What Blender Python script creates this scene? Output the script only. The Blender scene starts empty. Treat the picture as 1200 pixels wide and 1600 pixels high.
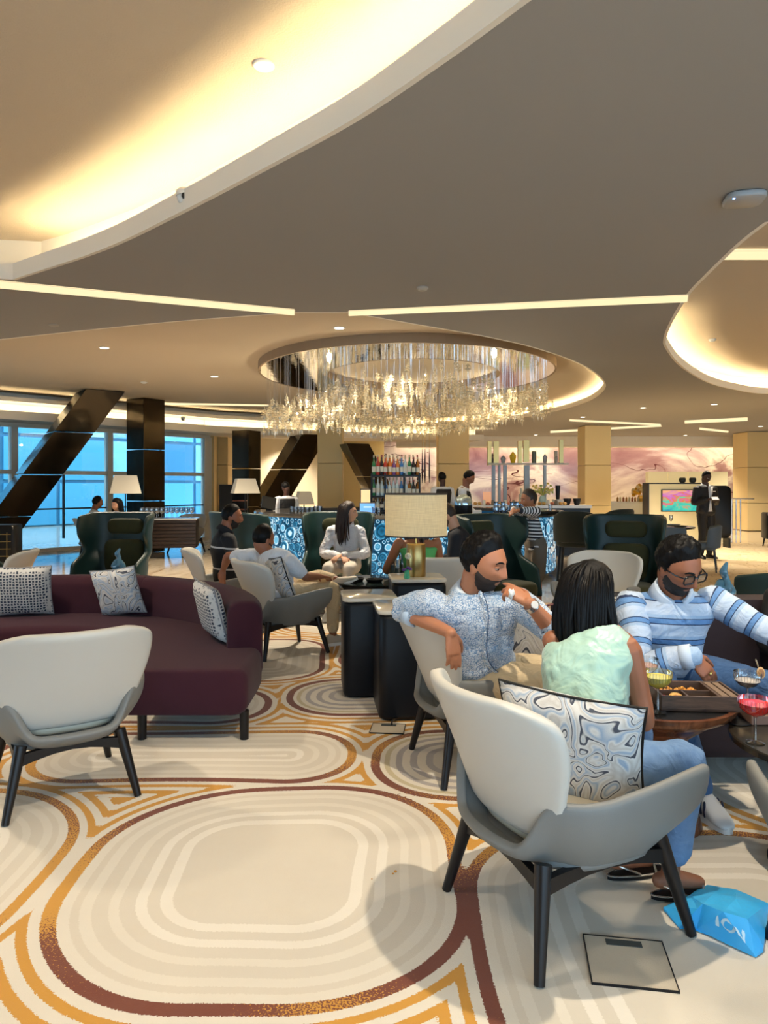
import bpy, bmesh, math, random
import numpy as np
from mathutils import Vector as V, Matrix, Euler
from mathutils.geometry import tessellate_polygon
random.seed(7)
S = bpy.context.scene
COL = S.collection
PI = math.pi
# ------------------------------------------------------------------ camera
HCAM, FPX, HOR = 1.5, 1150.0, 757.0
cam_d = bpy.data.cameras.new('camera'); cam = bpy.data.objects.new('camera', cam_d); COL.objects.link(cam)
cam.location = (0, 0, HCAM); cam.rotation_euler = (PI/2, 0, 0)
cam_d.sensor_fit = 'VERTICAL'; cam_d.sensor_height = 32.0; cam_d.lens = 32.0*FPX/1600.0
cam_d.shift_y = -(800.0-HOR)/1600.0; cam_d.clip_start = .05; cam_d.clip_end = 200
S.camera = cam
# ------------------------------------------------------------------ world, exposure, lights
w = bpy.data.worlds.new('daylight'); S.world = w; w.use_nodes = True
bg = w.node_tree.nodes['Background']; bg.inputs[0].default_value = (.50, .76, 1.0, 1); bg.inputs[1].default_value = 3.6
S.view_settings.view_transform = 'Standard'; S.view_settings.look = 'None'
S.view_settings.gamma = 1.0; S.view_settings.use_curve_mapping = False
S.view_settings.exposure = 0.30
S.cycles.use_denoising = True
S.cycles.max_bounces = 7; S.cycles.diffuse_bounces = 3; S.cycles.glossy_bounces = 4; S.cycles.transmission_bounces = 5
S.cycles.transparent_max_bounces = 24; S.cycles.sample_clamp_indirect = 6.0; S.cycles.caustics_reflective = False; S.cycles.caustics_refractive = False
COVE = 42.0        # emission strength of the LED strips hidden in the coves
STRIP = 0.95       # emission of the flush diffuser strips
WARM = (1.0, .80, .46)
def spot(name, loc, power, color=(1, .86, .66), size=1.9, radius=.05, blend=.6, parent=None):
    d = bpy.data.lights.new(name, 'SPOT'); d.energy = power; d.color = color; d.spot_size = size; d.spot_blend = blend; d.shadow_soft_size = radius
    o = bpy.data.objects.new(name, d); COL.objects.link(o); o.location = loc
    if parent: o.parent = parent; o.location = V(loc)-parent.location
    return o
# ------------------------------------------------------------------ helpers
def P(px, py, Y): return V(((px-600)/FPX*Y, Y, HCAM-(py-HOR)/FPX*Y))
def F(px, py, z=0.0):
    Y = FPX*(HCAM-z)/(py-HOR); return V(((px-600)/FPX*Y, Y, z))
def lin(c): return c/12.92 if c <= .04045 else ((c+.055)/1.055)**2.4
def rgb(r, g, b): return (lin(r/255), lin(g/255), lin(b/255), 1)
def R(d): return math.radians(d)

class MB:
    def __init__(s): s.v = []; s.f = []; s.a = []
    def add(s, vs, fs, at=None):
        o = len(s.v); s.v += [V(p) for p in vs]; s.f += [tuple(i+o for i in f) for f in fs]
        s.a += list(at) if at is not None else [0.0]*len(vs)
        return s
    def box(s, c, d, rz=0, rot=None):
        hx, hy, hz = d[0]/2, d[1]/2, d[2]/2
        m = rot if rot is not None else Matrix.Rotation(rz, 3, 'Z')
        vs = [V(c)+m @ V((x*hx, y*hy, z*hz)) for x in (-1, 1) for y in (-1, 1) for z in (-1, 1)]
        return s.add(vs, [(0, 1, 3, 2), (4, 6, 7, 5), (0, 4, 5, 1), (2, 3, 7, 6), (0, 2, 6, 4), (1, 5, 7, 3)])
    def loft(s, rings, cap=True, closed=True, at=None):
        n = len(rings[0]); vs = [p for r in rings for p in r]; fs = []
        for i in range(len(rings)-1):
            for j in range(n if closed else n-1):
                k = (j+1) % n
                fs.append((i*n+j, i*n+k, (i+1)*n+k, (i+1)*n+j))
        if cap and closed:
            fs.append(tuple(range(n-1, -1, -1))); fs.append(tuple((len(rings)-1)*n+j for j in range(n)))
        if at is not None: at = [a for a in at for _ in range(n)]
        return s.add(vs, fs, at)
    def tube(s, pts, rad, n=10, smooth=0, flat=1.0, side=None, round_caps=True):
        pts = [V(p) for p in pts]
        rad = list(rad) if hasattr(rad, '__len__') else [rad]*len(pts)
        if smooth and len(pts) > 2: pts, rad = catmull(pts, rad, smooth)
        L = [0.0]
        for i in range(1, len(pts)): L.append(L[-1]+(pts[i]-pts[i-1]).length)
        if round_caps:
            t0 = (pts[0]-pts[1]).normalized(); t1 = (pts[-1]-pts[-2]).normalized()
            a, b = rad[0], rad[-1]; P0, P1 = pts[0], pts[-1]
            pts = [P0+t0*a*.95, P0+t0*a*.7]+pts+[P1+t1*b*.7, P1+t1*b*.95]
            rad = [a*.3, a*.72]+rad+[b*.72, b*.3]; L = [0, 0]+L+[L[-1], L[-1]]
        u = None; rings = []
        for i, p in enumerate(pts):
            t = (pts[min(i+1, len(pts)-1)]-pts[max(i-1, 0)])
            t = t.normalized() if t.length > 1e-9 else V((0, 0, 1))
            if u is None:
                ref = V(side) if side is not None else (V((0, 0, 1)) if abs(t.z) < .9 else V((0, 1, 0)))
                u = (ref-t*ref.dot(t)).normalized()
            else:
                u = u-t*u.dot(t)
                u = u.normalized() if u.length > 1e-6 else t.orthogonal().normalized()
            w_ = t.cross(u)
            rings.append([p+u*math.cos(2*PI*j/n)*rad[i]+w_*math.sin(2*PI*j/n)*rad[i]*flat for j in range(n)])
        return s.loft(rings, at=L)
    def lathe(s, prof, n=20, c=(0, 0, 0), cap=True):
        c = V(c); return s.loft([[c+V((r*math.cos(2*PI*j/n), r*math.sin(2*PI*j/n), z)) for j in range(n)] for r, z in prof], cap=cap)
    def prism(s, poly, z0, z1):
        n = len(poly); area = sum(poly[i][0]*poly[(i+1) % n][1]-poly[(i+1) % n][0]*poly[i][1] for i in range(n))
        if area < 0: poly = poly[::-1]
        return s.loft([[V((p[0], p[1], z0)) for p in poly], [V((p[0], p[1], z1)) for p in poly]])
    def ell(s, c, r, n=12, m=8, rot=None):
        r = r if hasattr(r, '__len__') else (r, r, r); c = V(c); rings = []
        for i in range(m+1):
            a = max(.02, min(PI-.02, PI*i/m)); ring = []
            for j in range(n):
                p = V((r[0]*math.sin(a)*math.cos(2*PI*j/n), r[1]*math.sin(a)*math.sin(2*PI*j/n), -r[2]*math.cos(a)))
                ring.append(c+(rot @ p if rot is not None else p))
            rings.append(ring)
        return s.loft(rings)
    def grid(s, nu, nv, fn):
        vs = [V(fn(i/nu, j/nv)) for i in range(nu+1) for j in range(nv+1)]; m = nv+1
        return s.add(vs, [(i*m+j, (i+1)*m+j, (i+1)*m+j+1, i*m+j+1) for i in range(nu) for j in range(nv)])
    def rbox(s, c, d, r, rz=0, seg=3):
        """box with rounded vertical corners and softened top and bottom"""
        pl = rrect(d[0], d[1], r, seg); e = min(r*.6, d[2]*.3)
        k = lambda q: [V(c)+Matrix.Rotation(rz, 3, 'Z') @ V((p[0]*q[0], p[1]*q[0], q[1])) for p in pl]
        f = 1-e/max(d[0], d[1])*1.6; f2 = 1-e/max(d[0], d[1])*.5; h = d[2]/2
        return s.loft([k(q) for q in ((f, -h), (f2, -h+e*.35), (1, -h+e), (1, h-e), (f2, h-e*.35), (f, h))])
    def move(s, o): s.v = [p+V(o) for p in s.v]; return s
    def xf(s, m): s.v = [m @ p for p in s.v]; return s
    def mesh(s, name, m, smooth=True):
        me = bpy.data.meshes.new(name); me.from_pydata([tuple(p) for p in s.v], [], s.f); me.update()
        bm = bmesh.new(); bm.from_mesh(me); bmesh.ops.recalc_face_normals(bm, faces=bm.faces); bm.to_mesh(me); bm.free()
        if any(s.a): me.attributes.new('along', 'FLOAT', 'POINT').data.foreach_set('value', np.array(s.a, dtype=np.float32))
        if m is not None: me.materials.append(m)
        if smooth: me.shade_smooth()
        return me
    def build(s, name, m, parent=None, smooth=True, bevel=0, subsurf=0, solid=0, remesh=0, wrinkle=0, wscale=.1, smoothmod=0, rel=False, auto=True, decimate=0):
        me = s.mesh(name, m, smooth)
        if rel and parent is not None:
            me.transform(Matrix.Translation(-parent.location))
        o = bpy.data.objects.new(name, me); COL.objects.link(o)
        if parent is not None: o.parent = parent
        if remesh:
            q = o.modifiers.new('remesh', 'REMESH'); q.mode = 'VOXEL'; q.voxel_size = remesh; q.use_smooth_shade = True
        if smoothmod:
            q = o.modifiers.new('smooth', 'SMOOTH'); q.iterations = smoothmod; q.factor = .5
        if wrinkle:
            t = bpy.data.textures.new('folds', 'CLOUDS'); t.noise_scale = wscale; t.noise_depth = 2
            q = o.modifiers.new('folds', 'DISPLACE'); q.texture = t; q.strength = wrinkle; q.mid_level = .5
        if solid:
            q = o.modifiers.new('thickness', 'SOLIDIFY'); q.thickness = solid; q.offset = 0
        if bevel:
            q = o.modifiers.new('bevel', 'BEVEL'); q.width = bevel; q.segments = 2; q.limit_method = 'ANGLE'; q.angle_limit = R(40)
        if subsurf:
            q = o.modifiers.new('subsurf', 'SUBSURF'); q.levels = subsurf; q.render_levels = subsurf
        if smooth and auto and not (remesh or subsurf):
            me.set_sharp_from_angle(angle=R(38))
        return o
def catmull(pts, rad, k):
    P_ = [pts[0]*2-pts[1]]+pts+[pts[-1]*2-pts[-2]]; out = []; ro = []
    for i in range(1, len(P_)-2):
        a, b, c, d = P_[i-1], P_[i], P_[i+1], P_[i+2]
        for j in range(k):
            t = j/k
            out.append(.5*((2*b)+(c-a)*t+(2*a-5*b+4*c-d)*t*t+(3*b-a-3*c+d)*t**3))
            ro.append(rad[i-1]*(1-t)+rad[i]*t)
    out.append(pts[-1]); ro.append(rad[-1]); return out, ro
def rrect(w_, h, r, seg=3):
    r = min(r, w_/2-1e-4, h/2-1e-4); pts = []
    for cx, cy, a0 in ((w_/2-r, h/2-r, 0), (-w_/2+r, h/2-r, 90), (-w_/2+r, -h/2+r, 180), (w_/2-r, -h/2+r, 270)):
        for i in range(seg+1):
            a = R(a0+90*i/seg); pts.append((cx+r*math.cos(a), cy+r*math.sin(a)))
    return pts
def tag(o, label=None, cat=None, group=None, kind=None):
    if label: o['label'] = label
    if cat: o['category'] = cat
    if group: o['group'] = group
    if kind: o['kind'] = kind
    return o
def thing(name, label, cat, loc=(0, 0, 0), rz=0, group=None):
    o = bpy.data.objects.new(name, None); o.empty_display_size = .1; COL.objects.link(o)
    o.location = loc; o.rotation_euler = (0, 0, rz); return tag(o, label, cat, group)
def dup(root, loc, rz=None, label=None, group=None):
    c = root.copy(); COL.objects.link(c); c.location = loc
    if rz is not None: c.rotation_euler = (0, 0, rz)
    if label: c['label'] = label
    if group: c['group'] = group
    for ch in list(root.children):
        d = ch.copy(); COL.objects.link(d); d.parent = c
        for g in list(ch.children):
            e = g.copy(); COL.objects.link(e); e.parent = d
    return c
def inst(o, name, loc, parent=None, rot=(0, 0, 0), scale=(1, 1, 1)):
    """another object on the same mesh"""
    c = bpy.data.objects.new(name, o.data if hasattr(o, 'data') else o); COL.objects.link(c); c.location = loc; c.rotation_euler = rot; c.scale = scale
    if parent is not None: c.parent = parent
    return c
# ------------------------------------------------------------------ materials
class NT:
    def __init__(s, name):
        s.m = bpy.data.materials.new(name); s.m.use_nodes = True; s.t = s.m.node_tree; s.b = s.t.nodes['Principled BSDF']; s.out = s.t.nodes['Material Output']
    def n(s, ty, **k):
        q = s.t.nodes.new(ty)
        for a, b in k.items():
            if a in ('operation', 'data_type', 'blend_type', 'wave_type', 'feature', 'noise_dimensions', 'bands_direction', 'distance', 'attribute_name', 'interpolation_type', 'clamp', 'attribute_type', 'wave_profile', 'rings_direction'): setattr(q, a, b)
            else: q.inputs[a].default_value = b
        return q
    def l(s, a, b): s.t.links.new(a, b)
    def math(s, op, a, b=None, c=None):
        q = s.n('ShaderNodeMath', operation=op)
        for i, x in enumerate((a, b, c)):
            if x is None: continue
            if isinstance(x, (int, float)): q.inputs[i].default_value = x
            else: s.l(x, q.inputs[i])
        return q.outputs[0]
    def mix(s, f, a, b):
        q = s.n('ShaderNodeMix', data_type='RGBA')
        for i, x in ((0, f), (6, a), (7, b)):
            if isinstance(x, (int, float)): q.inputs[i].default_value = x
            elif isinstance(x, tuple): q.inputs[i].default_value = x
            else: s.l(x, q.inputs[i])
        return q.outputs[2]
    def ramp(s, f, stops, const=False):
        q = s.n('ShaderNodeValToRGB'); q.color_ramp.interpolation = 'CONSTANT' if const else 'LINEAR'
        e = q.color_ramp.elements
        e[0].position, e[0].color = stops[0][0], stops[0][1]; e[1].position, e[1].color = stops[-1][0], stops[-1][1]
        for p_, c in stops[1:-1]:
            x = e.new(p_); x.color = c
        s.l(f, q.inputs[0]); return q.outputs[0]
    def coord(s, which='Object', scale=(1, 1, 1)):
        q = s.n('ShaderNodeTexCoord'); mp = s.n('ShaderNodeMapping'); mp.inputs['Scale'].default_value = scale
        s.l(q.outputs[which], mp.inputs[0]); return mp.outputs[0]
    def noise(s, co, scale, detail=3, rough=.5, dist=0):
        q = s.n('ShaderNodeTexNoise', Scale=scale, Detail=detail, Roughness=rough, Distortion=dist); s.l(co, q.inputs['Vector']); return q.outputs[0]
    def bump(s, h, st, dist=.01):
        q = s.n('ShaderNodeBump', Strength=st, Distance=dist); s.l(h, q.inputs['Height']); s.l(q.outputs[0], s.b.inputs['Normal'])
    def base(s, c): 
        if isinstance(c, tuple): s.b.inputs['Base Color'].default_value = c
        else: s.l(c, s.b.inputs['Base Color'])
    def rough(s, r): s.b.inputs['Roughness'].default_value = r
    def metal(s, r): s.b.inputs['Metallic'].default_value = r
    def sheen(s, r): s.b.inputs['Sheen Weight'].default_value = r
    def emit(s, c, st):
        if isinstance(c, tuple): s.b.inputs['Emission Color'].default_value = c
        else: s.l(c, s.b.inputs['Emission Color'])
        s.b.inputs['Emission Strength'].default_value = st
MAT = {}
def M(key, c=None, rough=.55, metal=0, bump=None, var=None, sheen=0, coat=0, coord='Object', spec=None, emit=None, stretch=(1, 1, 1), alpha=None, sub=0):
    if key in MAT: return MAT[key]
    n = NT(key); n.rough(rough); n.metal(metal); n.sheen(sheen)
    co = n.coord(coord, stretch) if (bump or var) else None
    if var: n.base(n.mix(n.noise(co, var[0], 4), c, var[1]))
    else: n.base(c)
    if bump: n.bump(n.noise(co, bump[0], 4), bump[1])
    if coat: n.b.inputs['Coat Weight'].default_value = coat
    if spec is not None: n.b.inputs['Specular IOR Level'].default_value = spec
    if emit: n.emit(emit[0], emit[1])
    if alpha is not None: n.b.inputs['Alpha'].default_value = alpha
    if sub: n.b.inputs['Subsurface Weight'].default_value = sub; n.b.inputs['Subsurface Radius'].default_value = (.01, .004, .002)
    MAT[key] = n.m; return n.m
def folds(m, scale=11.0, st=.55, dist=.03):
    """soft creases on a cloth material, over its weave"""
    t = m.node_tree; b = t.nodes['Principled BSDF']; tc = t.nodes.new('ShaderNodeTexCoord'); no = t.nodes.new('ShaderNodeTexNoise'); no.inputs['Scale'].default_value = scale; no.inputs['Detail'].default_value = 2.5; no.inputs['Distortion'].default_value = 1.6
    bu = t.nodes.new('ShaderNodeBump'); bu.inputs['Strength'].default_value = st; bu.inputs['Distance'].default_value = dist; t.links.new(tc.outputs['Object'], no.inputs['Vector']); t.links.new(no.outputs[0], bu.inputs['Height'])
    if b.inputs['Normal'].is_linked: t.links.new(b.inputs['Normal'].links[0].from_socket, bu.inputs['Normal'])
    t.links.new(bu.outputs[0], b.inputs['Normal']); return m
def glassy(key, tint=(1, 1, 1, 1), refl=.12, rough=.02, dens=0.0, body=None):
    """thin clear glass: see-through with fresnel reflection"""
    if key in MAT: return MAT[key]
    n = NT(key); t = n.t
    tr = n.n('ShaderNodeBsdfTransparent'); tr.inputs[0].default_value = tint
    gl = n.n('ShaderNodeBsdfGlossy'); gl.inputs['Roughness'].default_value = rough
    lw = n.n('ShaderNodeLayerWeight', Blend=.35)
    f = n.math('ADD', n.math('MULTIPLY', lw.outputs['Fresnel'], .9), refl); f = n.math('MINIMUM', f, 1.0)
    mx = n.n('ShaderNodeMixShader'); n.l(f, mx.inputs[0]); n.l(tr.outputs[0], mx.inputs[1]); n.l(gl.outputs[0], mx.inputs[2])
    last = mx.outputs[0]
    if body:
        df = n.n('ShaderNodeBsdfDiffuse'); df.inputs[0].default_value = body
        m2 = n.n('ShaderNodeMixShader'); m2.inputs[0].default_value = dens; n.l(last, m2.inputs[1]); n.l(df.outputs[0], m2.inputs[2]); last = m2.outputs[0]
    n.l(last, n.out.inputs[0]); MAT[key] = n.m; return n.m
def emitter(key, c, st): return M(key, (0, 0, 0, 1), emit=((c[0], c[1], c[2], 1), st), rough=.6)

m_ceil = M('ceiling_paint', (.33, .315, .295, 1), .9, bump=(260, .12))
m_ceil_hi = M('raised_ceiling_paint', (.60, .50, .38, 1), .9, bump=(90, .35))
m_lip = M('cove_lip_paint', (.86, .80, .70, 1), .8)
m_cream = M('cream_wall', (.80, .62, .31, 1), .6, bump=(40, .05))
m_white = M('white_paint', (.82, .82, .80, 1), .5)
m_black = M('black_lacquer', (.006, .007, .009, 1), .35, spec=.3)
m_darkwood = M('dark_stained_wood', (.008, .006, .006, 1), .36, bump=(30, .08), stretch=(1, 1, .08), spec=.35)
m_leather = M('cream_leather', (.55, .535, .49, 1), .48, bump=(420, .10))
m_grey = M('grey_leather', (.185, .19, .185, 1), .5, bump=(420, .12))
m_inner = M('cream_inner_leather', (.78, .70, .55, 1), .5, bump=(420, .10))
m_purple = M('plum_wool', (.036, .008, .017, 1), .85, bump=(500, .25), var=(6, (.048, .012, .022, 1)), sheen=.08, spec=.2)
m_teal = M('teal_leather', (.005, .027, .026, 1), .45, bump=(380, .1))
m_olive = M('olive_velvet', (.020, .022, .003, 1), .8, bump=(200, .1), var=(9, (.042, .042, .005, 1)), sheen=.15)
m_brass = M('brushed_brass', (.50, .34, .13, 1), .32, 1.0, bump=(60, .05), stretch=(14, 14, .2))
m_gold = M('gold_metal', (.72, .48, .14, 1), .3, 1.0)
m_steel = M('steel', (.6, .6, .62, 1), .25, 1.0)
m_glass = glassy('clear_glass')
m_led = emitter('warm_led', WARM, COVE)
m_strip = emitter('strip_diffuser', (1.0, .80, .46), STRIP)
m_lamp_on = emitter('downlight_lens', (1, .92, .75), 9.0)
# ================================================================== STRUCTURE
ZP, ZD, ZR, ZE = 3.2, 3.4, 3.62, 3.55     # lower panels, chandelier field, front recess, right recess
def C(px, py, z=ZP):
    Y = FPX*(z-HCAM)/(HOR-py); return ((px-600)/FPX*Y, Y)
def smooth_poly(pts, k=6, closed=False):
    q = [V((p[0], p[1], 0)) for p in pts]
    if closed:
        q = q+[q[0], q[1]]; o, _ = catmull(q, [0]*len(q), k); o = o[:-(k+1)]
    else: o, _ = catmull(q, [0]*len(q), k)
    return [(p.x, p.y) for p in o]
def offset(poly, d):
    n = len(poly); out = []
    area = sum(poly[i][0]*poly[(i+1) % n][1]-poly[(i+1) % n][0]*poly[i][1] for i in range(n)); s = 1 if area > 0 else -1
    for i in range(n):
        a, b, c = V((*poly[i-1], 0)), V((*poly[i], 0)), V((*poly[(i+1) % n], 0))
        e1 = (b-a).normalized(); e2 = (c-b).normalized(); t = e1+e2
        t = t.normalized() if t.length > 1e-6 else e1
        nr = V((t.y, -t.x, 0))*s; out.append((b.x+nr.x*d, b.y+nr.y*d))
    return out
# openings in the lower ceiling, drawn in plan at the panels' own height
lipR = smooth_poly([C(20, 436), C(157, 390), C(273, 335), C(410, 263), C(547, 188), C(683, 96), C(813, 0), (.98, 1.85), (1.12, 1.0), (1.1, .2), (.8, -.8)])
holeR = lipR+[(-1.5, -1.6), (-7.5, -1.6), (-8.5, 3.0), (-6.5, 5.0), (-4.3, 5.9)]
nearD = smooth_poly([(-10.4, 10.4), C(-180, 553), C(0, 531), C(250, 505), C(460, 489)])
tipD = smooth_poly([C(545, 489), C(660, 509), C(767, 528), C(849, 548), C(915, 574), C(943, 598), C(937, 614), C(912, 629), C(863, 643), C(800, 654), C(700, 664), C(640, 667)])
holeD = nearD+tipD+[(-1.6, 20.6), (-4.3, 18.9), (-7.0, 15.6), (-9.6, 12.9)]
lipE = smooth_poly([C(1200, 348), C(1160, 379), C(1107, 429), C(1077, 461), C(1053, 499), C(1041, 528), C(1044, 545), C(1067, 573), C(1107, 597), C(1147, 608), C(1200, 615), (8.6, 13.6), (10.2, 12.6), (10.8, 10.5), (10.2, 8.0), (8, 5.6), (5.5, 4.3), (3.4, 4.15)])
holeE = lipE
OUT = [(-16, -3), (16, -3), (16, 28.6), (-6.6, 28.6), (-5.25, 20.35), (-12.3, 11.5), (-16, 11.0)]
ceil = MB()
polys = [OUT, holeR, holeD, holeE]
def flat(polys, z, mb):
    vs = [V((p[0], p[1], z)) for q in polys for p in q]
    mb.add(vs, [tuple(t) for t in tessellate_polygon([[V((p[0], p[1], 0)) for p in q] for q in polys])])
flat(polys, ZP, ceil); flat(polys, ZP+.03, ceil)
o = ceil.build('ceiling', m_ceil, smooth=False); tag(o, kind='structure')
def ring_wall(poly, z0, z1, mb, thick=0.03, out=True):
    n = len(poly); q = offset(poly, thick if out else -thick)
    for i in range(n):
        j = (i+1) % n
        a, b, c, d = poly[i], poly[j], q[j], q[i]
        mb.add([(a[0], a[1], z0), (b[0], b[1], z0), (c[0], c[1], z0), (d[0], d[1], z0), (a[0], a[1], z1), (b[0], b[1], z1), (c[0], c[1], z1), (d[0], d[1], z1)],
               [(0, 1, 2, 3), (4, 7, 6, 5), (0, 4, 5, 1), (2, 6, 7, 3)])
def ribbon(path, w_, z, mb, off0):
    """flat strip running beside an open path"""
    q = []
    for i, p in enumerate(path):
        a = V((*path[max(i-1, 0)], 0)); b = V((*path[min(i+1, len(path)-1)], 0)); t = (b-a).normalized(); nr = V((t.y, -t.x, 0))
        q.append((V((p[0], p[1], 0))+nr*off0, V((p[0], p[1], 0))+nr*(off0+w_)))
    for (a, b), (c, d) in zip(q, q[1:]):
        mb.add([(a.x, a.y, z), (b.x, b.y, z), (d.x, d.y, z), (c.x, c.y, z), (a.x, a.y, z+.015), (b.x, b.y, z+.015), (d.x, d.y, z+.015), (c.x, c.y, z+.015)],
               [(0, 1, 2, 3), (4, 7, 6, 5), (0, 4, 5, 1), (2, 6, 7, 3), (1, 5, 6, 2), (3, 7, 4, 0)])
trim_no = [0]
def trim(mb, m, smooth=False):
    trim_no[0] += 1; return tag(mb.build('trim_%d' % trim_no[0], m, smooth=smooth), kind='structure')
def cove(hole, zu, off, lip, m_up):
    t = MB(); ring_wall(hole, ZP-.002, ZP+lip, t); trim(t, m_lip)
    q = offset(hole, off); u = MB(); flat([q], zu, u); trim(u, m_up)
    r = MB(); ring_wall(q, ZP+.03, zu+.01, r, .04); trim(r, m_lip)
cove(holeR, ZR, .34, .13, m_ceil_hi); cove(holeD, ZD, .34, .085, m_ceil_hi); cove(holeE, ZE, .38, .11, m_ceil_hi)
mb = MB(); ribbon(lipR[:58], .05, ZP+.045, mb, -.14 if False else .14)
def led(path, label, o0=.14):
    mb = MB(); ribbon(path, .05, ZP+.035, mb, o0); return tag(mb.build('cove_light', m_led, smooth=False), label, 'light')
# the ribbons lie on the panels, behind the lips
def side_off(hole, path, d):
    """sign that points out of the hole"""
    q = offset(hole, .1); i = len(path)//2; k = min(range(len(hole)), key=lambda a: (hole[a][0]-path[i][0])**2+(hole[a][1]-path[i][1])**2)
    a = V((*path[i-1], 0)); b = V((*path[i+1], 0)); t = (b-a).normalized(); nr = V((t.y, -t.x, 0))
    return d if nr.dot(V((q[k][0]-hole[k][0], q[k][1]-hole[k][1], 0))) > 0 else -d-.05
led(lipR[1:60], 'hidden warm strip light behind the front ceiling cove lip', side_off(holeR, lipR, .13))
pL = [(-7.6, 4.0), (-6.5, 5.0), (-5.3, 5.5), (-4.35, 5.88), (-3.75, 6.0)]
led(pL, 'hidden warm strip light at the left end of the front ceiling cove', side_off(holeR, pL, .13))
led(tipD[24:], 'hidden warm strip light behind the chandelier opening lip', side_off(holeD, tipD, .13))
led(lipE[30:70], 'hidden warm strip light behind the right oval cove lip', side_off(holeE, lipE, .15))
# the soffit above the window wall: its lip, underside, lit riser
lipW = [(-1.6, 20.6), (-4.3, 18.9), (-7.0, 15.6), (-9.6, 12.9)]
lipW2 = [(3.0, 22.2), (-.5, 21.2)]+lipW+[(-12.5, 10.0)]
def along(path, d):
    q = []
    for i, p in enumerate(path):
        a = V((*path[max(i-1, 0)], 0)); b = V((*path[min(i+1, len(path)-1)], 0)); t = (b-a).normalized(); q.append((p[0]+t.y*d, p[1]-t.x*d))
    return q
back = along(lipW2, -1.5) if along(lipW2, 1)[3][1] < lipW2[3][1] else along(lipW2, 1.5)
mb = MB(); n = len(lipW2)
for i in range(n-1):
    a, b, c, d = lipW2[i], lipW2[i+1], back[i+1], back[i]
    mb.add([(a[0], a[1], 2.83), (b[0], b[1], 2.83), (c[0], c[1], 2.83), (d[0], d[1], 2.83), (a[0], a[1], 2.86), (b[0], b[1], 2.86), (c[0], c[1], 2.86), (d[0], d[1], 2.86)], [(0, 1, 2, 3), (4, 7, 6, 5)])
trim(mb, M('soffit_paint', (.5, .47, .42, 1), .9))
mb = MB(); ribbon(lipW2, .03, 2.83, mb, 0.0)
for i in range(n-1):
    a, b = lipW2[i], lipW2[i+1]
    mb.add([(a[0], a[1], 2.825), (b[0], b[1], 2.825), (b[0], b[1], 3.0), (a[0], a[1], 3.0)], [(0, 1, 2, 3)])
o = trim(mb, m_lip); q = o.modifiers.new('t', 'SOLIDIFY'); q.thickness = .03
sg = 1 if back[3][1] == along(lipW2, 1.5)[3][1] else -1
mid = along(lipW2, sg*.62); mb = MB()
for i in range(n-1):
    a, b = mid[i], mid[i+1]
    mb.add([(a[0], a[1], 2.85), (b[0], b[1], 2.85), (b[0], b[1], 3.45), (a[0], a[1], 3.45)], [(0, 1, 2, 3)])
o = trim(mb, m_lip); q = o.modifiers.new('t', 'SOLIDIFY'); q.thickness = .02
mb = MB(); ribbon(lipW2, .06, 2.87, mb, sg*.2 if sg > 0 else -.26); tag(mb.build('cove_light', m_led, smooth=False), 'hidden warm strip light in the cove over the window wall', 'light')
# flush diffuser strips between the ceiling panels
def strip(a, b, c, d, label, z=ZP):
    mb = MB(); q = [C(*p, z) for p in (a, b, c, d)]; mb.prism(q, z-.012, z+.012)
    t = thing('light_strip', label, 'light', (q[0][0], q[0][1], z)); mb.move((-q[0][0], -q[0][1], -z)); mb.build('diffuser', m_strip, t, smooth=False)
    fr = MB(); r = offset(q, .012)
    for i in range(4):
        j = (i+1) % 4; fr.add([(q[i][0], q[i][1], z-.008), (q[j][0], q[j][1], z-.008), (r[j][0], r[j][1], z-.008), (r[i][0], r[i][1], z-.008)], [(0, 1, 2, 3)])
    fr.move((-q[0][0], -q[0][1], -z)); fr.build('frame', m_lip, t, smooth=False)
strip((-60, 432), (460, 483), (460, 491), (-60, 443), 'long glowing slot light in the ceiling at the left')
strip((545, 485), (1075, 460), (1074, 470), (545, 492), 'long glowing slot light ending at the right oval cove')
strip((1140, 391), (1290, 391), (1290, 404), (1128, 404), 'glowing slot light inside the right oval recess', ZE-.02)
strip((890, 655), (1032, 662), (1032, 664.5), (890, 657.5), 'thin glowing slot light above the mural, upper one')
strip((860, 673), (1032, 663.5), (1034, 666), (860, 676), 'thin glowing slot light above the mural, meeting the upper one')
strip((1093, 668), (1138, 673), (1138, 675.5), (1093, 671), 'short thin slot light in front of the right pale column')
strip((1070, 657), (1168, 652), (1168, 657), (1070, 661), 'short bright slot light by the right pale column')
strip((255, 629), (420, 632), (420, 634), (255, 631.5), 'thin glowing slot light left of the chandelier', ZD)
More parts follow.
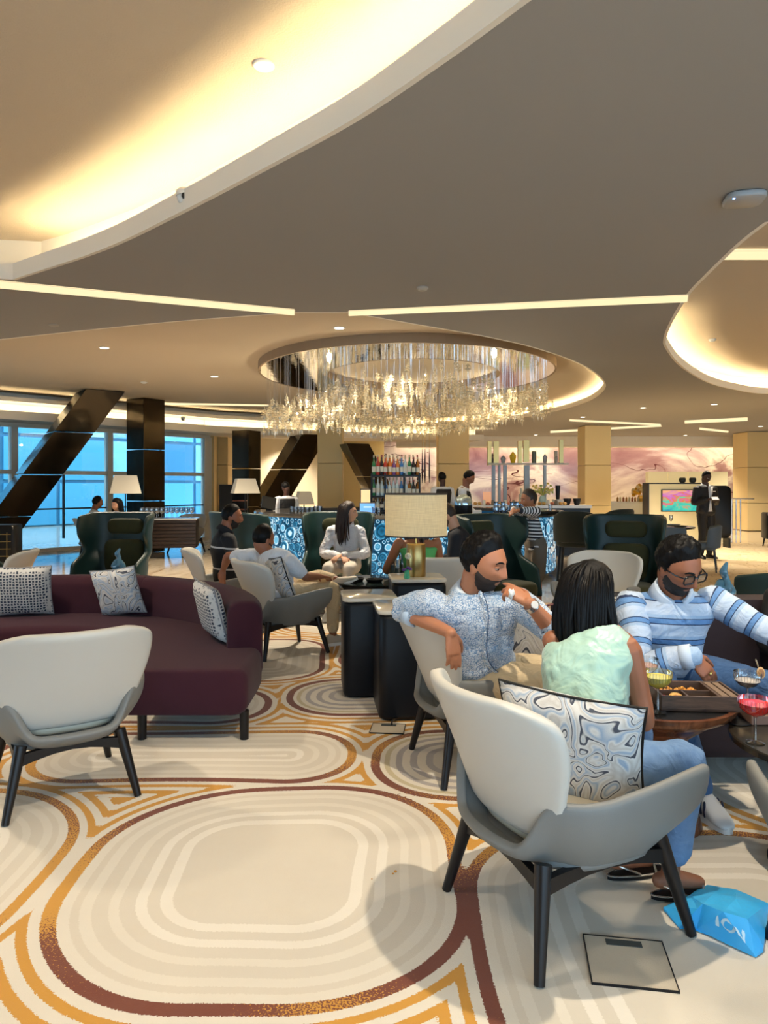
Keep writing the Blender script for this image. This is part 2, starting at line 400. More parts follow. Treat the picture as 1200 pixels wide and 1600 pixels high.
# floor and carpet
n_ = NT('polished_marble'); co = n_.coord('Object'); v = n_.noise(n_.coord('Object', (1, .25, 1)), 2.2, 6, .6, 1.5)
n_.base(n_.ramp(v, [(.3, rgb(196, 176, 148)), (.52, rgb(222, 206, 182)), (.7, rgb(176, 150, 120))])); n_.rough(.09)
m_marble = n_.m
mb = MB(); mb.box((0, 12.5, -.03), (34, 33, .06)); tag(mb.build('floor', m_marble, smooth=False), kind='structure')
cells = [(-.45, 2.85, .745, .785, .62), (-1.03, 4.06, .87, .385, .37), (-2.06, 2.80, .76, .80, .58), (1.10, 2.34, .79, .86, .5), (.66, 4.0, .72, .50, .46),
         (-.45, 1.22, .74, .72, .5), (-2.05, 1.15, .7, .7, .5), (1.0, .72, .7, .62, .5), (-1.52, 4.98, .75, .40, .38), (-.06, 5.22, .62, .44, .42),
         (-2.75, 4.35, .62, .5, .45), (1.55, 5.25, .85, .62, .55), (2.25, 3.75, .75, .65, .55), (2.75, 2.2, .72, .72, .5), (-.95, 6.35, .45, .75, .42), (.15, 6.55, .55, .72, .5),
         (1.5, 6.85, .66, .75, .55), (-2.2, 6.3, .6, .7, .5), (-.5, 7.95, .62, .6, .5), (.9, 8.2, .62, .6, .5), (-1.9, 7.9, .62, .65, .5), (2.9, 5.4, .5, .7, .4), (2.95, 7.1, .6, .7, .5), (-3.4, 2.9, .5, .8, .45), (-3.5, 6.0, .5, .8, .45), (2.4, 8.5, .7, .5, .45)]
def carpet_patch(name, x0, x1, y0, y1, step, z, label):
    nx = int((x1-x0)/step); ny = int((y1-y0)/step)
    X, Y = np.meshgrid(np.linspace(x0, x1, nx+1), np.linspace(y0, y1, ny+1), indexing='ij')
    wob = .018*np.sin(3.1*X+1.3*Y)+.014*np.sin(4.7*Y-2.0*X+1)
    best = np.full(X.shape, 9.0); who = np.zeros(X.shape)
    for k, (cx, cy, hx, hy, r) in enumerate(cells):
        qx = np.abs(X-cx)-(hx-r); qy = np.abs(Y-cy)-(hy-r)
        d = np.sqrt(np.maximum(qx, 0)**2+np.maximum(qy, 0)**2)+np.minimum(np.maximum(qx, qy), 0)-r+wob
        m = d < best; best = np.where(m, d, best); who = np.where(m, (k*37 % 17)/17.0, who)
    me = bpy.data.meshes.new(name); N = (nx+1)*(ny+1)
    co = np.stack([X, Y, np.full(X.shape, z)], -1).reshape(-1, 3).astype(np.float32)
    i, j = np.meshgrid(np.arange(nx), np.arange(ny), indexing='ij'); a = (i*(ny+1)+j).ravel(); f = np.stack([a, a+ny+1, a+ny+2, a+1], -1)
    me.vertices.add(N); me.vertices.foreach_set('co', co.ravel()); me.loops.add(f.size); me.loops.foreach_set('vertex_index', f.ravel().astype(np.int32))
    me.polygons.add(len(f)); me.polygons.foreach_set('loop_start', np.arange(0, f.size, 4, dtype=np.int32)); me.polygons.foreach_set('loop_total', np.full(len(f), 4, dtype=np.int32)); me.update(calc_edges=True)
    me.attributes.new('d', 'FLOAT', 'POINT').data.foreach_set('value', best.ravel().astype(np.float32))
    me.attributes.new('who', 'FLOAT', 'POINT').data.foreach_set('value', who.ravel().astype(np.float32))
    o = bpy.data.objects.new(name, me); COL.objects.link(o); return tag(o, label, 'carpet')
def carpet_mat():
    n = NT('patterned_carpet'); co = n.coord('Object')
    d = n.n('ShaderNodeAttribute', attribute_name='d').outputs['Fac']; who = n.n('ShaderNodeAttribute', attribute_name='who').outputs['Fac']
    fray = n.math('MULTIPLY', n.math('SUBTRACT', n.noise(co, 160, 2), .5), .016); d = n.math('ADD', d, fray)
    t = n.math('DIVIDE', n.math('ADD', d, .8), 1.2)      # -.8 .. .4
    s = lambda x: (x+.8)/1.2
    cream, beige, pale, gold = rgb(228, 219, 203), rgb(218, 208, 191), rgb(235, 227, 213), rgb(206, 146, 40)
    ins = [(0, beige), (s(-.41), pale), (s(-.365), beige), (s(-.325), pale), (s(-.285), beige), (s(-.235), cream), (s(-.20), beige), (s(-.15), cream), (s(-.115), rgb(219, 208, 190)), (s(-.085), cream)]
    outs = [(s(0), cream), (s(.035), gold), (s(.07), cream), (s(.105), gold), (s(.145), cream), (s(.18), gold), (s(.22), cream), (s(.25), gold), (s(.30), cream), (s(.34), gold), (1.0, gold)]
    c1 = n.ramp(t, ins+outs, True)
    grey = n.ramp(t, [(0, rgb(206, 198, 184)), (s(-.33), rgb(176, 170, 168)), (s(-.29), cream), (s(-.245), rgb(176, 170, 168)), (s(-.205), cream), (s(-.165), rgb(176, 170, 168)), (s(-.13), cream), (s(-.1), rgb(200, 186, 150)), (s(-.07), cream), (s(0), cream), (1, cream)], True)
    inside = n.math('LESS_THAN', d, -.04); isgrey = n.math('GREATER_THAN', who, .55)
    c1 = n.mix(n.math('MULTIPLY', inside, isgrey), c1, grey)
    # the outline of every cell: rust that breaks up into gold
    line = n.math('MULTIPLY', n.math('GREATER_THAN', d, -.045), n.math('LESS_THAN', d, .004))
    lo = n.noise(co, .9, 1); sp = n.noise(co, 150, 2)
    g = n.math('GREATER_THAN', n.math('ADD', n.math('MULTIPLY', n.math('SUBTRACT', lo, .575), 5.0), n.math('MULTIPLY', n.math('SUBTRACT', sp, .5), 2.4)), 0)
    c1 = n.mix(line, c1, n.mix(g, rgb(112, 46, 18), gold))
    wear = n.noise(co, 5, 5, .65); c1 = n.mix(n.math('MULTIPLY', wear, .16), c1, rgb(160, 140, 116))
    n.base(c1); n.rough(.95); n.sheen(.15); n.bump(n.noise(co, 420, 2), .35, .004); return n.m
cp = carpet_patch('carpet', -4.6, 4.0, -1.5, 9.3, .03, .006, 'cream carpet with rust and gold outlined rounded cells')
cp.data.materials.append(carpet_mat())
n_ = NT('plain_carpet'); co = n_.coord('Object'); v = n_.noise(co, 1.3, 3, .5, 2.5)
n_.base(n_.ramp(v, [(0, rgb(222, 198, 156)), (.47, rgb(222, 198, 156)), (.49, rgb(176, 140, 96)), (.51, rgb(224, 202, 164)), (1, rgb(226, 204, 168))])); n_.rough(.95)
mb = MB(); mb.box((9.3, 13.6, .002), (10.4, 10.5, .008)); tag(mb.build('carpet', n_.m, smooth=False), 'sand carpet with thin wavy lines under the standing attendant', 'carpet')
# walls
n_ = NT('marbled_mural'); co = n_.coord('Object', (.16, 1, .30)); a = n_.noise(co, 1.6, 6, .55, 1.2); b = n_.noise(n_.coord('Object', (.12, 1, .5)), 1.1, 4, .5, .8)
c = n_.ramp(a, [(.30, rgb(112, 76, 90)), (.42, rgb(146, 116, 128)), (.5, rgb(186, 170, 182)), (.57, rgb(222, 214, 216)), (.63, rgb(158, 128, 138)), (.76, rgb(112, 78, 90))])
vein = n_.math('LESS_THAN', n_.math('ABSOLUTE', n_.math('SUBTRACT', b, .53)), .0022)
n_.base(n_.mix(vein, c, rgb(92, 52, 60))); n_.rough(.12)
mb = MB(); mb.box((9.0, 28.05, 1.7), (18, .1, 3.4)); tag(mb.build('wall_back', n_.m, smooth=False), kind='structure')
mb = MB(); mb.box((-3.2, 28.05, 1.7), (6.4, .1, 3.4)); tag(mb.build('wall_back_left', m_cream, smooth=False), kind='structure')
mb = MB(); mb.box((16.05, 12.5, 1.7), (.1, 31, 3.4)); tag(mb.build('wall_right', m_cream, smooth=False), kind='structure')
mb = MB(); mb.prism([(-4.72, 20.0), (-4.62, 20.0), (-5.1, 24.2), (-6.3, 28.0), (-6.42, 28.0), (-5.22, 24.2)], 0, 3.4); tag(mb.build('wall_left', m_cream, smooth=False), kind='structure')
mb = MB(); mb.box((-12.6, 8.0, 1.7), (.12, 6.8, 3.4)); tag(mb.build('wall_light_block_left', m_cream, smooth=False), kind='structure')  # unseen wall, added to block daylight from the left
mb = MB(); mb.box((-7.0, -3.0, 1.7), (11.2, .12, 3.4)); tag(mb.build('wall_light_block_rear', m_cream, smooth=False), kind='structure')  # added behind the camera to cut down daylight from the rear
# a bright soffit band in front of the mural with its own cove
mb = MB(); mb.box((8.2, 26.4, 3.02), (15.5, .9, .36)); trim(mb, m_lip)
mb = MB(); mb.box((8.2, 27.2, 3.10), (15.5, .06, .03)); tag(mb.build('cove_light', m_led, smooth=False), 'hidden warm strip light washing the purple mural', 'light')
# cream columns
def pale_column(px0, px1, Y, d, label, top=ZP, rz=0):
    x0 = (px0-600)/FPX*Y; x1 = (px1-600)/FPX*Y; w_ = x1-x0
    t = thing('cream_column', label, 'column', ((x0+x1)/2, Y+d/2, 0)); zs = [.012, .9, 2.05, top-.004]
    for i in range(3):
        mb = MB(); mb.box((0, 0, (zs[i]+zs[i+1])/2), (w_, d, zs[i+1]-zs[i]-.012)); mb.build('panel', m_cream, t, smooth=False, bevel=.012)
    return t
pale_column(496, 535, 19.2, .7, 'cream square column behind the left end of the bar', 3.2)
pale_column(685, 733, 19.6, .8, 'cream square column behind the bartenders')
pale_column(914, 955, 21.0, .8, 'cream square column right of the display shelf')
pale_column(1168, 1215, 23.6, 1.0, 'cream column at the right edge of the picture')
pale_column(324, 356, 20.8, .7, 'cream column beside the end of the window wall', 2.85)
# dark bronze columns, upright and leaning
n_ = NT('bronzed_black_metal'); co = n_.coord('Object'); n_.base((.060, .048, .034, 1)); n_.metal(.95); n_.rough(.17); n_.bump(n_.noise(n_.coord('Object', (.6, .6, .6)), 2.0, 2), .35, .05); m_bronze = n_.m
def dark_column(base, top, z1, s, rz, label, segs=3):
    t = thing('dark_column', label, 'column', (base[0], base[1], 0)); d = V((top[0]-base[0], top[1]-base[1], 0))
    for i in range(segs):
        rings = []
        for z in (z1*i/segs+.008, z1*(i+1)/segs-.008):
            c = d*(z/z1); rings.append([c+Matrix.Rotation(rz, 3, 'Z') @ V((x*s/2, y*s/2, 0))+V((0, 0, z)) for x, y in ((-1, -1), (1, -1), (1, 1), (-1, 1))])
        MB().loft(rings).build('panel', m_bronze, t, smooth=False, bevel=.01)
    return t
dark_column((-8.35, 15.1), (-5.80, 15.07), ZD, .76, R(37), 'big leaning black metal column at the left windows', 4)
dark_column((-5.32, 16.43), (-5.32, 16.43), ZD, .58, R(-33+90), 'upright black metal column right of the leaning one')
dark_column((-3.42, 18.3), (-3.42, 18.3), 2.84, .5, R(-25), 'upright black metal column left of the bar')
dark_column((-3.75, 20.2), (-2.05, 20.2), 2.86, .78, R(30), 'leaning black metal column behind the left bartender')
dark_column((.55, 19.0), (-.78, 19.0), 2.55, .62, R(20), 'black metal column leaning left behind the bottle shelf')
dark_column((12.45, 24.6), (13.1, 24.6), ZP, .7, R(15), 'leaning black metal column by the right pale column')
# window wall
A_, B_ = V((-11.6, 11.4, 0)), V((-4.75, 19.95, 0)); dirw = (B_-A_).normalized(); Lw = (B_-A_).length; ang = math.atan2(dirw.y, dirw.x)
win = tag(bpy.data.objects.new('window_1', None), kind='structure'); COL.objects.link(win); win.location = A_; win.rotation_euler = (0, 0, ang)
m_frame = M('pale_window_frame', (.72, .70, .62, 1), .45)
fr = MB(); fr.box((Lw/2, 0, 2.79), (Lw, .16, .1)); fr.box((Lw/2, 0, .04), (Lw, .16, .08)); fr.build('frame', m_frame, win, smooth=False)
mb = MB(); mb.box((Lw/2, 0, 1.77), (Lw, .14, .09)); mb.build('transom', m_frame, win, smooth=False)
posts = [0.04, 2.1, 4.2, 5.75, 8.0, Lw-.08]
for i, x in enumerate(posts):
    mb = MB(); mb.box((x, 0, 1.4), (.14 if i not in (2, 5) else .24, .16, 2.74)); mb.build('mullion', m_frame, win, smooth=False)
m_winglass = glassy('window_glass', (.90, .97, 1, 1), .03, .0)
m_thin = M('dark_thin_mullion', (.03, .06, .09, 1), .4)
for a, b in zip(posts, posts[1:]):
    for z0, z1 in ((.08, 1.725), (1.815, 2.74)):
        mb = MB(); mb.box(((a+b)/2, .0, (z0+z1)/2), (b-a-.14, .012, z1-z0)); mb.build('pane', m_winglass, win, smooth=False)
    mb = MB(); mb.box(((a+b)/2, 0, 1.0), (.035, .06, 1.45)); mb.box(((a+b)/2, 0, 2.28), (.035, .06, .92)); mb.box(((a+b)/2, .0, .95), (b-a-.14, .05, .035)); mb.build('glazing_bar', m_thin, win, smooth=False)
# the blue glazed building across the street
bl = thing('glass_building', 'blue glazed building seen outside the left windows', 'building', (-15.5, 22.0, 0), ang)
n_ = NT('blue_curtain_wall'); oi = n_.n('ShaderNodeObjectInfo'); n_.base(n_.ramp(oi.outputs['Random'], [(0, (.03, .17, .30, 1)), (.35, (.07, .32, .50, 1)), (.7, (.13, .44, .62, 1)), (1, (.32, .60, .72, 1))])); n_.rough(.2); m_fac = n_.m
mb = MB(); mb.box((2, 1.2, 2.0), (30, 2.0, 12)); mb.build('wall', M('facade_core', (.05, .2, .32, 1), .4), bl, smooth=False)
pm = MB(); pm.box((0, 0, 0), (1.86, .08, 1.5)); pane0 = pm.mesh('pane', m_fac, False)
for i in range(-5, 9):
    for j in range(-1, 4): inst(pane0, 'pane', (i*2.0+1, .16, j*1.62+.8), bl)
# ================================================================== LAMPS IN THE CEILING
def downlight(x, y, z, label, power=0, r=.06, size=1.9, lens=None, group=None, soft=.05):
    t = thing('downlight', label, 'light', (x, y, z), 0, group)
    MB().lathe([(r*1.25, -.004), (r*1.25, .004), (r, .004), (r, -.004)], 20, cap=False).build('ring', m_white, t)
    MB().lathe([(r, 0), (r*.6, -.004), (.002, -.005)], 20).build('lens', lens or m_lamp_on, t)
    if power: spot('downlight_beam', (x, y, z-.03), power, size=size, radius=soft, parent=t)
    return t
SP = 1.0
def dl(px, py, z, label, power, **k):
    x, y = C(px, py, z); return downlight(x, y, z-.004, label, power*SP, **k)
dl(163, 543, ZD, 'round lit downlight in the beige ceiling, furthest left', 450)
dl(335, 588, ZD, 'round lit downlight left of the chandelier, further back', 450)
dl(530, 512, ZD, 'round lit downlight at the near end of the chandelier opening', 450)
dl(1005, 637, ZP, 'round lit downlight in the grey ceiling before the mural', 450)
for i, (x, y) in enumerate([(.80, 2.45), (-1.2, 2.3), (2.6, 2.2), (-.2, .9), (-2.8, .6), (2.8, .4), (8.4, 9.0), (9.8, 12.4)]):  # all but the first are out-of-view lamps added as fill light
    downlight(x, y, (ZP if i < 6 else ZE)-.004, ['round lit downlight over the right lounge chair', 'added unseen fill downlight over the left lounge chair', 'added unseen fill downlight at the near right', 'added unseen fill downlight over the open carpet', 'added unseen fill downlight at the near left',
        'added unseen fill downlight behind the viewer at the right', 'added unseen fill downlight inside the right oval recess, nearer', 'added unseen fill downlight inside the right oval recess, further'][i], (200, 60, 70, 30, 40, 40, 400, 400)[i]*SP, soft=.03 if i == 0 else .12)
for x, y, z, lb, pw in ((-3.5, 4.7, ZR, 'added unseen fill downlight over the left end of the plum sofa', 260), (-3.9, 6.0, ZD, 'added unseen fill downlight over the far end of the plum sofa', 260), (3.5, 5.4, ZE, 'added unseen fill downlight in the right oval recess, nearest', 260), (2.25, 3.85, ZP, 'added unseen fill downlight over the dark sofa', 110)):  # out-of-view lamps added to light the sofas and the right-hand seats
    downlight(x, y, z-.004, lb, pw*SP, soft=.1)
for i, (x, y) in enumerate([(-2.5, 22.3), (-3.3, 23.4), (2.6, 23.0), (5.0, 18.5), (8.4, 20.0), (11.0, 21.5), (5.2, 25.2), (10.4, 25.4), (7.0, 15.6)]):  # extra lamps added to brighten the back of the room
    downlight(x, y, ZP-.004, 'small round downlight added to brighten the far grey ceiling', 420*SP, soft=.12, group='added far ceiling downlights')
# ceiling fittings
def fitting(name, px, py, z, label, cat, prof, m, extra=None):
    x, y = C(px, py, z); t = thing(name, label, cat, (x, y, z)); MB().lathe(prof, 20).build('body', m, t)
    if extra: extra(t)
    return t
m_pla = M('white_plastic', (.75, .74, .70, 1), .4)
fitting('ceiling_speaker', 412, 101, ZR, 'small round cover plate on the raised front ceiling', 'cover', [(.055, 0), (.055, -.008), (.05, -.012), (.002, -.012)], m_pla)
fitting('smoke_detector', 660, 449, ZP, 'small round detector on the grey ceiling near its middle', 'detector', [(.05, 0), (.05, -.012), (.03, -.03), (.002, -.032)], M('beige_plastic', (.4, .36, .3, 1), .5))
fitting('smoke_detector', 84, 507, ZP, 'small flat detector on the grey ceiling at the far left', 'detector', [(.05, 0), (.05, -.012), (.03, -.02), (.002, -.022)], MAT['beige_plastic'])
fitting('smoke_detector', 1113, 530, ZE, 'small detector inside the right oval recess', 'detector', [(.05, 0), (.05, -.015), (.03, -.035), (.002, -.037)], m_pla)
fitting('smoke_detector', 225, 597, ZD, 'small detector on the beige ceiling by the upright column', 'detector', [(.06, 0), (.06, -.012), (.03, -.03), (.002, -.03)], m_pla)
x, y = C(1163, 306); t = thing('access_point', 'white wireless access point with a blue light on the grey ceiling', 'access point', (x, y, ZP-.02), R(-12))
MB().rbox((0, 0, 0), (.22, .22, .035), .06).build('case', M('pale_grey_plastic', (.36, .36, .36, 1), .4), t)
MB().rbox((0, .01, .02), (.15, .15, .02), .03).build('mount', m_black, t)
MB().lathe([(.007, -.019), (.005, -.022), (.001, -.023)], 10, (-.075, -.075, 0)).build('status_light', emitter('blue_status', (.15, .4, 1), 14), t)
def dome_cam(loc, label, face):
    t = thing('security_camera', label, 'camera', loc)
    MB().lathe([(.05, .0), (.05, .03), (.03, .05)], 16).build('mount', m_pla, t); MB().ell((0, 0, -.01), (.045, .045, .045), 14, 8).build('dome', m_pla, t)
    MB().lathe([(.02, 0), (.02, .012), (.001, .013)], 12).xf(Matrix.Rotation(R(90), 4, 'X') @ Matrix.Rotation(0, 4, 'Z')).move((0, -.038, -.012)).build('lens', m_black, t); t.rotation_euler = (0, 0, face); return t
x, y = C(287, 300, 3.28); dome_cam((x-.03, y+.12, 3.30), 'small white camera on the lip of the front ceiling cove', R(20))
p = P(286, 651, 17.0); dome_cam((p.x, p.y, 3.02), 'small white camera in the cove over the windows', 0)
# ================================================================== CHANDELIER
CX, CY, RX, RY = .36, 12.0, 2.34, 2.75
ch = thing('chandelier', 'huge oval chandelier of clear glass drops under a mirrored ring over the bar', 'chandelier', (CX, CY, ZD))
m_mirror = M('mirror', (.86, .86, .88, 1), .03, 1.0, bump=(9.0, .12))
def oval(k, n=72, rx=RX, ry=RY): return [V((rx*k*math.cos(2*PI*i/n), ry*k*math.sin(2*PI*i/n), 0)) for i in range(n)]
Z = lambda r, z: [p+V((0, 0, z)) for p in r]
inner = [V((RX*.60*math.cos(2*PI*i/72)+.12, RY*.62*math.sin(2*PI*i/72)+.1, 0)) for i in range(72)]
mb = MB(); mb.loft([Z(oval(1.0), -.12), Z(inner, -.12)], cap=False); mb.build('mirror_ring', m_mirror, ch, smooth=False)
m_rim = M('tan_rim', (.34, .24, .15, 1), .6)
mb = MB(); mb.loft([Z(oval(1.0), -.001), Z(oval(1.012), -.001), Z(oval(1.012), -.125), Z(oval(1.0), -.125)], cap=False); mb.loft([Z(inner, -.001), Z(inner, -.125)], cap=False); mb.build('rim', m_rim, ch, smooth=False)
n_ = NT('crystal'); tr = n_.n('ShaderNodeBsdfTransparent'); tr.inputs[0].default_value = (1, .97, .9, 1)
tl = n_.n('ShaderNodeBsdfTranslucent'); tl.inputs[0].default_value = (1, .93, .78, 1); gl = n_.n('ShaderNodeBsdfGlossy'); gl.inputs['Roughness'].default_value = .06
df = n_.n('ShaderNodeBsdfDiffuse'); df.inputs[0].default_value = (1, .93, .78, 1)
a = n_.n('ShaderNodeMixShader'); a.inputs[0].default_value = .5; n_.l(tl.outputs[0], a.inputs[1]); n_.l(df.outputs[0], a.inputs[2])
b = n_.n('ShaderNodeMixShader'); b.inputs[0].default_value = .35; n_.l(a.outputs[0], b.inputs[1]); n_.l(gl.outputs[0], b.inputs[2])
c = n_.n('ShaderNodeMixShader'); lw = n_.n('ShaderNodeLayerWeight', Blend=.4); n_.l(n_.math('ADD', n_.math('MULTIPLY', lw.outputs['Facing'], .55), .28), c.inputs[0]); n_.l(tr.outputs[0], c.inputs[1]); n_.l(b.outputs[0], c.inputs[2]); n_.l(c.outputs[0], n_.out.inputs[0]); m_cry = n_.m
profs = [[(.002, .20), (.006, .13), (.010, .11), (.026, .085), (.010, .06), (.034, .02), (.012, -.01), (.022, -.035), (.007, -.07), (.002, -.16)],
         [(.002, .15), (.008, .10), (.032, .07), (.012, .045), (.018, .02), (.042, 0), (.014, -.025), (.006, -.06), (.002, -.13)],
         [(.002, .22), (.007, .12), (.018, .09), (.009, .06), (.024, .04), (.009, .01), (.03, -.03), (.008, -.06), (.002, -.18)]]
profs = [[(r*1.15, z*.62) for r, z in p] for p in profs]
drops = [MB().lathe(p, 6).mesh('glass_drop', m_cry, False) for p in profs]
rnd = random.Random(3); pts = []
while len(pts) < 1150:
    x, y = rnd.uniform(-1, 1), rnd.uniform(-1, 1); q = math.hypot(x, y)
    if q > .985 or (q < .35 and rnd.random() < .6): continue
    z = -.46-.46*rnd.random()**.8-.10*math.sin(x*4+y*2)+.1*x
    pts.append((x*RX, y*RY, z))
pts.sort(key=lambda p: p[1])
wires = MB()
for i, p in enumerate(pts):
    if i % 3 == 0: wires.tube([(p[0], p[1], -.12), (p[0], p[1], p[2]+.12)], .0018, 3, round_caps=False)
rest = MB()
for i, p in enumerate(pts):
    if i < 290: inst(drops[i % 3], 'glass_drop', p, ch, (0, 0, rnd.random()*3))
    else:
        q = MB().lathe(profs[i % 3], 5); q.move(p); rest.add(q.v, q.f)
tag(rest.build('glass_drops', m_cry, ch, smooth=False), kind='stuff')
tag(wires.build('hanging_wires', m_steel, ch, smooth=False), kind='stuff')
# lamps of the chandelier's own, hidden among the drops
for i in range(6):
    a = 2*PI*i/6+.4; d = bpy.data.lights.new('chandelier_bulb', 'POINT'); d.energy = 22; d.color = (1, .84, .55); d.shadow_soft_size = .04
    o = bpy.data.objects.new('chandelier_bulb', d); COL.objects.link(o); o.location = (RX*.72*math.cos(a), RY*.72*math.sin(a), -.62); o.parent = ch
# ================================================================== BAR
BX, BY, BRX, BRY = .42, 12.8, 2.5, 2.2
bar = thing('bar_counter', 'oval bar island faced with glowing blue agate slices under a dark top', 'bar', (BX, BY, 0))
E = lambda k, n=90: [V((BRX*k*math.cos(2*PI*i/n), BRY*k*math.sin(2*PI*i/n), 0)) for i in range(n)]
mb = MB(); mb.loft([Z(E(1.0), .08), Z(E(1.0), 1.0)], cap=False); mb.build('agate_backing', M('backlit_blue_panel', (.004, .02, .04, 1), .3, emit=((.004, .035, .075, 1), 1.0)), bar)
mb = MB(); mb.loft([Z(E(.96), .0), Z(E(.96), .09), Z(E(.985), .09)], cap=False); mb.build('plinth', m_black, bar)
mb = MB(); mb.loft([Z(E(.80), 1.0), Z(E(1.06), 1.0), Z(E(1.065), 1.02), Z(E(1.06), 1.055), Z(E(.80), 1.055), Z(E(.80), 1.0)], cap=False); mb.build('counter_top', M('dark_stone_top', (.04, .038, .036, 1), .12, var=(6, (.10, .09, .08, 1))), bar)
def agate_mat(i):
    n = NT('agate_slice_%d' % i); co = n.coord('Object'); ln = n.n('ShaderNodeVectorMath', operation='LENGTH'); n.l(co, ln.inputs[0])
    r = n.math('ADD', n.math('DIVIDE', ln.outputs['Value'], .1), n.math('MULTIPLY', n.math('SUBTRACT', n.noise(co, 18, 3), .5), .35))
    dk, bl, lt, wh = (.004, .03, .06, 1), (.01, .16, .32, 1), (.16, .50, .72, 1), (.72, .92, 1, 1)
    st = [[(0, wh), (.34, wh), (.42, lt), (.5, bl), (.62, dk), (.8, bl), (.9, lt), (1, wh)], [(0, dk), (.3, bl), (.48, dk), (.6, wh), (.72, lt), (.85, bl), (.96, dk)], [(0, bl), (.25, lt), (.4, bl), (.6, lt), (.7, wh), (.8, bl), (1, dk)], [(0, lt), (.5, lt), (.65, wh), (.75, bl), (.95, dk)], [(0, dk), (.45, bl), (.6, dk), (.8, bl), (.92, lt), (1, bl)]][i]
    n.base((.01, .03, .05, 1)); n.rough(.15); n.emit(n.ramp(r, st), .85); return n.m
ag = []
for i in range(5):
    am = agate_mat(i)
    for k in range(2):
        rr = random.Random(i*7+k); o_ = [1+.16*math.sin(2*a*PI*2/14+k)+rr.uniform(-.06, .06) for a in range(14)]
        r1 = [V((.1*o_[j]*math.cos(2*PI*j/14), .1*o_[j]*math.sin(2*PI*j/14), 0)) for j in range(14)]
        mb = MB(); mb.loft([r1, [p*.97+V((0, 0, .012)) for p in r1]]); ag.append(mb.mesh('agate_slice', am, False))
rnd = random.Random(11); done = []
for t_ in range(16000):
    if len(done) >= 298: break
    a = rnd.uniform(R(184), R(356)); z = rnd.uniform(.13, .96); r = rnd.choice((.115, .10, .085, .07)) if t_ < 2500 else rnd.choice((.07, .055, .045))
    p = V((BRX*math.cos(a), BRY*math.sin(a), z))
    if z-r*1.1 < .085 or z+r*1.1 > .995: continue
    if any((p-q).length < (r+s)*.92 for q, s in done): continue
    done.append((p, r)); nr = V((math.cos(a)/BRX, math.sin(a)/BRY, 0)).normalized()
    o = inst(rnd.choice(ag), 'agate_slice', p+nr*.004, bar, scale=(r/.1, r/.1*rnd.uniform(.95, 1.15), 1)); q = nr.to_track_quat('Z', 'Y'); o.rotation_euler = q.to_euler(); 
def small_slices(nm, ramp, seed, cnt):
    n = NT(nm); a = n.n('ShaderNodeAttribute', attribute_name='along').outputs['Fac']; n.base((.01, .03, .05, 1)); n.rough(.15); n.emit(n.ramp(a, ramp), .85)
    r_ = random.Random(seed); mb = MB(); k = 0
    for t_ in range(14000):
        if k >= cnt: break
        a = r_.uniform(R(184), R(356)); z = r_.uniform(.11, .97); r = r_.choice((.05, .04, .03)) if t_ < 7000 else r_.choice((.03, .022)); p = V((BRX*math.cos(a), BRY*math.sin(a), z))
        if z-r < .085 or z+r > .995 or any((p-q).length < (r+s)*.93 for q, s in done): continue
        done.append((p, r)); k += 1; nr = V((math.cos(a)/BRX, math.sin(a)/BRY, 0)).normalized(); sd = nr.cross(V((0, 0, 1))); c = p+nr*.012
        rim = [p+nr*.008+(sd*math.cos(2*PI*j/10)+V((0, 0, 1))*math.sin(2*PI*j/10))*r*r_.uniform(.88, 1.1) for j in range(10)]
        mb.add([c]+rim+[q-nr*.006 for q in rim], [(0, 1+j, 1+(j+1) % 10) for j in range(10)]+[(1+j, 11+j, 11+(j+1) % 10, 1+(j+1) % 10) for j in range(10)], [0.001]+[1]*20)
    tag(mb.build('small_agate_slices', n.m, bar, smooth=False), kind='stuff')
_w, _l, _b, _d = (.72, .92, 1, 1), (.16, .50, .72, 1), (.01, .16, .32, 1), (.004, .03, .06, 1)
small_slices('small_agate_a', [(0, _d), (.4, _b), (.55, _d), (.7, _w), (.85, _l), (1, _b)], 21, 330); small_slices('small_agate_b', [(0, _w), (.45, _l), (.6, _b), (.8, _d), (1, _b)], 22, 330); small_slices('small_agate_c', [(0, _b), (.5, _l), (.7, _b), (1, _d)], 23, 330)
# back bar shelf with bottles
SX0, SX1, SY = (581-600)/FPX*12.9, (655-600)/FPX*12.9, 12.9
sh = thing('bottle_shelf', 'dark metal shelf rack crowded with liquor bottles inside the bar', 'shelf', ((SX0+SX1)/2, SY, 0)); wS = SX1-SX0
MB().box((0, 0, .52), (wS, .4, 1.02)).build('cabinet', m_black, sh, smooth=False, bevel=.01)
for z in (1.045, 1.29, 1.65): MB().box((0, 0, z), (wS+.04, .34, .03)).build('shelf_board', m_black, sh, smooth=False)
for x in (-wS/2, -wS*.22, wS*.18, wS/2): MB().box((x, 0, 1.36), (.03, .3, .68)).build('post', m_black, sh, smooth=False)
bcols = {'green': (.03, .22, .09, 1), 'clear': (.62, .75, .80, 1), 'amber': (.35, .12, .02, 1), 'red': (.5, .05, .04, 1), 'blue': (.05, .20, .55, 1), 'dark': (.02, .02, .03, 1), 'orange': (.75, .22, .05, 1), 'violet': (.2, .08, .3, 1)}
bottle_kind = {}
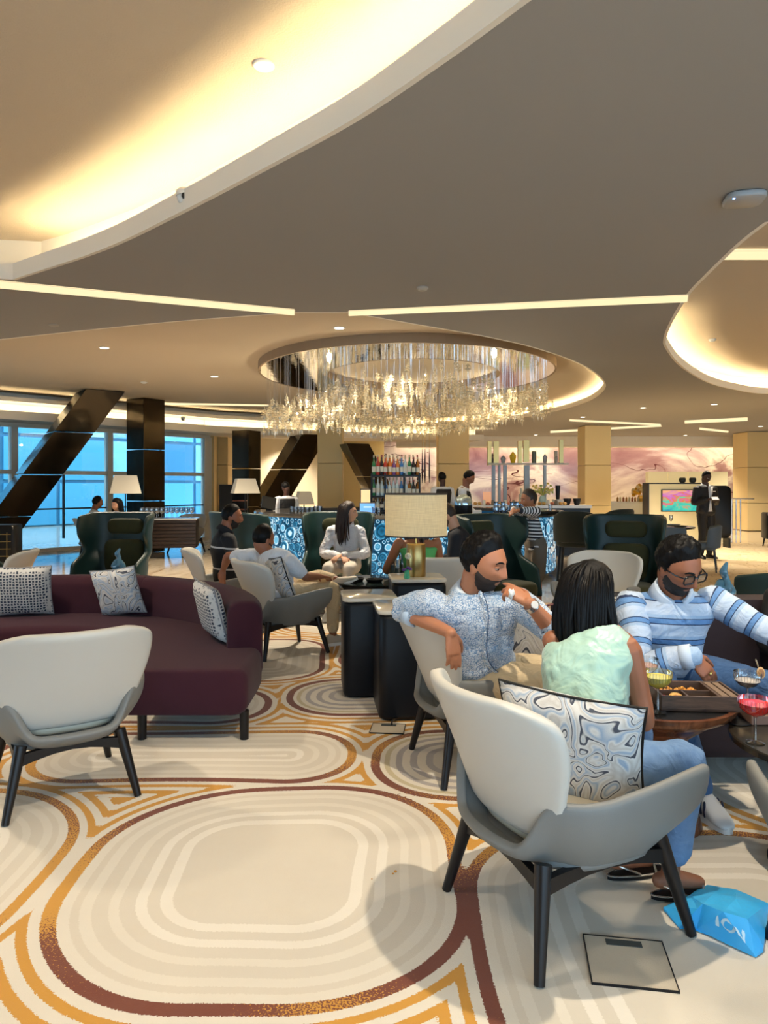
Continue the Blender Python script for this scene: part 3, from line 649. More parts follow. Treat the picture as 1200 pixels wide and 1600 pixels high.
def bottle(col):
    if col in bottle_kind: return dup(bottle_kind[col], (0, 0, 0))
    t = thing('liquor_bottle', '', 'bottle'); mm = M('bottle_'+col, bcols[col], .08, coat=.5)
    MB().lathe([(.034, 0), (.038, .01), (.038, .17), (.030, .20), (.014, .225), (.013, .28)], 10).build('glass', mm, t)
    MB().lathe([(.016, .28), (.016, .315), (.002, .317)], 8).build('cap', M('cap_'+col, (.5, .42, .3, 1) if col != 'dark' else (.3, .05, .04, 1), .4), t)
    MB().lathe([(.0388, .05), (.0392, .055), (.0392, .13), (.0388, .135)], 10, cap=False).build('paper_label', M('label_paper', (.72, .70, .62, 1), .7), t)
    bottle_kind[col] = t; return t
rnd = random.Random(5)
for z, nm, cols, sc in ((1.667, 'top', ['green', 'red', 'dark', 'red', 'orange', 'violet', 'orange', 'blue', 'clear', 'green', 'dark', 'amber'], 1.05), (1.307, 'middle', ['green', 'clear', 'clear', 'blue', 'clear', 'clear', 'clear', 'blue', 'clear', 'amber', 'dark', 'amber'], .95), (1.062, 'bottom', ['dark', 'clear', 'dark', 'clear', 'clear', 'blue', 'clear', 'dark', 'clear', 'clear', 'amber', 'clear'], .68)):
    for row, yy in ((0, -.11), (1, .03)):
        for i, c_ in enumerate(cols):
            if row: c_ = cols[(i*5+3) % len(cols)]
            o = bottle(c_); o.location = ((SX0+SX1)/2-wS/2+(i+.5)*wS/12+rnd.uniform(-.008, .008), SY+yy, z); s_ = sc*(rnd.uniform(.9, 1.06) if not row else 1.06); o.scale = (.86, .86, s_)
            o['label'] = '%s liquor bottle, %s row, %s bay of the %s shelf in the bar rack' % (c_ if c_ != 'clear' else 'clear glass', ('front', 'back')[row], 'left' if i < 3 else 'middle' if i < 8 else 'right', nm); o['group'] = '%s bottles on the %s shelf' % (c_, nm)
# glass shelf rack hanging right of the bottles: tall thin vases
for i, px in enumerate((660, 664, 671)):
    p = P(px, 744, 13.4); t = thing('pendant_lamp', ('slim dark pendant lamp right of the bottle shelf, leftmost', 'slim dark pendant lamp right of the bottle shelf, middle one', 'slim dark pendant lamp right of the bottle shelf, rightmost')[i], 'lamp', (p.x, p.y, p.z))
    MB().lathe([(.004, .5), (.012, .3), (.016, .0), (.006, -.12), (.002, -.13)], 8).build('body', M('smoked_glass', (.06, .03, .035, 1), .15), t)
    MB().tube([(0, 0, .5), (0, 0, ZD-.002-p.z)], .004, 6).build('cord', m_gold, t)
# tall display frame with gold posts and vases
Y_ = 16.4; t = thing('display_shelf', 'tall gold and steel display frame holding vases behind the bar', 'shelf', (P(824, 0, Y_).x, Y_, 0)); xo = t.location.x
def zz(py): return P(0, py, Y_).z
for px, w_, py0, py1, mm in ((764.5, 6, 727, 690, m_brass), (775, 8, 727, 690, m_brass), (812, 6, 724, 689, m_brass), (822, 9, 722, 688, m_brass), (876.5, 6, 724, 687, m_brass)):
    MB().box((P(px, 0, Y_).x-xo, 0, (zz(py0)+zz(py1))/2), (w_/FPX*Y_, .1, zz(py1)-zz(py0))).build('gold_post', mm, t, smooth=False)
m_post = M('pale_blue_post', (.34, .42, .50, 1), .4)
for px, w_ in ((771, 5), (780, 3.5), (789, 5), (823, 8), (851, 4)):
    MB().box((P(px, 0, Y_).x-xo, 0, zz(727)/2), (w_/FPX*Y_, .09, zz(727))).build('lower_post', m_post, t, smooth=False)
MB().box((P(824, 0, Y_).x-xo, -.02, zz(725)), (124/FPX*Y_, .3, .035)).build('shelf_board', M('grey_board', (.42, .40, .36, 1), .4), t, smooth=False)
def vase(px, py, Y, h, r, prof, m, label, z=None, parts=None):
    p = P(px, py, Y); t = thing('vase', label, 'vase', (p.x, Y-.03, p.z if z is None else z)); k = [(a*r, b*h) for a, b in prof]
    MB().lathe(k, 16).build('body', m, t); return t
jar = [(.55, 0), (.6, .03), (.95, .5), (1, .62), (.8, .78), (.4, .84), (.42, .88), (.55, .9), (.3, .96), (.08, 1)]
cyl = [(.9, 0), (1, .02), (1, .95), (.7, 1), (.6, 1)]
zs_ = zz(725)+.019
vase(801, 725, Y_, .25, .075, jar, M('yellow_glaze', (.72, .48, .02, 1), .25), 'yellow lidded ginger jar on the display shelf', zs_)
vase(786, 725, Y_, .17, .06, jar, M('grey_glaze', (.35, .36, .38, 1), .3), 'small grey jar left of the yellow one', zs_)
vase(834, 725, Y_, .27, .05, cyl, M('dark_green_glaze', (.08, .09, .05, 1), .3), 'tall dark green jar with a cap right of the yellow one', zs_)
vase(851, 725, Y_, .2, .055, jar, MAT['grey_glaze'], 'grey lidded urn near the right end of the shelf', zs_)
vase(868, 725, Y_, .27, .038, [(1, 0), (1, .45), (1.3, .5), (.8, .55), (1, .6), (1, 1)], M('stone_glaze', (.42, .38, .32, 1), .5), 'slim stone coloured double vase at the right end of the shelf', zs_)
vase(769, 725, Y_, .22, .03, [(.6, 0), (1, .3), (.4, .6), (.7, .8), (.2, 1)], M('dark_bronze', (.05, .035, .03, 1), .4), 'slim dark figurine at the left end of the display shelf', zs_)
# buffet counter inside, with food, jars and pots
Yb = 15.8; bc = thing('buffet_counter', 'long back counter with pale top, laid with food and jars behind the bar', 'counter', (P(824, 0, Yb).x, Yb, 0)); zb = 1.06; bw = 2.55
MB().box((0, 0, zb/2-.03), (bw, .55, zb-.06)).build('base', m_black, bc, smooth=False); MB().box((0, 0, zb-.03), (bw+.06, .6, .06)).build('top', M('pale_stone', (.75, .74, .72, 1), .2), bc, smooth=False)
xb = lambda px: P(px, 0, Yb).x
def onbuf(name, px, label, cat, dy=0): return thing(name, label, cat, (xb(px), Yb-.12+dy, zb))
t = onbuf('flower_vase', 850, 'flower arrangement of yellow green lilies on the back counter', 'flowers', .25); MB().lathe([(.06, 0), (.09, .08), (.07, .16), (.05, .2)], 14).build('vase', M('pale_blue_glass', (.45, .62, .62, 1), .15), t)
rnd = random.Random(2)
for i in range(26):
    a, e = rnd.uniform(0, 2*PI), rnd.uniform(.1, 1.3); d = V((math.cos(a)*math.sin(e), math.sin(a)*math.sin(e), math.cos(e))); p0 = V((0, 0, .2)); p1 = p0+d*rnd.uniform(.14, .3)
    mb = MB(); mb.tube([p0, (p0+p1)/2+V((0, 0, .03)), p1], [.006, .008, .006], 5); mb.ell(p1, (.035, .035, .022), 6, 4, d.to_track_quat('Z', 'Y').to_matrix()); mb.build('flower', M('lily', ((.75, .72, .25, 1), (.8, .6, .12, 1), (.5, .6, .2, 1))[i % 3], .6) if i < 1 else M('lily%d' % (i % 3), ((.75, .72, .25, 1), (.8, .6, .12, 1), (.4, .5, .15, 1))[i % 3], .6), t)
vase(814, 770, Yb, .36, .055, [(.9, 0), (1, .02), (1, .62), (.6, .66), (.55, .72), (.5, 1)], M('pale_green_ceramic', (.62, .60, .50, 1), .4), 'tall pale bottle shaped vase on the back counter', zb)
vase(871, 760, Yb, .30, .06, [(.6, 0), (.62, .05), (.8, .55), (.9, 1)], m_black, 'tall black tapered vase right of the flowers', zb+.12); 
MB().box((0, 0, 0), (.2, .2, .116)).build('plinth', m_white, None, smooth=False).name = 'riser'; o = bpy.data.objects['riser']; o.location = (xb(871), Yb-.03, zb+.059); tag(o, 'low white riser under the tall black vase', 'riser')
for i, (px, lb) in enumerate(((886, 'squat black pot at the right end of the back counter, left one'), (901, 'squat black pot at the right end of the back counter, right one'))):
    t = onbuf('pot', px, lb, 'pot', .1); MB().lathe([(.05, 0), (.06, .02), (.085, .12), (.085, .14), (.07, .14), (.068, .1)], 16).build('body', m_black, t)
rnd = random.Random(9)
for i in range(22):
    px = 741+i*6.6; col = ((.55, .28, .06, 1), (.7, .42, .12, 1), (.8, .78, .72, 1), (.62, .18, .10, 1), (.2, .16, .12, 1))[i % 5]; kind = ('bread_roll', 'pastry', 'jam_jar', 'pastry', 'jam_jar')[i % 5]
    t = onbuf(kind, px, '%s among the food laid along the back counter' % ('golden bread roll', 'small orange pastry', 'small white jar', 'red glazed pastry', 'dark lidded jar')[i % 5], kind.replace('_', ' ').split()[-1], rnd.uniform(-.1, -.02)); t['group'] = '%s along the back counter' % kind.replace('_', ' ')
    mb = MB()
    if kind == 'jam_jar': mb.lathe([(.03, 0), (.034, .01), (.034, .08), (.028, .09), (.028, .11), (.002, .112)], 10)
    else: mb.ell((0, 0, .035), (.045, .04, .036), 9, 5)
    mb.build('body', M('food%d' % (i % 5), col, .5), t)
t = onbuf('menu_board', 762, 'small peach coloured menu card standing on the back counter', 'menu', .2); MB().box((0, 0, .15), (.17, .03, .26), rot=Matrix.Rotation(R(-8), 3, 'X')).build('card', M('peach_card', (.85, .45, .28, 1), .6, emit=((.85, .42, .22, 1), .35)), t, smooth=False); MB().box((0, .03, .01), (.14, .08, .02)).build('foot', m_black, t, smooth=False)
# things on the bar top
zt = 1.056
def onbar(name, px, Y, label, cat): return thing(name, label, cat, ((px-600)/FPX*Y, Y, zt))
t = onbar('tablet', 574, 10.88, 'blue lit tablet on a stand on the near edge of the bar', 'tablet')
rt = Matrix.Rotation(R(-28), 3, 'X'); MB().box((0, 0, .10), (.24, .015, .17), rot=rt).build('case', m_black, t, smooth=False, bevel=.004); MB().box((0, -.009, .096), (.215, .004, .15), rot=rt).build('screen', emitter('blue_screen', (.10, .38, .95), 1.1), t, smooth=False); MB().box((0, .05, .05), (.06, .1, .1)).build('stand', m_black, t, smooth=False)
MB().box((.0, -.0125, .11), (.11, .002, .02), rot=rt).build('screen_text', emitter('pale_screen', (.6, .8, 1), 1.0), t, smooth=False)
t = onbar('menu_light', 571, 11.05, 'cream lit menu board behind the blue tablet', 'menu'); MB().box((0, .1, .22), (.16, .03, .32)).build('frame', m_black, t, smooth=False); MB().box((0, .083, .22), (.14, .004, .29)).build('panel', M('cream_card', (.85, .70, .42, 1), .6, emit=((.85, .62, .30, 1), .5)), t, smooth=False); MB().box((0, .1, .03), (.1, .08, .06)).build('foot', m_black, t, smooth=False)
rnd = random.Random(4); gk = None
m_glass2 = glassy('bar_glass', (.93, .95, .97, 1), .22)
def tumbler(t, h=.10, r=.035): MB().lathe([(r*.8, 0), (r*.85, .004), (r, h), (r*.94, h), (r*.8, .012), (.001, .012)], 10).build('bowl', m_glass2, t)
for i, px in enumerate((456, 462, 468, 473, 480, 487, 494, 500, 585, 592, 700, 706, 780, 796, 812, 860)):
    Y = BY-BRY*.93*math.sqrt(max(.0, 1-(((px-600)/FPX*11.2-BX)/(BRX*.93))**2)); t = onbar('tumbler', px, Y, 'clear glass tumbler standing on the bar top', 'glass'); t['group'] = 'tumblers on the bar top'; tumbler(t, .09+.03*rnd.random())
t = onbar('ice_bucket', 724, 10.85, 'round chrome ice bucket with a dark base beside the bartender', 'bucket'); MB().lathe([(.12, 0), (.13, .02), (.13, .14)], 24).build('base', m_black, t); MB().lathe([(.13, .14), (.132, .2), (.10, .26), (.05, .29), (.001, .30)], 24).build('lid', M('blue_chrome', (.55, .72, .85, 1), .15, .8), t)
for i, px in enumerate((744, 746)):
    pass
t = onbar('napkin_holder', 745, 10.75, 'white napkin holder on the bar beside the ice bucket', 'napkins'); MB().box((0, 0, .035), (.13, .1, .07)).build('holder', m_white, t, smooth=False, bevel=.006)
for i, px in enumerate((775, 786, 800, 808, 816)):
    t = onbar('chrome_jug', px, 11.0, 'chrome jug among a row on the bar top', 'jug'); t['group'] = 'chrome jugs on the bar top'; MB().lathe([(.04, 0), (.045, .02), (.04, .12), (.03, .16), (.036, .19)], 12).build('body', M('dark_chrome', (.35, .42, .52, 1), .15, .9), t); MB().tube([(.04, 0, .05), (.075, 0, .07), (.075, 0, .12), (.035, 0, .15)], .006, 6, 3).build('handle', MAT['dark_chrome'], t)
for i, (px, Y) in enumerate(((795, 10.85), (861, 11.35))):
    t = onbar('serving_tray', px, Y, ('round dark serving tray on the near edge of the bar', 'round dark serving tray at the right end of the bar')[i], 'tray'); MB().lathe([(.001, .006), (.2, .006), (.23, .03), (.235, .03), (.21, 0), (.001, 0)], 24).build('body', m_black, t)
t = onbar('document_stand', 420, 12.5, 'black stand with a white sheet at the left end of the bar', 'stand'); rt = Matrix.Rotation(R(-35), 3, 'X') @ Matrix.Rotation(R(20), 3, 'Z'); MB().box((0, 0, .13), (.24, .02, .24), rot=rt).build('panel', m_black, t, smooth=False); MB().box((-.02, -.012, .14), (.10, .004, .18), rot=rt).build('sheet', m_white, t, smooth=False); MB().box((0, .04, .04), (.1, .1, .08)).build('foot', m_black, t, smooth=False)
# ================================================================== SEATING
def sstep(a, b, x): 
    t = max(0, min(1, (x-a)/(b-a))); return t*t*(3-2*t)
def lounge_chair_meshes(shell, back, inner, legm):
    d = {}
    # the tub: arms, low rear rim
    def fn(u, v):
        a = (u-.5)*2; s = abs(a)
        # plan: U shape
        th = a*R(118); X = .345*math.sin(th) if s < .76 else math.copysign(.345*math.sin(R(118)*.76), a)
        rx = .35; y0 = -.05
        if s < .60:
            th = a/.60*R(90); px, py = rx*math.sin(th)*1.0, y0-.27*math.cos(th)
        else:
            k = (s-.60)/.40; px, py = math.copysign(rx+.012*math.sin(k*PI)-.02*k*k, a), y0+.365*k
        top = .36+.175*sstep(.18, .33, s)+.055*sstep(.4, .95, s)
        bot = .285+.035*sstep(.8, 1, s)
        f = v**.8; z = bot+(top-bot)*v
        q = .66+.34*math.sin(min(1, v*1.15)*PI/2)
        lean = 1+.03*v
        return (px*q*lean, (py*q if py < 0 else py*(.70+.30*min(1, v*1.7)))+(-.02*v if s < .5 else 0), z)
    mb = MB(); mb.grid(60, 8, fn); d['shell'] = (mb, shell, dict(solid=.035, subsurf=1))
    mb = MB(); mb.rbox((0, .02, .305), (.52, .52, .07), .2, seg=5); d['seat_base'] = (mb, shell, {})
    mb = MB(); mb.rbox((0, .03, .385), (.56, .56, .11), .22, seg=5); d['seat'] = (mb, inner, dict(subsurf=1))
    # backrest: a leaning curved panel with rounded corners, narrower below
    def bk(u, v):
        a = (u-.5)*2; z = .375+.465*v
        w_ = .275+.085*sstep(0, .75, v)
        if v > .80: w_ *= math.sqrt(max(.0, 1-((v-.80)/.20)**2.6))*.42+.58
        if v < .22: w_ *= .72+.28*math.sqrt(max(0, 1-((.22-v)/.22)**2))
        x = a*w_
        y = -.245-.19*v-.02*v*v+.16*(x/.36)**2*(.6+.4*v)
        return (x, y, z)
    mb = MB(); mb.grid(16, 14, bk); d['backrest'] = (mb, back, dict(solid=.045, subsurf=1))
    # legs
    for sx in (-1, 1):
        for sy, nm in ((1, 'front'), (-1, 'back')):
            mb = MB(); mb.tube([(sx*.285, sy*.305, .0), (sx*.215, sy*.235-.005, .315)], [.017, .028], 12, round_caps=False); d['leg_%d%d' % (sx, sy)] = (mb, legm, {})
    def rail(a, b):
        a, b = V(a), V(b); q = [a.lerp(b, i/6)+V((0, 0, .028*math.sin(PI*i/6))) for i in range(7)]; mb = MB(); r = []
        dr = (b-a).normalized(); sd = dr.cross(V((0, 0, 1)))
        for i, p in enumerate(q):
            h = .052-.018*math.sin(PI*i/6); r.append([p+sd*.014+V((0, 0, h*.3)), p-sd*.014+V((0, 0, h*.3)), p-sd*.014-V((0, 0, h*.7)), p+sd*.014-V((0, 0, h*.7))])
        mb.loft(r); return mb
    for sx in (-1, 1): d['rail_%d' % sx] = (rail((sx*.228, -.255, .262), (sx*.228, .255, .262)), legm, {})
    d['rail_b'] = (rail((-.228, -.25, .262), (.228, -.25, .262)), legm, {}); d['rail_f'] = (rail((-.228, .25, .262), (.228, .25, .262)), legm, {})
    return d
def make_chair(name, label, meshes, group=None):
    t = thing(name, label, 'chair', (0, 0, 0), 0, group)
    for k, (mb, m, opt) in meshes.items(): mb.build(k.split('_')[0] if k.split('_')[0] in ('leg', 'rail') else k, m, t, **opt)
    return t
lc = lounge_chair_meshes(m_grey, m_leather, m_inner, m_darkwood)
chair0 = make_chair('lounge_chair', 'cream backed lounge chair in the right foreground, the dark haired woman sits in it', lc); chair0.location = (.625, 2.575, .008); chair0.rotation_euler = (0, 0, R(-66))
dup(chair0, (-1.585, 3.63, .008), R(33), 'empty lounge chair with white back in front of the plum sofa')
dup(chair0, (-.905, 6.6, .008), R(-57), 'grey lounge chair with pale back under the man in the white tee')
dup(chair0, (.52, 3.95, .008), R(-76), 'lounge chair beside the black tables, holding the man in the floral shirt')
dup(chair0, (1.53, 2.10, .008), R(-4), 'lounge chair cut off by the lower right edge of the picture')
dup(chair0, (-1.62, 7.6, .008), R(-75), 'pale lounge chair under the man in black at the bar side')
dup(chair0, (.52, 7.0, .008), R(8), 'pale lounge chair whose back shows behind the big table lamp')
dup(chair0, (2.0, 6.9, .008), R(150), 'pale lounge chair seen just above the dark haired woman')
dup(chair0, (-4.35, 16.2, 0), R(165), 'small cream lounge chair far back beside the sideboard')
dup(chair0, (-3.95, 7.35, .008), R(100), 'lounge chair with cream rim at the left edge behind the sofa')
# cushions
def cushion(name, label, loc, rot, m, w_=.44, h=.44, t_=.13, pipe=None):
    root = thing(name, label, 'cushion', loc); root.rotation_euler = rot
    def fn(sg):
        def f(u, v):
            a, b = (u-.5)*2, (v-.5)*2; k = max(0, (1-a**4)*(1-b**4))**.55
            e = 1-.07*(1-a*a)*abs(b)**2-.0; e2 = 1-.07*(1-b*b)*abs(a)**2
            return (a*w_/2*e2, sg*t_/2*k, b*h/2*e)
        return f
    mb = MB(); mb.grid(16, 16, fn(1)); mb.grid(16, 16, fn(-1)); mb.build('cover', m, root, auto=False, wrinkle=.012, wscale=.12)
    pts = []
    for i in range(48):
        s_ = i/48*4; k = int(s_); q = (s_-k)*2-1; a, b = ((q, -1), (1, q), (-q, 1), (-1, -q))[k]
        e = 1-.07*(1-a*a)*abs(b)**2; e2 = 1-.07*(1-b*b)*abs(a)**2; pts.append(V((a*w_/2*e2, 0, b*h/2*e)))
    mb = MB(); mb.tube(pts+[pts[0]], .005, 6, round_caps=False); mb.build('piping', pipe or m_black, root); return root
def swirl_mat(key, tint):
    n = NT(key); co = n.coord('Object'); v = n.noise(co, 5.5, 2, .4, .9); f = n.math('FRACT', n.math('MULTIPLY', v, 9.0))
    c = n.ramp(f, [(0, rgb(70, 74, 86)), (.10, rgb(70, 74, 86)), (.16, rgb(206, 204, 200)), (.45, tint), (.6, rgb(214, 212, 208)), (.75, rgb(192, 186, 180)), (1, rgb(216, 214, 210))])
    n.base(c); n.rough(.8); n.bump(n.noise(co, 300, 2), .2); return n.m
m_swirl = swirl_mat('agate_swirl_fabric', rgb(150, 168, 190)); m_swirl2 = swirl_mat('agate_swirl_fabric_warm', rgb(190, 184, 174))
def weave_mat(key, a, b, sc=42):
    n = NT(key); co = n.coord('Object', (1, .3, 1)); q = n.n('ShaderNodeTexVoronoi', feature='DISTANCE_TO_EDGE', Scale=sc); q.inputs['Randomness'].default_value = .35; n.l(co, q.inputs['Vector'])
    n.base(n.ramp(q.outputs['Distance'], [(.0, b), (.14, b), (.24, a), (1, a)])); n.rough(.9); n.bump(q.outputs['Distance'], .6, .01); return n.m
m_weave = weave_mat('blue_white_weave', rgb(44, 56, 76), rgb(204, 202, 198)); m_weave2 = weave_mat('dark_dotted_weave', rgb(176, 172, 165), rgb(36, 34, 38), 60)
m_pipe = M('grey_piping', (.25, .25, .27, 1), .7)
# ------------------------------------------------ plum sofa
SC = V((-2.52, 4.62, 0)); sofa = thing('curved_sofa', 'long curved plum fabric sofa with dark legs at the left', 'sofa', SC)
def sweep(sec, angs, ext=0, n_ext=2):
    rings = []
    if ext:
        for i in range(n_ext): rings.append([V((r, -ext*(1-i/n_ext), z)) for r, z in sec])
    for a in angs: rings.append([V((r*math.cos(R(a)), r*math.sin(R(a)), z)) for r, z in sec])
    return rings
def rsec(r0, r1, z0, z1, r):
    return [((r0+r1)/2+p[0], (z0+z1)/2+p[1]) for p in rrect(r1-r0, z1-z0, r, 4)]
def softend(rings, k=.05):
    """close a sweep with a rounded end"""
    out = []
    for idx, s in ((0, -1), (-1, 1)):
        r = rings[idx]; c = sum(r, V((0, 0, 0)))/len(r); nx = rings[1] if idx == 0 else rings[-2]; d = (c-sum(nx, V((0, 0, 0)))/len(nx)).normalized()
        out.append([[c+(p-c)*(1-k_*.10)+d*k*h for p in r] for k_, h in ((.18, .45), (.5, .8), (1.0, 1.0))])
    return out[0][::-1]+rings+out[1]
mb = MB(); mb.loft(softend(sweep(rsec(.93, 1.73, .16, .43, .07), list(range(0, 140, 6)), .33), .05)); mb.build('seat', m_purple, sofa, auto=False)
for k, (a0, a1) in enumerate(((9, 69), (70.0, 138))):
    mb = MB(); mb.loft(softend(sweep(rsec(1.50, 1.735, .20, .735, .085), list(np.linspace(a0, a1, 16))), .045)); mb.build('backrest', m_purple, sofa, auto=False)
for a, r in ((-12, 1.10), (-12.2, 1.70), (34, 1.62), (70, 1.0), (70, 1.66), (110, 1.65), (132, 1.0)):
    x, y = (r*math.cos(R(a)), r*math.sin(R(a))) if a > 0 else (r, -.30)
    MB().tube([(x, y, .008), (x, y, .175)], [.026, .028], 12, round_caps=False).build('leg', m_darkwood, sofa)
def sofa_pt(a, r, z): return V((SC.x+r*math.cos(R(a)), SC.y+r*math.sin(R(a)), z))
cushion('cushion', 'blue white woven cushion at the right end of the plum sofa', sofa_pt(17, 1.40, .64), (R(16), R(4), R(-58)), m_weave, .40, .40, .13, m_pipe)
cushion('cushion', 'grey agate patterned cushion in the middle of the plum sofa', sofa_pt(75, 1.40, .63), (R(14), R(-8), R(-16)), m_swirl, .42, .40, .13, m_pipe)
cushion('cushion', 'grey woven cushion at the left edge of the picture on the sofa', sofa_pt(107, 1.40, .64), (R(14), R(0), R(14)), m_weave, .46, .42, .14, m_pipe)
cushion('cushion', 'agate patterned cushion behind the dark haired woman', (.64, 2.52, .60), (R(16), R(3), R(-30)), m_swirl, .50, .42, .15, m_black)
cushion('cushion', 'dark patterned cushion behind the man in the white tee', (-.93, 6.50, .66), (R(18), R(-6), R(-57)), m_swirl, .42, .42, .12, m_black)
cushion('cushion', 'pale agate cushion at the left elbow of the floral shirt man', (.86, 3.92, .62), (R(14), R(12), R(-30)), m_swirl2, .44, .42, .13, m_pipe)
cushion('cushion', 'black and grey dotted cushion behind the man in stripes', (1.17, 3.98, .70), (R(-12), R(4), R(8)), m_weave2, .44, .46, .13, m_black)
# ------------------------------------------------ wing chairs
def wing_chair():
    t = thing('wing_chair', '', 'wing chair')
    def D(z):
        return .60-.02*sstep(.3, .55, z)-.27*sstep(.56, .70, z)+.13*sstep(.74, .92, z)-.05*sstep(1.0, 1.16, z)
    def fn(u, v):
        a = (u-.5)*2; z = .24+.92*v; th = a*PI/2; s, c = math.sin(th), math.cos(th)
        W = .385+.03*sstep(.5, 1, v); x = math.copysign(abs(s)**.62, s)*W; dd = D(z); y = -.36-.10*v+dd*(1-abs(c)**.62)
        z2 = z-(.05*abs(a)**6 if v > .97 else 0); fl = .02*abs(a)**4*sstep(.6, 1, v)
        return (x*(1+fl), y, z2)
    mb = MB(); mb.grid(28, 26, fn); mb.build('shell', m_teal, t, solid=.05, subsurf=1)
    MB().rbox((0, .02, .33), (.62, .60, .20), .14, seg=4).build('seat', m_olive, t, subsurf=1)
    rt = Matrix.Rotation(R(-8), 3, 'X')
    def pad(w_, h, d_, r, z0, y0, nm, tuft=False):
        def f(u, v):
            p = rrect(w_, h, r, 5)
            return p
        mb = MB(); rings = []
        for k, dy in ((.90, 0), (1, .03*d_/.1), (1, .06*d_/.1), (.94, .085*d_/.1), (.8, .1*d_/.1), (.4, .104*d_/.1), (.02, .105*d_/.1)):
            rings.append([V((p[0]*k if k > .5 else p[0]*k, y0+dy, z0+p[1]*k)) for p in rrect(w_, h, r, 5)])
        mb.loft(rings); o = mb.build(nm, m_olive, t, auto=False)
        if tuft:
            for sx in (-.12, .12): MB().ell((sx, y0+.104*d_/.1, z0+.02), (.014, .008, .014), 8, 5).build('tuft_button', M('olive_button', (.03, .03, .004, 1), .7), o)
    pad(.50, .42, .09, .10, .62, -.40, 'back_cushion', True); pad(.46, .19, .08, .08, .985, -.44, 'headrest')
    for sx in (-1, 1):
        for sy in (-1, 1): MB().tube([(sx*.27, sy*.24, .0), (sx*.24, sy*.2, .26)], [.014, .022], 10, round_caps=False).build('leg', m_darkwood, t)
    return t
w0 = wing_chair(); w0.location = (-3.2, 8.6, .006); w0.rotation_euler = (0, 0, R(180-6)); w0['label'] = 'dark green wing chair behind the plum sofa, facing the viewer'
def wing(px, Y, rz, label, z=.006): return dup(w0, ((px-600)/FPX*Y, Y, z), R(rz), label)
wing(-22, 8.3, -62, 'green wing chair cut by the left edge, seen from its side')
wing(527, 8.75, 178, 'dark green wing chair in which the long haired woman sits')
wing(392, 9.5, -42, 'dark green wing chair right behind the two seated men', 0)
wing(785, 8.15, 214, 'green and olive wing chair on which the child leans')
wing(974, 8.0, 158, 'green and olive wing chair above the man in glasses')
t = thing('tub_chair', 'low dark green tub chair at the right edge', 'chair', (3.48, 6.5, .006), R(20))
def fn(u, v):
    a = (u-.5)*2; th = a*PI/2*1.05; return (.36*math.copysign(abs(math.sin(th))**.7, a), -.30+.55*(1-abs(math.cos(th))**.7)-.04*v, .28+(.50-.10*abs(a)**2)*v)
mb = MB(); mb.grid(20, 10, fn); mb.build('shell', m_teal, t, solid=.05, subsurf=1); MB().rbox((0, .0, .38), (.56, .54, .16), .14, seg=4).build('seat', m_teal, t, subsurf=1)
for sx in (-1, 1):
    for sy in (-1, 1): MB().tube([(sx*.26, sy*.24, 0), (sx*.23, sy*.2, .32)], [.013, .02], 10, round_caps=False).build('leg', m_darkwood, t)
# dark sofa at the right
t = thing('dark_sofa', 'dark aubergine sofa at the right behind the man in stripes', 'sofa', (1.95, 4.05, .006))
m_aub = M('aubergine_wool', (.018, .008, .012, 1), .85, bump=(400, .2))
MB().rbox((0, -.02, .28), (1.9, .85, .26), .1).build('seat', m_aub, t); MB().rbox((0, .36, .46), (1.9, .22, .72), .1).build('backrest', m_aub, t)
for sx in (-.88, .88):
    for sy in (-.34, .38): MB().tube([(sx, sy, 0), (sx, sy, .16)], .022, 10, round_caps=False).build('leg', m_darkwood, t)
# ------------------------------------------------ side tables
m_marb = M('pale_marble', (.80, .76, .66, 1), .12, var=(5, (.66, .60, .50, 1)))
m_navy = M('black_blue_lacquer', (.004, .006, .010, 1), .42, spec=.25)
def side_table(x, y, rz, h, w_, d_, label):
    t = thing('side_table', label, 'table', (x, y, .006), rz); MB().rbox((0, 0, h/2-.012), (w_, d_, h-.03), .055, seg=4).build('body', m_navy, t); MB().rbox((0, 0, h-.014), (w_+.012, d_+.012, .028), .06, seg=4).build('top', m_marb, t); return t
side_table(.145, 4.86, R(6), .70, .40, .44, 'black block side table with a cream marble top, nearer of the pair')
side_table(-.115, 5.36, R(6), .70, .38, .44, 'black block side table with a cream marble top, rear of the pair')
side_table(.27, 6.10, R(4), .735, .44, .44, 'black block side table with cream top under the big table lamp')
# floor boxes
def floor_box(px, py, rz, w_, d_, label, cable=False):
    p = F(px, py); t = thing('floor_box', label, 'floor box', (p.x, p.y, .0065), rz); mc = M('carpet_lid', rgb(196, 184, 164), .95, bump=(300, .4))
    MB().box((0, 0, .003), (w_, d_, .006)).build('lid', mc, t, smooth=False)
    fr = MB()
    for x, y, a, b in ((0, d_/2+.002, w_+.007, .0035), (0, -d_/2-.002, w_+.007, .002), (w_/2+.002, 0, .0035, d_), (-w_/2-.002, 0, .0035, d_)): fr.box((x, y, .0035), (a, b, .008))
    fr.build('frame', m_black, t, smooth=False); MB().box((-.02*0, d_/2-.028, .0065), (w_*.46, .03, .003)).build('cable_flap', M('grey_flap', (.05, .06, .06, 1), .6), t, smooth=False)
    if cable: MB().tube([(.02, d_/2-.03, .006), (.02, d_/2, .03), (.05, d_/2+.10, .012)], .006, 6, 4).build('cable', m_black, t)
    return t
floor_box(982, 1508, R(-9), .245, .235, 'square floor box lid with a cable flap in the right foreground')
floor_box(606, 1141, R(-6), .20, .17, 'floor box with a cable at the foot of the black side tables', True)
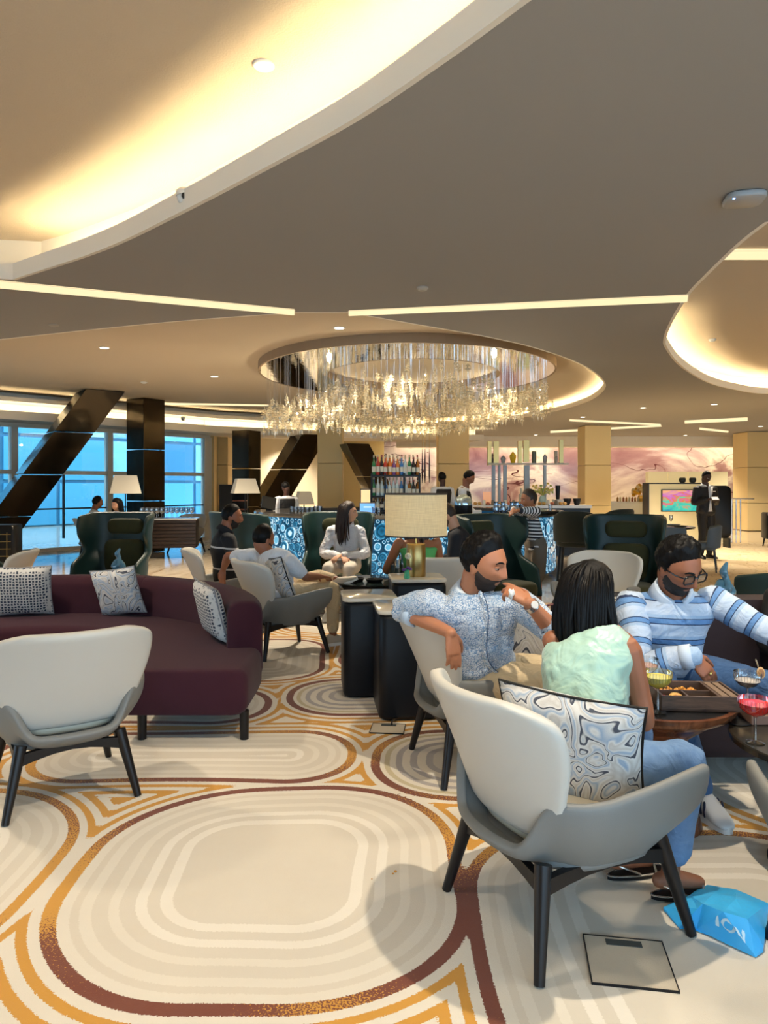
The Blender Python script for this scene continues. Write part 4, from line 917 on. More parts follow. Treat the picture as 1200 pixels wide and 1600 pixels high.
# ------------------------------------------------ big table lamp
LX, LY, LZ = (650-600)/FPX*6.1, 6.1, .742
t = thing('table_lamp', 'table lamp with a wide cream drum shade and brass cylinder base', 'lamp', (LX, LY, LZ))
MB().lathe([(.078, 0), (.08, .004), (.08, .262), (.076, .268), (.002, .268)], 28).build('base', m_brass, t)
MB().lathe([(.009, .268), (.009, .36)], 10).build('stem', m_gold, t)
n_ = NT('linen_shade'); co = n_.coord('Object', (1, 1, 1)); wv = n_.math('ADD', n_.noise(n_.coord('Object', (1, 1, .06)), 160, 2), n_.noise(n_.coord('Object', (.05, .05, 1)), 160, 2))
n_.base(n_.ramp(n_.math('MULTIPLY', wv, .5), [(.35, rgb(176, 164, 128)), (.65, rgb(222, 212, 176))])); n_.rough(.9); n_.emit((1, .82, .50, 1), .26)
tl = n_.n('ShaderNodeBsdfTranslucent'); tl.inputs[0].default_value = (.8, .66, .4, 1); ad = n_.n('ShaderNodeAddShader'); mx = n_.n('ShaderNodeMixShader'); mx.inputs[0].default_value = .3; n_.l(n_.b.outputs[0], mx.inputs[1]); n_.l(tl.outputs[0], mx.inputs[2]); n_.l(mx.outputs[0], n_.out.inputs[0]); m_shade = n_.m
rs = 48.5/FPX*LY; zb_, zt_ = .335, .68
MB().lathe([(rs, zb_), (rs, zt_), (rs-.004, zt_), (rs-.004, zb_), (rs, zb_)], 48, cap=False).build('lamp_shade', m_shade, t)
mb = MB()
for z in (zb_, zt_): mb.lathe([(rs+.001, z-.006), (rs+.003, z-.006), (rs+.003, z+.006), (rs-.006, z+.006), (rs-.006, z-.006), (rs+.001, z-.006)], 48, cap=False)
mb.build('shade_trim', M('brown_trim', (.06, .045, .035, 1), .6), t)
MB().ell((0, 0, .50), (.035, .035, .05), 12, 8).build('bulb', emitter('warm_bulb', (1, .8, .5), 30), t)
# ================================================================== PEOPLE
_ico = {}
def ico(k):
    if k not in _ico:
        bm = bmesh.new(); bmesh.ops.create_icosphere(bm, subdivisions=k, radius=1.0); bm.verts.ensure_lookup_table()
        _ico[k] = (np.array([v.co[:] for v in bm.verts]), [tuple(v.index for v in f.verts) for f in bm.faces]); bm.free()
    return _ico[k]
def G(x, s): return np.exp(-.5*(x/s)**2)
def SS(a, b, x):
    t = np.clip((x-a)/(b-a), 0, 1); return t*t*(3-2*t)
def head_shape(D, fem=False):
    """unit directions -> head surface; +Y is the face, z=0 the eye line"""
    x, y, z = D[:, 0]*.076, D[:, 1]*.098, D[:, 2]*.120
    t = np.clip(-z/.12, 0, 1); x = x*(1-(.30 if fem else .24)*t**1.5); x = x*(1+.03*G(z-.05, .04))
    y = np.where(y < 0, y*(1-.38*t**1.2), y*(1-.05*t)); y = np.where(y > 0, y-.006*G(x, .05)*0, y)
    fr = SS(.25, .62, D[:, 1]); ax = np.abs(x)
    nz = np.interp(z, [-.06, -.052, -.047, -.040, -.02, .005, .018, .03], [0, .003, .020, .0285, .020, .010, .003, 0]); nw = np.interp(z, [-.05, -.038, .0, .02], [.013, .0125, .0075, .010])
    dy = nz*G(x, nw)+.006*G(ax-.012, .006)*G(z+.043, .006)
    dy = dy-.011*G(ax-.032, .015)*G(z-.001, .012)+.0055*G(ax-.028, .022)*G(z-.022, .008)
    dy = dy+.005*G(ax-.045, .016)*G(z+.03, .016)
    dy = dy+.0065*G(x, .019)*(G(z+.066, .0045)+1.15*G(z+.078, .0055))-.0035*G(x, .022)*G(z+.0715, .0022)
    dy = dy+.009*G(x, .022)*G(z+.105, .014)-.004*G(x, .03)*G(z+.090, .006)
    y = y+dy*fr
    return np.stack([x, y, z], -1)
def frame_of(face, up):
    f = V(face).normalized(); u = V(up); u = (u-f*u.dot(f)).normalized(); r = f.cross(u)
    return Matrix((r, f, u)).transposed()
def add_np(mb, pts, faces): mb.add([V(p) for p in pts], faces)
def shell_part(mask, off, k, xf, sc, fem=False, noise=0.0, seed=0, lo=.0018, ramp=.06):
    D, Fc = ico(k); Pp = head_shape(D, fem); m = mask(D, Pp); keep = m > -.014
    N = Pp/np.linalg.norm(Pp, axis=1)[:, None]; th = off*SS(0, ramp, m)*(1 if lo > .002 else (.5+.5*SS(-.03, .06, Pp[:, 2])))+lo; th = np.where(m < 0, m*.55+lo*SS(-.006, 0, m), th)
    if noise:
        r = np.random.RandomState(seed); ph = r.rand(6)*6; n_ = sum(np.sin(Pp[:, a % 3]*(170+60*a)+Pp[:, (a+1) % 3]*(120+45*a)+ph[a]) for a in range(6))/5; th = th*(1+noise*n_)
    Q = Pp+N*th[:, None]; mp = {}; mb = MB(); fs = []; vs = []
    for f in Fc:
        if all(keep[i] for i in f):
            g = []
            for i in f:
                if i not in mp: mp[i] = len(vs); vs.append(xf @ (V(Q[i])*sc))
                g.append(mp[i])
            fs.append(tuple(g))
    mb.add(vs, fs); return mb
def hair_mask(front=.078, side=.0, nape=-.055, temple=.03):
    def f(D, Pp):
        y, z, x = Pp[:, 1], Pp[:, 2], np.abs(Pp[:, 0])
        ln = np.interp(y, [-.098, -.03, -.008, .004, .02, .045, .075, .1], [nape, nape+.01, -.02, side-.035, temple, front-.022, front, front]); return z-ln
    return f
def beard_mask(full=True):
    def f(D, Pp):
        x, y, z = np.abs(Pp[:, 0]), Pp[:, 1], Pp[:, 2]
        top = np.interp(y, [-.03, .0, .012, .04, .07, .088, .12], [-.2, -.03, -.028, -.052, -.062, -.0575, -.0575])
        m = np.minimum(top-z, z+.16); m = np.where(y < -.002, np.minimum(m, (y+.012)*.6), m)
        ml = ((x/.026)**2+((z+.0735)/.0135)**2-1)*.008; m = np.where(y > .04, np.minimum(m, ml), m); return m
    return f
def hand(mb, wr, d, nrm, thumb, curl, s=1.0, spread=.0, tip=None):
    """palm and five fingers: d along the hand, nrm out of the palm, thumb is the side (+1/-1) of cross(nrm,d)"""
    d = V(d).normalized(); nrm = V(nrm); nrm = (nrm-d*nrm.dot(d)).normalized(); w_ = nrm.cross(d)
    L = .092*s; rings = []
    for q, hw, hd in ((-.012, .026, .020), (.1, .029, .018), (.45, .037, .0155), (.8, .040, .0135), (1.0, .039, .0115), (1.06, .034, .007)):
        c = V(wr)+d*(q*L if q > 0 else q); rings.append([c+w_*math.cos(a)*abs(math.cos(a))**-.25*hw*s*.92+nrm*math.sin(a)*hd*s for a in [2*PI*(j+.5)/12 for j in range(12)]])
    mb.loft(rings)
    for i, (o_, ln) in enumerate(((.029, .072), (.0098, .081), (-.0098, .075), (-.029, .060))):
        o2 = o_*thumb; p = V(wr)+d*L*.90+w_*o2*s; c = curl[i] if hasattr(curl, '__len__') else curl
        dr = (d+w_*(o2*spread*30)).normalized(); pts = [p-d*.02*s, p]; a = c*.7
        for k, f in enumerate((.44, .31, .25)):
            dr = (Matrix.Rotation(a, 3, w_) @ dr) if (Matrix.Rotation(.1, 3, w_) @ d).dot(nrm) > 0 else (Matrix.Rotation(-a, 3, w_) @ dr)
            p = p+dr*ln*f*s; pts.append(p.copy()); a = c*(1.0 if k == 0 else .7)
        mb.tube(pts, [.0098*s, .0096*s, .0088*s, .0082*s, .0068*s], 8)
    b = V(wr)+d*.022*s+w_*thumb*.024*s; dr = (d*.62+w_*thumb*.66+nrm*.35).normalized(); p1 = b+dr*.042*s; dr2 = (d*.85+w_*thumb*.25+nrm*.35).normalized(); p2 = p1+dr2*.034*s; p3 = p2+(dr2+nrm*.2).normalized()*.024*s
    mb.tube([b-dr*.012*s, b, p1, p2, p3], [.014*s, .0145*s, .0115*s, .0098*s, .0072*s], 8)
def torso_rings(J, e=0.0, s=1.0, z0=0, z1=9, n=22, belly=0.0, fem=False):
    pe, chs, nk = V(J['pelvis']), V(J['chest']), V(J['neck']); sh = V(J['shL'])-V(J['shR']); hp = V(J['hipL'])-V(J['hipR'])
    shm = (V(J['shL'])+V(J['shR']))/2; up0 = (chs-pe).normalized(); sw = sh.length/2
    data = [(pe-up0*.09*s, hp, .125, .10), (pe-up0*.02*s, hp, .172, .122), (pe+up0*.07*s, hp, .165, .118+belly*.5), (pe.lerp(chs, .45), hp+sh, .148 if not fem else .128, .108+belly), (pe.lerp(chs, .72), sh, .160 if not fem else .138, .112+belly*.6), (chs, sh, .172 if not fem else .148, .116),
            (chs.lerp(shm, .55), sh, max(.165*s, sw-.005)/s, .108), (shm+(nk-shm)*.10, sh, max(.15*s, sw-.012)/s, .088), (shm+(nk-shm)*.55, sh, .115, .070), (nk, sh, .066, .060), (nk+(V(J['head'])-nk)*.30, sh, .056, .056)]
    rings = []
    for i, (c, sd, a, b) in enumerate(data):
        if i < z0 or i > z1+1: continue
        t = (data[min(i+1, len(data)-1)][0]-data[max(i-1, 0)][0]).normalized(); sd = V(sd); sd = (sd-t*sd.dot(t)).normalized(); fw = sd.cross(t)
        ring = []
        for j in range(n):
            q = 2*PI*j/n; cx, cy = math.cos(q), math.sin(q); k = .82
            ring.append(V(c)+sd*math.copysign(abs(cx)**k, cx)*(a*s+e)+fw*math.copysign(abs(cy)**k, cy)*(b*s+e))
        rings.append(ring)
    return rings
def person(label, base, J, skin, hair, s=1.0, vox=.007, group=None, fem=False, wear=(), belly=0, hairfn=None, beard=None, curlR=.35, curlL=.35, eyes=True, thick_arm=1.0, ik=4, hands=True, bare_feet=False):
    root = thing('person', label, 'person', base, 0, group); B = root.location
    J = {k: (V(v) if hasattr(v, '__len__') and len(v) == 3 else v) for k, v in J.items()}
    hd = J['head']; fm = frame_of(J['face'], J.get('up', (0, 0, 1))); hs = s*J.get('hs', 1.0)
    X = Matrix.Translation(hd) @ fm.to_4x4()
    mb = MB(); mb.loft(torso_rings(J, -.012, s, n=18, belly=belly, fem=fem))
    jaw = X @ V((0, -.035*hs, -.05*hs)); nr = .054 if fem else .062
    mb.tube([J['neck']-(hd-J['neck']).normalized()*.05*s, J['neck'], jaw], [nr*s*1.15, nr*s*.98, nr*s*.95], 14)
    D, Fc = ico(max(ik, 4)); Hp = head_shape(D, fem); add_np(mb, [X @ (V(p)*hs) for p in Hp], Fc)
    for sx in (-1, 1):       # ears
        er = fm @ Matrix.Rotation(R(-18*sx), 3, 'Z'); c = X @ V((sx*.073*hs, -.012*hs, -.018*hs)); mb.ell(c, (.010*hs, .019*hs, .031*hs), 10, 7, er); mb.ell(X @ V((sx*.079*hs, -.018*hs, -.008*hs)), (.006*hs, .014*hs, .02*hs), 8, 6, er)
    ta = thick_arm*s
    for k, cu in (('R', curlR), ('L', curlL)):
        a, b, c = J['sh'+k], J['el'+k], J['wr'+k]
        mb.tube([a, a.lerp(b, .3), a.lerp(b, .65), b, b.lerp(c, .3), b.lerp(c, .7), c], [.052*ta, .050*ta, .043*ta, .038*ta, .040*ta, .032*ta, .0255*ta], 12, 2)
        if hands: hand(mb, c, J.get('hd'+k, c-b), J.get('hn'+k, (0, 0, -1)), (-1 if k == 'R' else 1), cu, s)
        h, kn, an = J['hip'+k], J['kn'+k], J['an'+k]
        mb.tube([h, h.lerp(kn, .35), h.lerp(kn, .75), kn, kn.lerp(an, .3), kn.lerp(an, .7), an], [.075*s, .078*s, .058*s, .052*s, .052*s, .038*s, .034*s], 12, 2)
        ft = J.get('ft'+k, V((0, -1, 0))); ft = V((ft.x, ft.y, 0)).normalized() if V((ft.x, ft.y, 0)).length > .1 else V((0, -1, 0)); fd = J.get('fdir'+k, ft)
        mb.tube([an-fd*.04*s+V((0, 0, -.035*s)), an+fd*.04*s+V((0, 0, -.035*s)), an+fd*(.115 if thick_arm < 1 else .085)*s+V((0, 0, (-.05 if thick_arm < 1 else -.062)*s))], [.032*s, .034*s, (.025 if thick_arm < 1 else .016)*s], 10)
    mb.build('body', skin, root, remesh=vox, rel=True, smoothmod=1)
    if hairfn: hairfn(root, X, hs)
    if hair is not None and hairfn is None:
        shell_part(hair[1], hair[2], max(ik, 4), X, hs, fem, .35, 3).build('hair', hair[0], root, rel=True, auto=False)
    if beard: shell_part(beard_mask(), beard[1], max(ik, 4), X, hs, fem, .3, 5, .0034, .02).build('beard', beard[0], root, rel=True, auto=False)
    if eyes:
        for sx in (-1, 1):
            c = V((sx*.031, .0765, -.001)); e = MB().ell(X @ (c*hs), (.0125*hs, .0115*hs, .0085*hs), 10, 7, fm).build('eye', M('eye_white', (.7, .68, .64, 1), .25), root, rel=True)
            MB().ell(X @ ((c+V((J.get('gaze', 0)*.004, .0095, J.get('gazez', -.001))))*hs), (.0055*hs, .003*hs, .0055*hs), 8, 5, fm).build('iris', M('dark_iris', (.012, .007, .004, 1), .15), e, rel=False)
            ch = e.children[0]; ch.data.transform(Matrix.Translation(-B))
            cl = J.get('lid', .55); LC = c+V((0, .0002, .0090-.0062*cl)); lb_ = MB().ell(X @ (LC*hs), (.0142*hs, .0126*hs, .0082*hs), 10, 7, fm); lb_.build('upper_lid', skin, root, rel=True)
            lid = MB(); pts = [X @ (V((sx*(.031+dx), .0865-abs(dx)*.35*1.0-(dx > .01)*.002, .0045-14*dx*dx))*hs) for dx in (-.013, -.006, 0, .006, .013)]; lid.tube(pts, [.0022*hs, .0035*hs, .0038*hs, .0035*hs, .0022*hs], 6); lid.build('eyelid', skin, root, rel=True)
            if hair is not None:
                pts = []
                for q in (-.019, -.008, .004, .014):
                    xx = .032+q; zz_ = .021+(.004 if -.01 < q < .008 else 0)-(.004 if q > .01 else 0); d = np.array([[sx*xx/.078, math.sqrt(max(.01, 1-(xx/.078)**2-(zz_/.12)**2)), zz_/.12]]); pp = head_shape(d, fem)[0]; pts.append(X @ ((V(pp)+V((0, .002, 0)))*hs))
                MB().tube(pts, [.0025*hs, .0045*hs, .004*hs, .002*hs], 6, flat=.6).build('eyebrow', hair[0], root, rel=True)
    for fn in wear: fn(root, J, s, X, hs)
    return root
# ---- clothes
def top(m, sleeve=1.0, e=.014, vox=.012, z0=1, zn=8, wr=.016, ws=.10, name='shirt', belly=0, fem=False, cuff=None, arm=1.0, hem=0.0, sepsleeve=None, collar=None, smooth=2):
    def f(root, J, s, X, hs):
        mb = MB(); mb.loft(torso_rings(J, e, s, z0, zn, belly=belly, fem=fem))
        for k in 'RL':
            if sleeve <= 0: continue
            a, b, c = J['sh'+k], J['el'+k], J['wr'+k]; up = min(1, sleeve/.5); inn = a+(J['chest']-a)*.12
            pts = [inn, a, a.lerp(b, .5*up), a.lerp(b, up)]; g = e*.9; rr = [.062*s, .060*s*arm+g, .053*s*arm+g, .046*s*arm+g]
            if sleeve > .5:
                q = (sleeve-.5)*2; pts += [b.lerp(c, .5*q), b.lerp(c, q)]; rr += [.043*s*arm+g, (.034*s*arm+g*.9)]
            if sepsleeve is not None:
                sb = MB(); sb.tube(pts, rr, 16, 5); sb.build('sleeve', sepsleeve, root, rel=True, wrinkle=wr, wscale=ws*.7, auto=False)
            else: mb.tube(pts, rr, 14, 3)
            if cuff is not None:
                d = (pts[-1]-pts[-2]).normalized(); cb = MB(); cb.tube([pts[-1]-d*.045, pts[-1]-d*.02, pts[-1]+d*.006, pts[-1]+d*.008, pts[-1]+d*.002], [rr[-1]+.009, rr[-1]+.009, rr[-1]+.008, rr[-1]-.003, rr[-1]-.008], 16, round_caps=False); cb.build('cuff', cuff, root, rel=True, auto=False)
        o = mb.build(name, m, root, remesh=vox, rel=True, smoothmod=smooth, wrinkle=wr, wscale=ws)
        if collar is not None:
            nk = J['neck']; up = (J['head']-nk).normalized(); fw = V(J['face']); sd = (J['shL']-J['shR']).normalized(); fw = sd.cross(up).normalized()
            cb = MB(); n = 24; r0 = []; r1 = []; r2 = []
            for j in range(n+1):
                q = R(-78)+ (2*PI-R(24))*j/n+R(180); a_ = R(90)+R(14)+(2*PI-R(28))*j/n
                d = sd*math.cos(a_)+fw*math.sin(a_); k = abs(j/n-.5)*2
                r0.append(nk+d*(.070*s)+up*(.045*s-.035*s*k**3)); r1.append(nk+d*(.080*s+.004)+up*(.040*s-.035*s*k**3)); r2.append(nk+d*(.098*s+.012*k)+up*(-.012*s-.045*s*k**3))
            cb.loft([r0, r1, r2], cap=False, closed=False); cb.build('collar', collar, root, rel=True, solid=.004)
    return f
def trousers(m, e=.012, to=.97, vox=.013, wr=.012, name='trousers', knee=1.0, hem=None, ws=.09, flare=0.0):
    def f(root, J, s, X, hs):
        mb = MB(); mb.loft(torso_rings(J, e*.7, s, 0, 2))
        for k in 'RL':
            h, kn, an = J['hip'+k], J['kn'+k], J['an'+k]; q = to; kp = (h-kn).normalized(); pts = [h, h.lerp(kn, .35), h.lerp(kn, .75), kn]; rr = [.085*s+e, .082*s+e, .063*s+e, .058*s+e]
            if q > .5: t = (q-.5)*2; pts += [kn.lerp(an, .3*t), kn.lerp(an, .7*t), kn.lerp(an, t)]; rr += [.055*s+e+flare*.3, .045*s+e+flare*.7, .041*s+e+flare]
            else: pts = [h, h.lerp(kn, .4), h.lerp(kn, q*2)]; rr = [.088*s+e, .086*s+e, .075*s+e]
            mb.tube(pts, rr, 14, 3)
        mb.build(name, m, root, remesh=vox, rel=True, smoothmod=2, wrinkle=wr, wscale=ws)
    return f
def shoes(m, sole=None, size=1.0, stripes=None):
    def f(root, J, s, X, hs):
        for k in 'RL':
            an = J['an'+k]; fd = J.get('fdir'+k); fd = V(fd) if fd is not None else V((0, -1, 0)); fd.normalize(); up = J.get('fup'+k, V((0, 0, 1))); up = (up-fd*up.dot(fd)).normalized(); sd = fd.cross(up)
            S_ = s*size; o_ = an-up*.085*S_
            def ring(t, hw, h, b=.012): return [o_+fd*t*S_+sd*math.copysign(abs(math.cos(q))**.7, math.cos(q))*hw*S_+up*(b*S_+(h-b)*S_*(.5+.5*math.copysign(abs(math.sin(q))**.8, math.sin(q)))) for q in [2*PI*j/14 for j in range(14)]]
            mb = MB(); mb.loft([ring(-.072, .022, .06), ring(-.06, .034, .098), ring(-.02, .038, .105), ring(.03, .040, .098), ring(.08, .045, .074), ring(.13, .047, .055), ring(.17, .040, .042), ring(.195, .018, .030)]); o = mb.build('shoe', m, root, rel=True, subsurf=1)
            sb = MB(); r1 = [o_+fd*(.06+.135*math.cos(q))*S_+sd*math.copysign(abs(math.sin(q))**.8, math.sin(q))*(.046-.004*math.cos(q))*S_ for q in [2*PI*j/20 for j in range(20)]]; sb.loft([r1, [p+up*.026*S_ for p in r1]]); q = sb.build('sole', sole or m_black, o, rel=False); q.data.transform(Matrix.Translation(-root.location))
            if stripes:
                for i in range(3):
                    for sg in (-1, 1):
                        p = o_+fd*(.035+.028*i)*S_+sd*sg*.043*S_; st = MB(); st.tube([p+up*.03*S_, p-fd*.012*S_+up*.075*S_-sd*sg*.006*S_], .007*S_, 6, flat=.6); z = st.build('side_stripe', stripes, o); z.data.transform(Matrix.Translation(-root.location))
    return f
def skin(key, c): return M('skin_'+key, c, .5, sub=.08, bump=(220, .05), coord='Object')
sk_tan = skin('tan', rgb(178, 118, 86)); sk_brown = skin('brown', rgb(150, 94, 66)); sk_dark = skin('deep', rgb(70, 42, 30)); sk_fair = skin('fair', rgb(205, 155, 125)); sk_warm = skin('warm', rgb(168, 108, 74))
m_hair = M('black_hair', (.0035, .003, .0032, 1), .46, bump=(180, .25), stretch=(1, 1, .12), spec=.16)
m_hairb = M('brown_hair', (.035, .016, .009, 1), .45, bump=(180, .5), stretch=(1, 1, .12))
m_beard = M('black_beard', (.010, .008, .008, 1), .7, bump=(400, .6))
def lerp(a, b, t): return V(a).lerp(V(b), t)
# shirts
def floral_mat():
    n = NT('blue_floral_cotton'); co = n.coord('Object'); a = n.n('ShaderNodeTexVoronoi', Scale=85.0, feature='DISTANCE_TO_EDGE'); n.l(co, a.inputs['Vector'])
    b = n.noise(co, 60, 3, .6, 2.0); f = n.math('ADD', n.math('MULTIPLY', a.outputs['Distance'], 1.1), n.math('MULTIPLY', n.math('SUBTRACT', b, .5), .55))
    big = n.noise(co, 5, 2); c = n.ramp(f, [(.0, rgb(110, 140, 178)), (.07, rgb(120, 152, 190)), (.13, rgb(206, 212, 220)), (.3, rgb(214, 220, 228)), (.4, rgb(150, 178, 208)), (.55, rgb(216, 222, 228))])
    n.base(n.mix(n.math('MULTIPLY', SSn(n, big), .45), c, rgb(108, 160, 205))); n.rough(.8); n.bump(n.noise(co, 500, 2), .15); return n.m
def SSn(n, v):
    return n.math('MULTIPLY', n.math('MAXIMUM', n.math('SUBTRACT', v, .47), 0.0), 5.0)
m_floral = floral_mat()
def stripe_mat(key, axis, stops, period, off=0.0):
    n = NT(key)
    if axis == 'along': v = n.n('ShaderNodeAttribute', attribute_name='along').outputs['Fac']
    else:
        sp = n.n('ShaderNodeSeparateXYZ'); n.l(n.coord('Object'), sp.inputs[0]); v = sp.outputs['Z']
        v = n.math('ADD', v, n.math('MULTIPLY', sp.outputs['X'], .04))
    f = n.math('FRACT', n.math('DIVIDE', n.math('ADD', v, 5+off), period)); n.base(n.ramp(f, stops, True)); n.rough(.8); n.bump(n.noise(n.coord('Object'), 400, 2), .15); return n.m
st1 = [(0, rgb(180, 196, 218)), (.34, rgb(34, 50, 84)), (.39, rgb(98, 140, 190)), (.60, rgb(34, 50, 84)), (.64, rgb(160, 184, 212)), (.80, rgb(188, 202, 222)), (.84, rgb(188, 202, 222))]
m_str_t = stripe_mat('blue_stripe_torso', 'z', st1, .105, .0); m_str_s = stripe_mat('blue_stripe_sleeve', 'along', st1, .10)
st2 = [(0, rgb(226, 226, 226)), (.5, rgb(28, 30, 40)), (1, rgb(28, 30, 40))]
m_bw_t = stripe_mat('navy_white_stripe_torso', 'z', st2, .040); m_bw_s = stripe_mat('navy_white_stripe_sleeve', 'along', st2, .036)
def denim(key, c, c2):
    n = NT(key); co = n.coord('Object'); n.base(n.mix(n.noise(co, 9, 4, .6), c, c2)); n.rough(.85); n.bump(n.noise(co, 500, 2), .3); return n.m
m_denim = denim('washed_denim', rgb(58, 92, 140), rgb(132, 164, 200)); m_denim2 = denim('mid_denim', rgb(44, 76, 122), rgb(84, 122, 168))
m_mint = M('mint_satin', rgb(166, 200, 184), .38, bump=(60, .05), sheen=.3); m_tee = M('white_cotton', rgb(214, 218, 226), .85); m_khaki = M('beige_cotton', rgb(206, 184, 148), .85)
m_blackc = M('black_cloth', (.008, .008, .010, 1), .8); m_suit = M('black_suit', (.006, .006, .008, 1), .7); m_wshirt = M('white_shirt', rgb(222, 224, 230), .8)
for m_ in (m_floral, m_str_t, m_str_s, m_tee, m_khaki, m_wshirt, m_denim, m_denim2): folds(m_)
folds(m_mint, 8.0, .6, .03); folds(m_suit, 12, .5, .02)
# ------------------------------------------------ the man in the floral shirt
J = dict(pelvis=(.50, 3.80, .52), chest=(.445, 3.66, .80), neck=(.435, 3.63, .975), head=(.487, 3.57, 1.118), face=(.80, -.58, -.16), up=(.05, -.05, 1), hs=1.02, lid=1.0, gazez=-.004,
         shR=(.235, 3.63, .915), shL=(.655, 3.60, .925), elR=(.075, 3.77, .865), wrR=(.315, 3.47, .80), elL=(.805, 3.40, .80), wrL=(.655, 3.33, .965),
         hdR=(.10, -.05, -.75), hnR=(-.45, .85, -.1), thR=1, hdL=(-.62, .45, .42), hnL=(-.30, .75, -.55), thL=1,
         hipR=(.44, 3.70, .51), hipL=(.62, 3.86, .51), knR=(.88, 3.56, .55), knL=(.98, 3.72, .55), anR=(1.0, 3.42, .10), anL=(1.12, 3.72, .10), fdirR=V((.9, -.3, 0)), fdirL=V((.9, -.1, 0)))
def watch(root, J, s, X, hs):
    d = (J['wrL']-J['elL']).normalized(); p = J['wrL']-d*.022; mb = MB(); mb.tube([p-d*.013, p+d*.013], .0335*s, 18, flat=.92, round_caps=False); w_ = mb.build('watch_band', M('watch_steel', (.62, .63, .66, 1), .25, .9), root, rel=True)
    q = p+V((.2, -.9, .3)).normalized()*.031; MB().tube([q, q+V((.2, -.9, .3)).normalized()*.008], .017, 16, round_caps=False).build('watch_face', M('watch_dial', (.75, .76, .78, 1), .2), root, rel=True)
def tissue(root, J, s, X, hs): pass
def placket(pts, m=None):
    def f(root, J, s, X, hs):
        sd = (J['shL']-J['shR']).normalized(); rings = torso_rings(J, .021, s, 1, 8, belly=pts)
        fr = [r[len(r)//4] for r in rings]; mb = MB(); mb.tube([p for p in fr[:-1]], .011, 6, 3, flat=.25, side=sd); mb.build('placket', m or m_wshirt, root, rel=True)
        mb = MB(); mb.tube([p+sd*.013 for p in fr[:-1]], .0022, 6, 3); mb.build('placket_edge', M('navy_edge', rgb(52, 70, 104), .8), root, rel=True)
        for i in range(1, 6):
            k = i/6*(len(fr)-2); a = fr[int(k)].lerp(fr[int(k)+1], k-int(k)); fw = sd.cross((fr[-2]-fr[0]).normalized()); MB().ell(a+fw*.005, (.006, .003, .006), 8, 4, frame_of(fw, (0, 0, 1))).build('button', M('shirt_button', (.7, .72, .75, 1), .3), root, rel=True)
    return f
m_hair_s = (m_hair, hair_mask(.084, .0, -.05, .036), .024)
p1 = person('man in blue floral shirt and beard, touching his mouth, arm over the chair back', (.5, 3.7, .008), J, sk_tan, m_hair_s, 1.08, .0055, belly=.03, ik=5, curlR=[.10, .14, .18, .28], curlL=[.25, .55, .8, .9], beard=(M('stubble_beard', rgb(48, 36, 32), .8, bump=(500, .6)), .0042),
            wear=(top(m_floral, .66, .015, .009, belly=.035, cuff=M('pale_blue_cuff', rgb(190, 208, 228), .8), collar=M('pale_collar', rgb(206, 216, 228), .8), wr=.030, ws=.13), placket(.035, m_floral), trousers(m_khaki), shoes(m_white, m_white), watch))
# ------------------------------------------------ the woman in the mint top
J = dict(pelvis=(.735, 2.70, .50), chest=(.775, 2.83, .77), neck=(.790, 2.905, .93), head=(.825, 2.955, 1.055), face=(.88, .44, -.20), up=(.12, .10, 1), hs=1.08,
         shR=(.925, 2.78, .875), shL=(.682, 2.955, .868), elR=(.985, 2.775, .600), wrR=(1.02, 2.96, .79), elL=(.94, 3.10, .62), wrL=(.972, 2.93, .825),
         hdR=(-.25, .0, .9), hnR=(-.8, .3, .2), thR=1, hdL=(-.18, .02, .95), hnL=(-.9, .2, -.1), thL=-1,
         hipR=(.80, 2.64, .49), hipL=(.70, 2.78, .49), knR=(1.085, 2.63, .52), knL=(1.02, 2.98, .53), anR=(1.035, 2.66, .105), anL=(.915, 2.80, .105), fdirR=V((.97, .10, 0)), fdirL=V((.95, .25, 0)))
def long_hair(m, drop=.30, w_=.115, strands=46, seed=1, part=True, col=None, back=1.0):
    def f(root, X, hs):
        shell_part(hair_mask(.060, -.12, -.10, -.02), .020, 4, X, hs, True, .12, 2).build('hair', m, root, rel=True, auto=False)
        r = random.Random(seed); mb = MB(); down = V((0, 0, -1)); fm = X.to_3x3()
        for i in range(strands):
            a = R(-205+230*i/(strands-1)) if not part else R(165+210*i/(strands-1)); d = V((math.cos(a), math.sin(a)*1.0, 0)); z0 = .055+r.uniform(-.02, .02)
            p0 = X @ (V((d.x*.026, d.y*.040-.004, .124))*hs); pa = X @ (V((d.x*.080, d.y*.098-.006, z0+.012))*hs); p1 = X @ (V((d.x*.098, d.y*.116-.008, -.01))*hs); o = (p1-X.translation); o = V((o.x, o.y, 0)).normalized()
            L = drop*(1+r.uniform(-.16, .10)); b = V((r.uniform(-.012, .012), r.uniform(-.012, .012), 0)); p2 = p1+down*L*.45+o*.010+b; p3 = p1+down*L*.80+o*.006+b*1.6; p4 = p1+down*L-o*.010+b*2.6
            mb.tube([p0, pa, p1, p2, p3, p4], [.006*hs, .014*hs, .0165*hs, .0185*hs, .014*hs, .003*hs], 7, 3, flat=.6)
        mb.build('hair_strands', m, root, rel=True, auto=False)
    return f
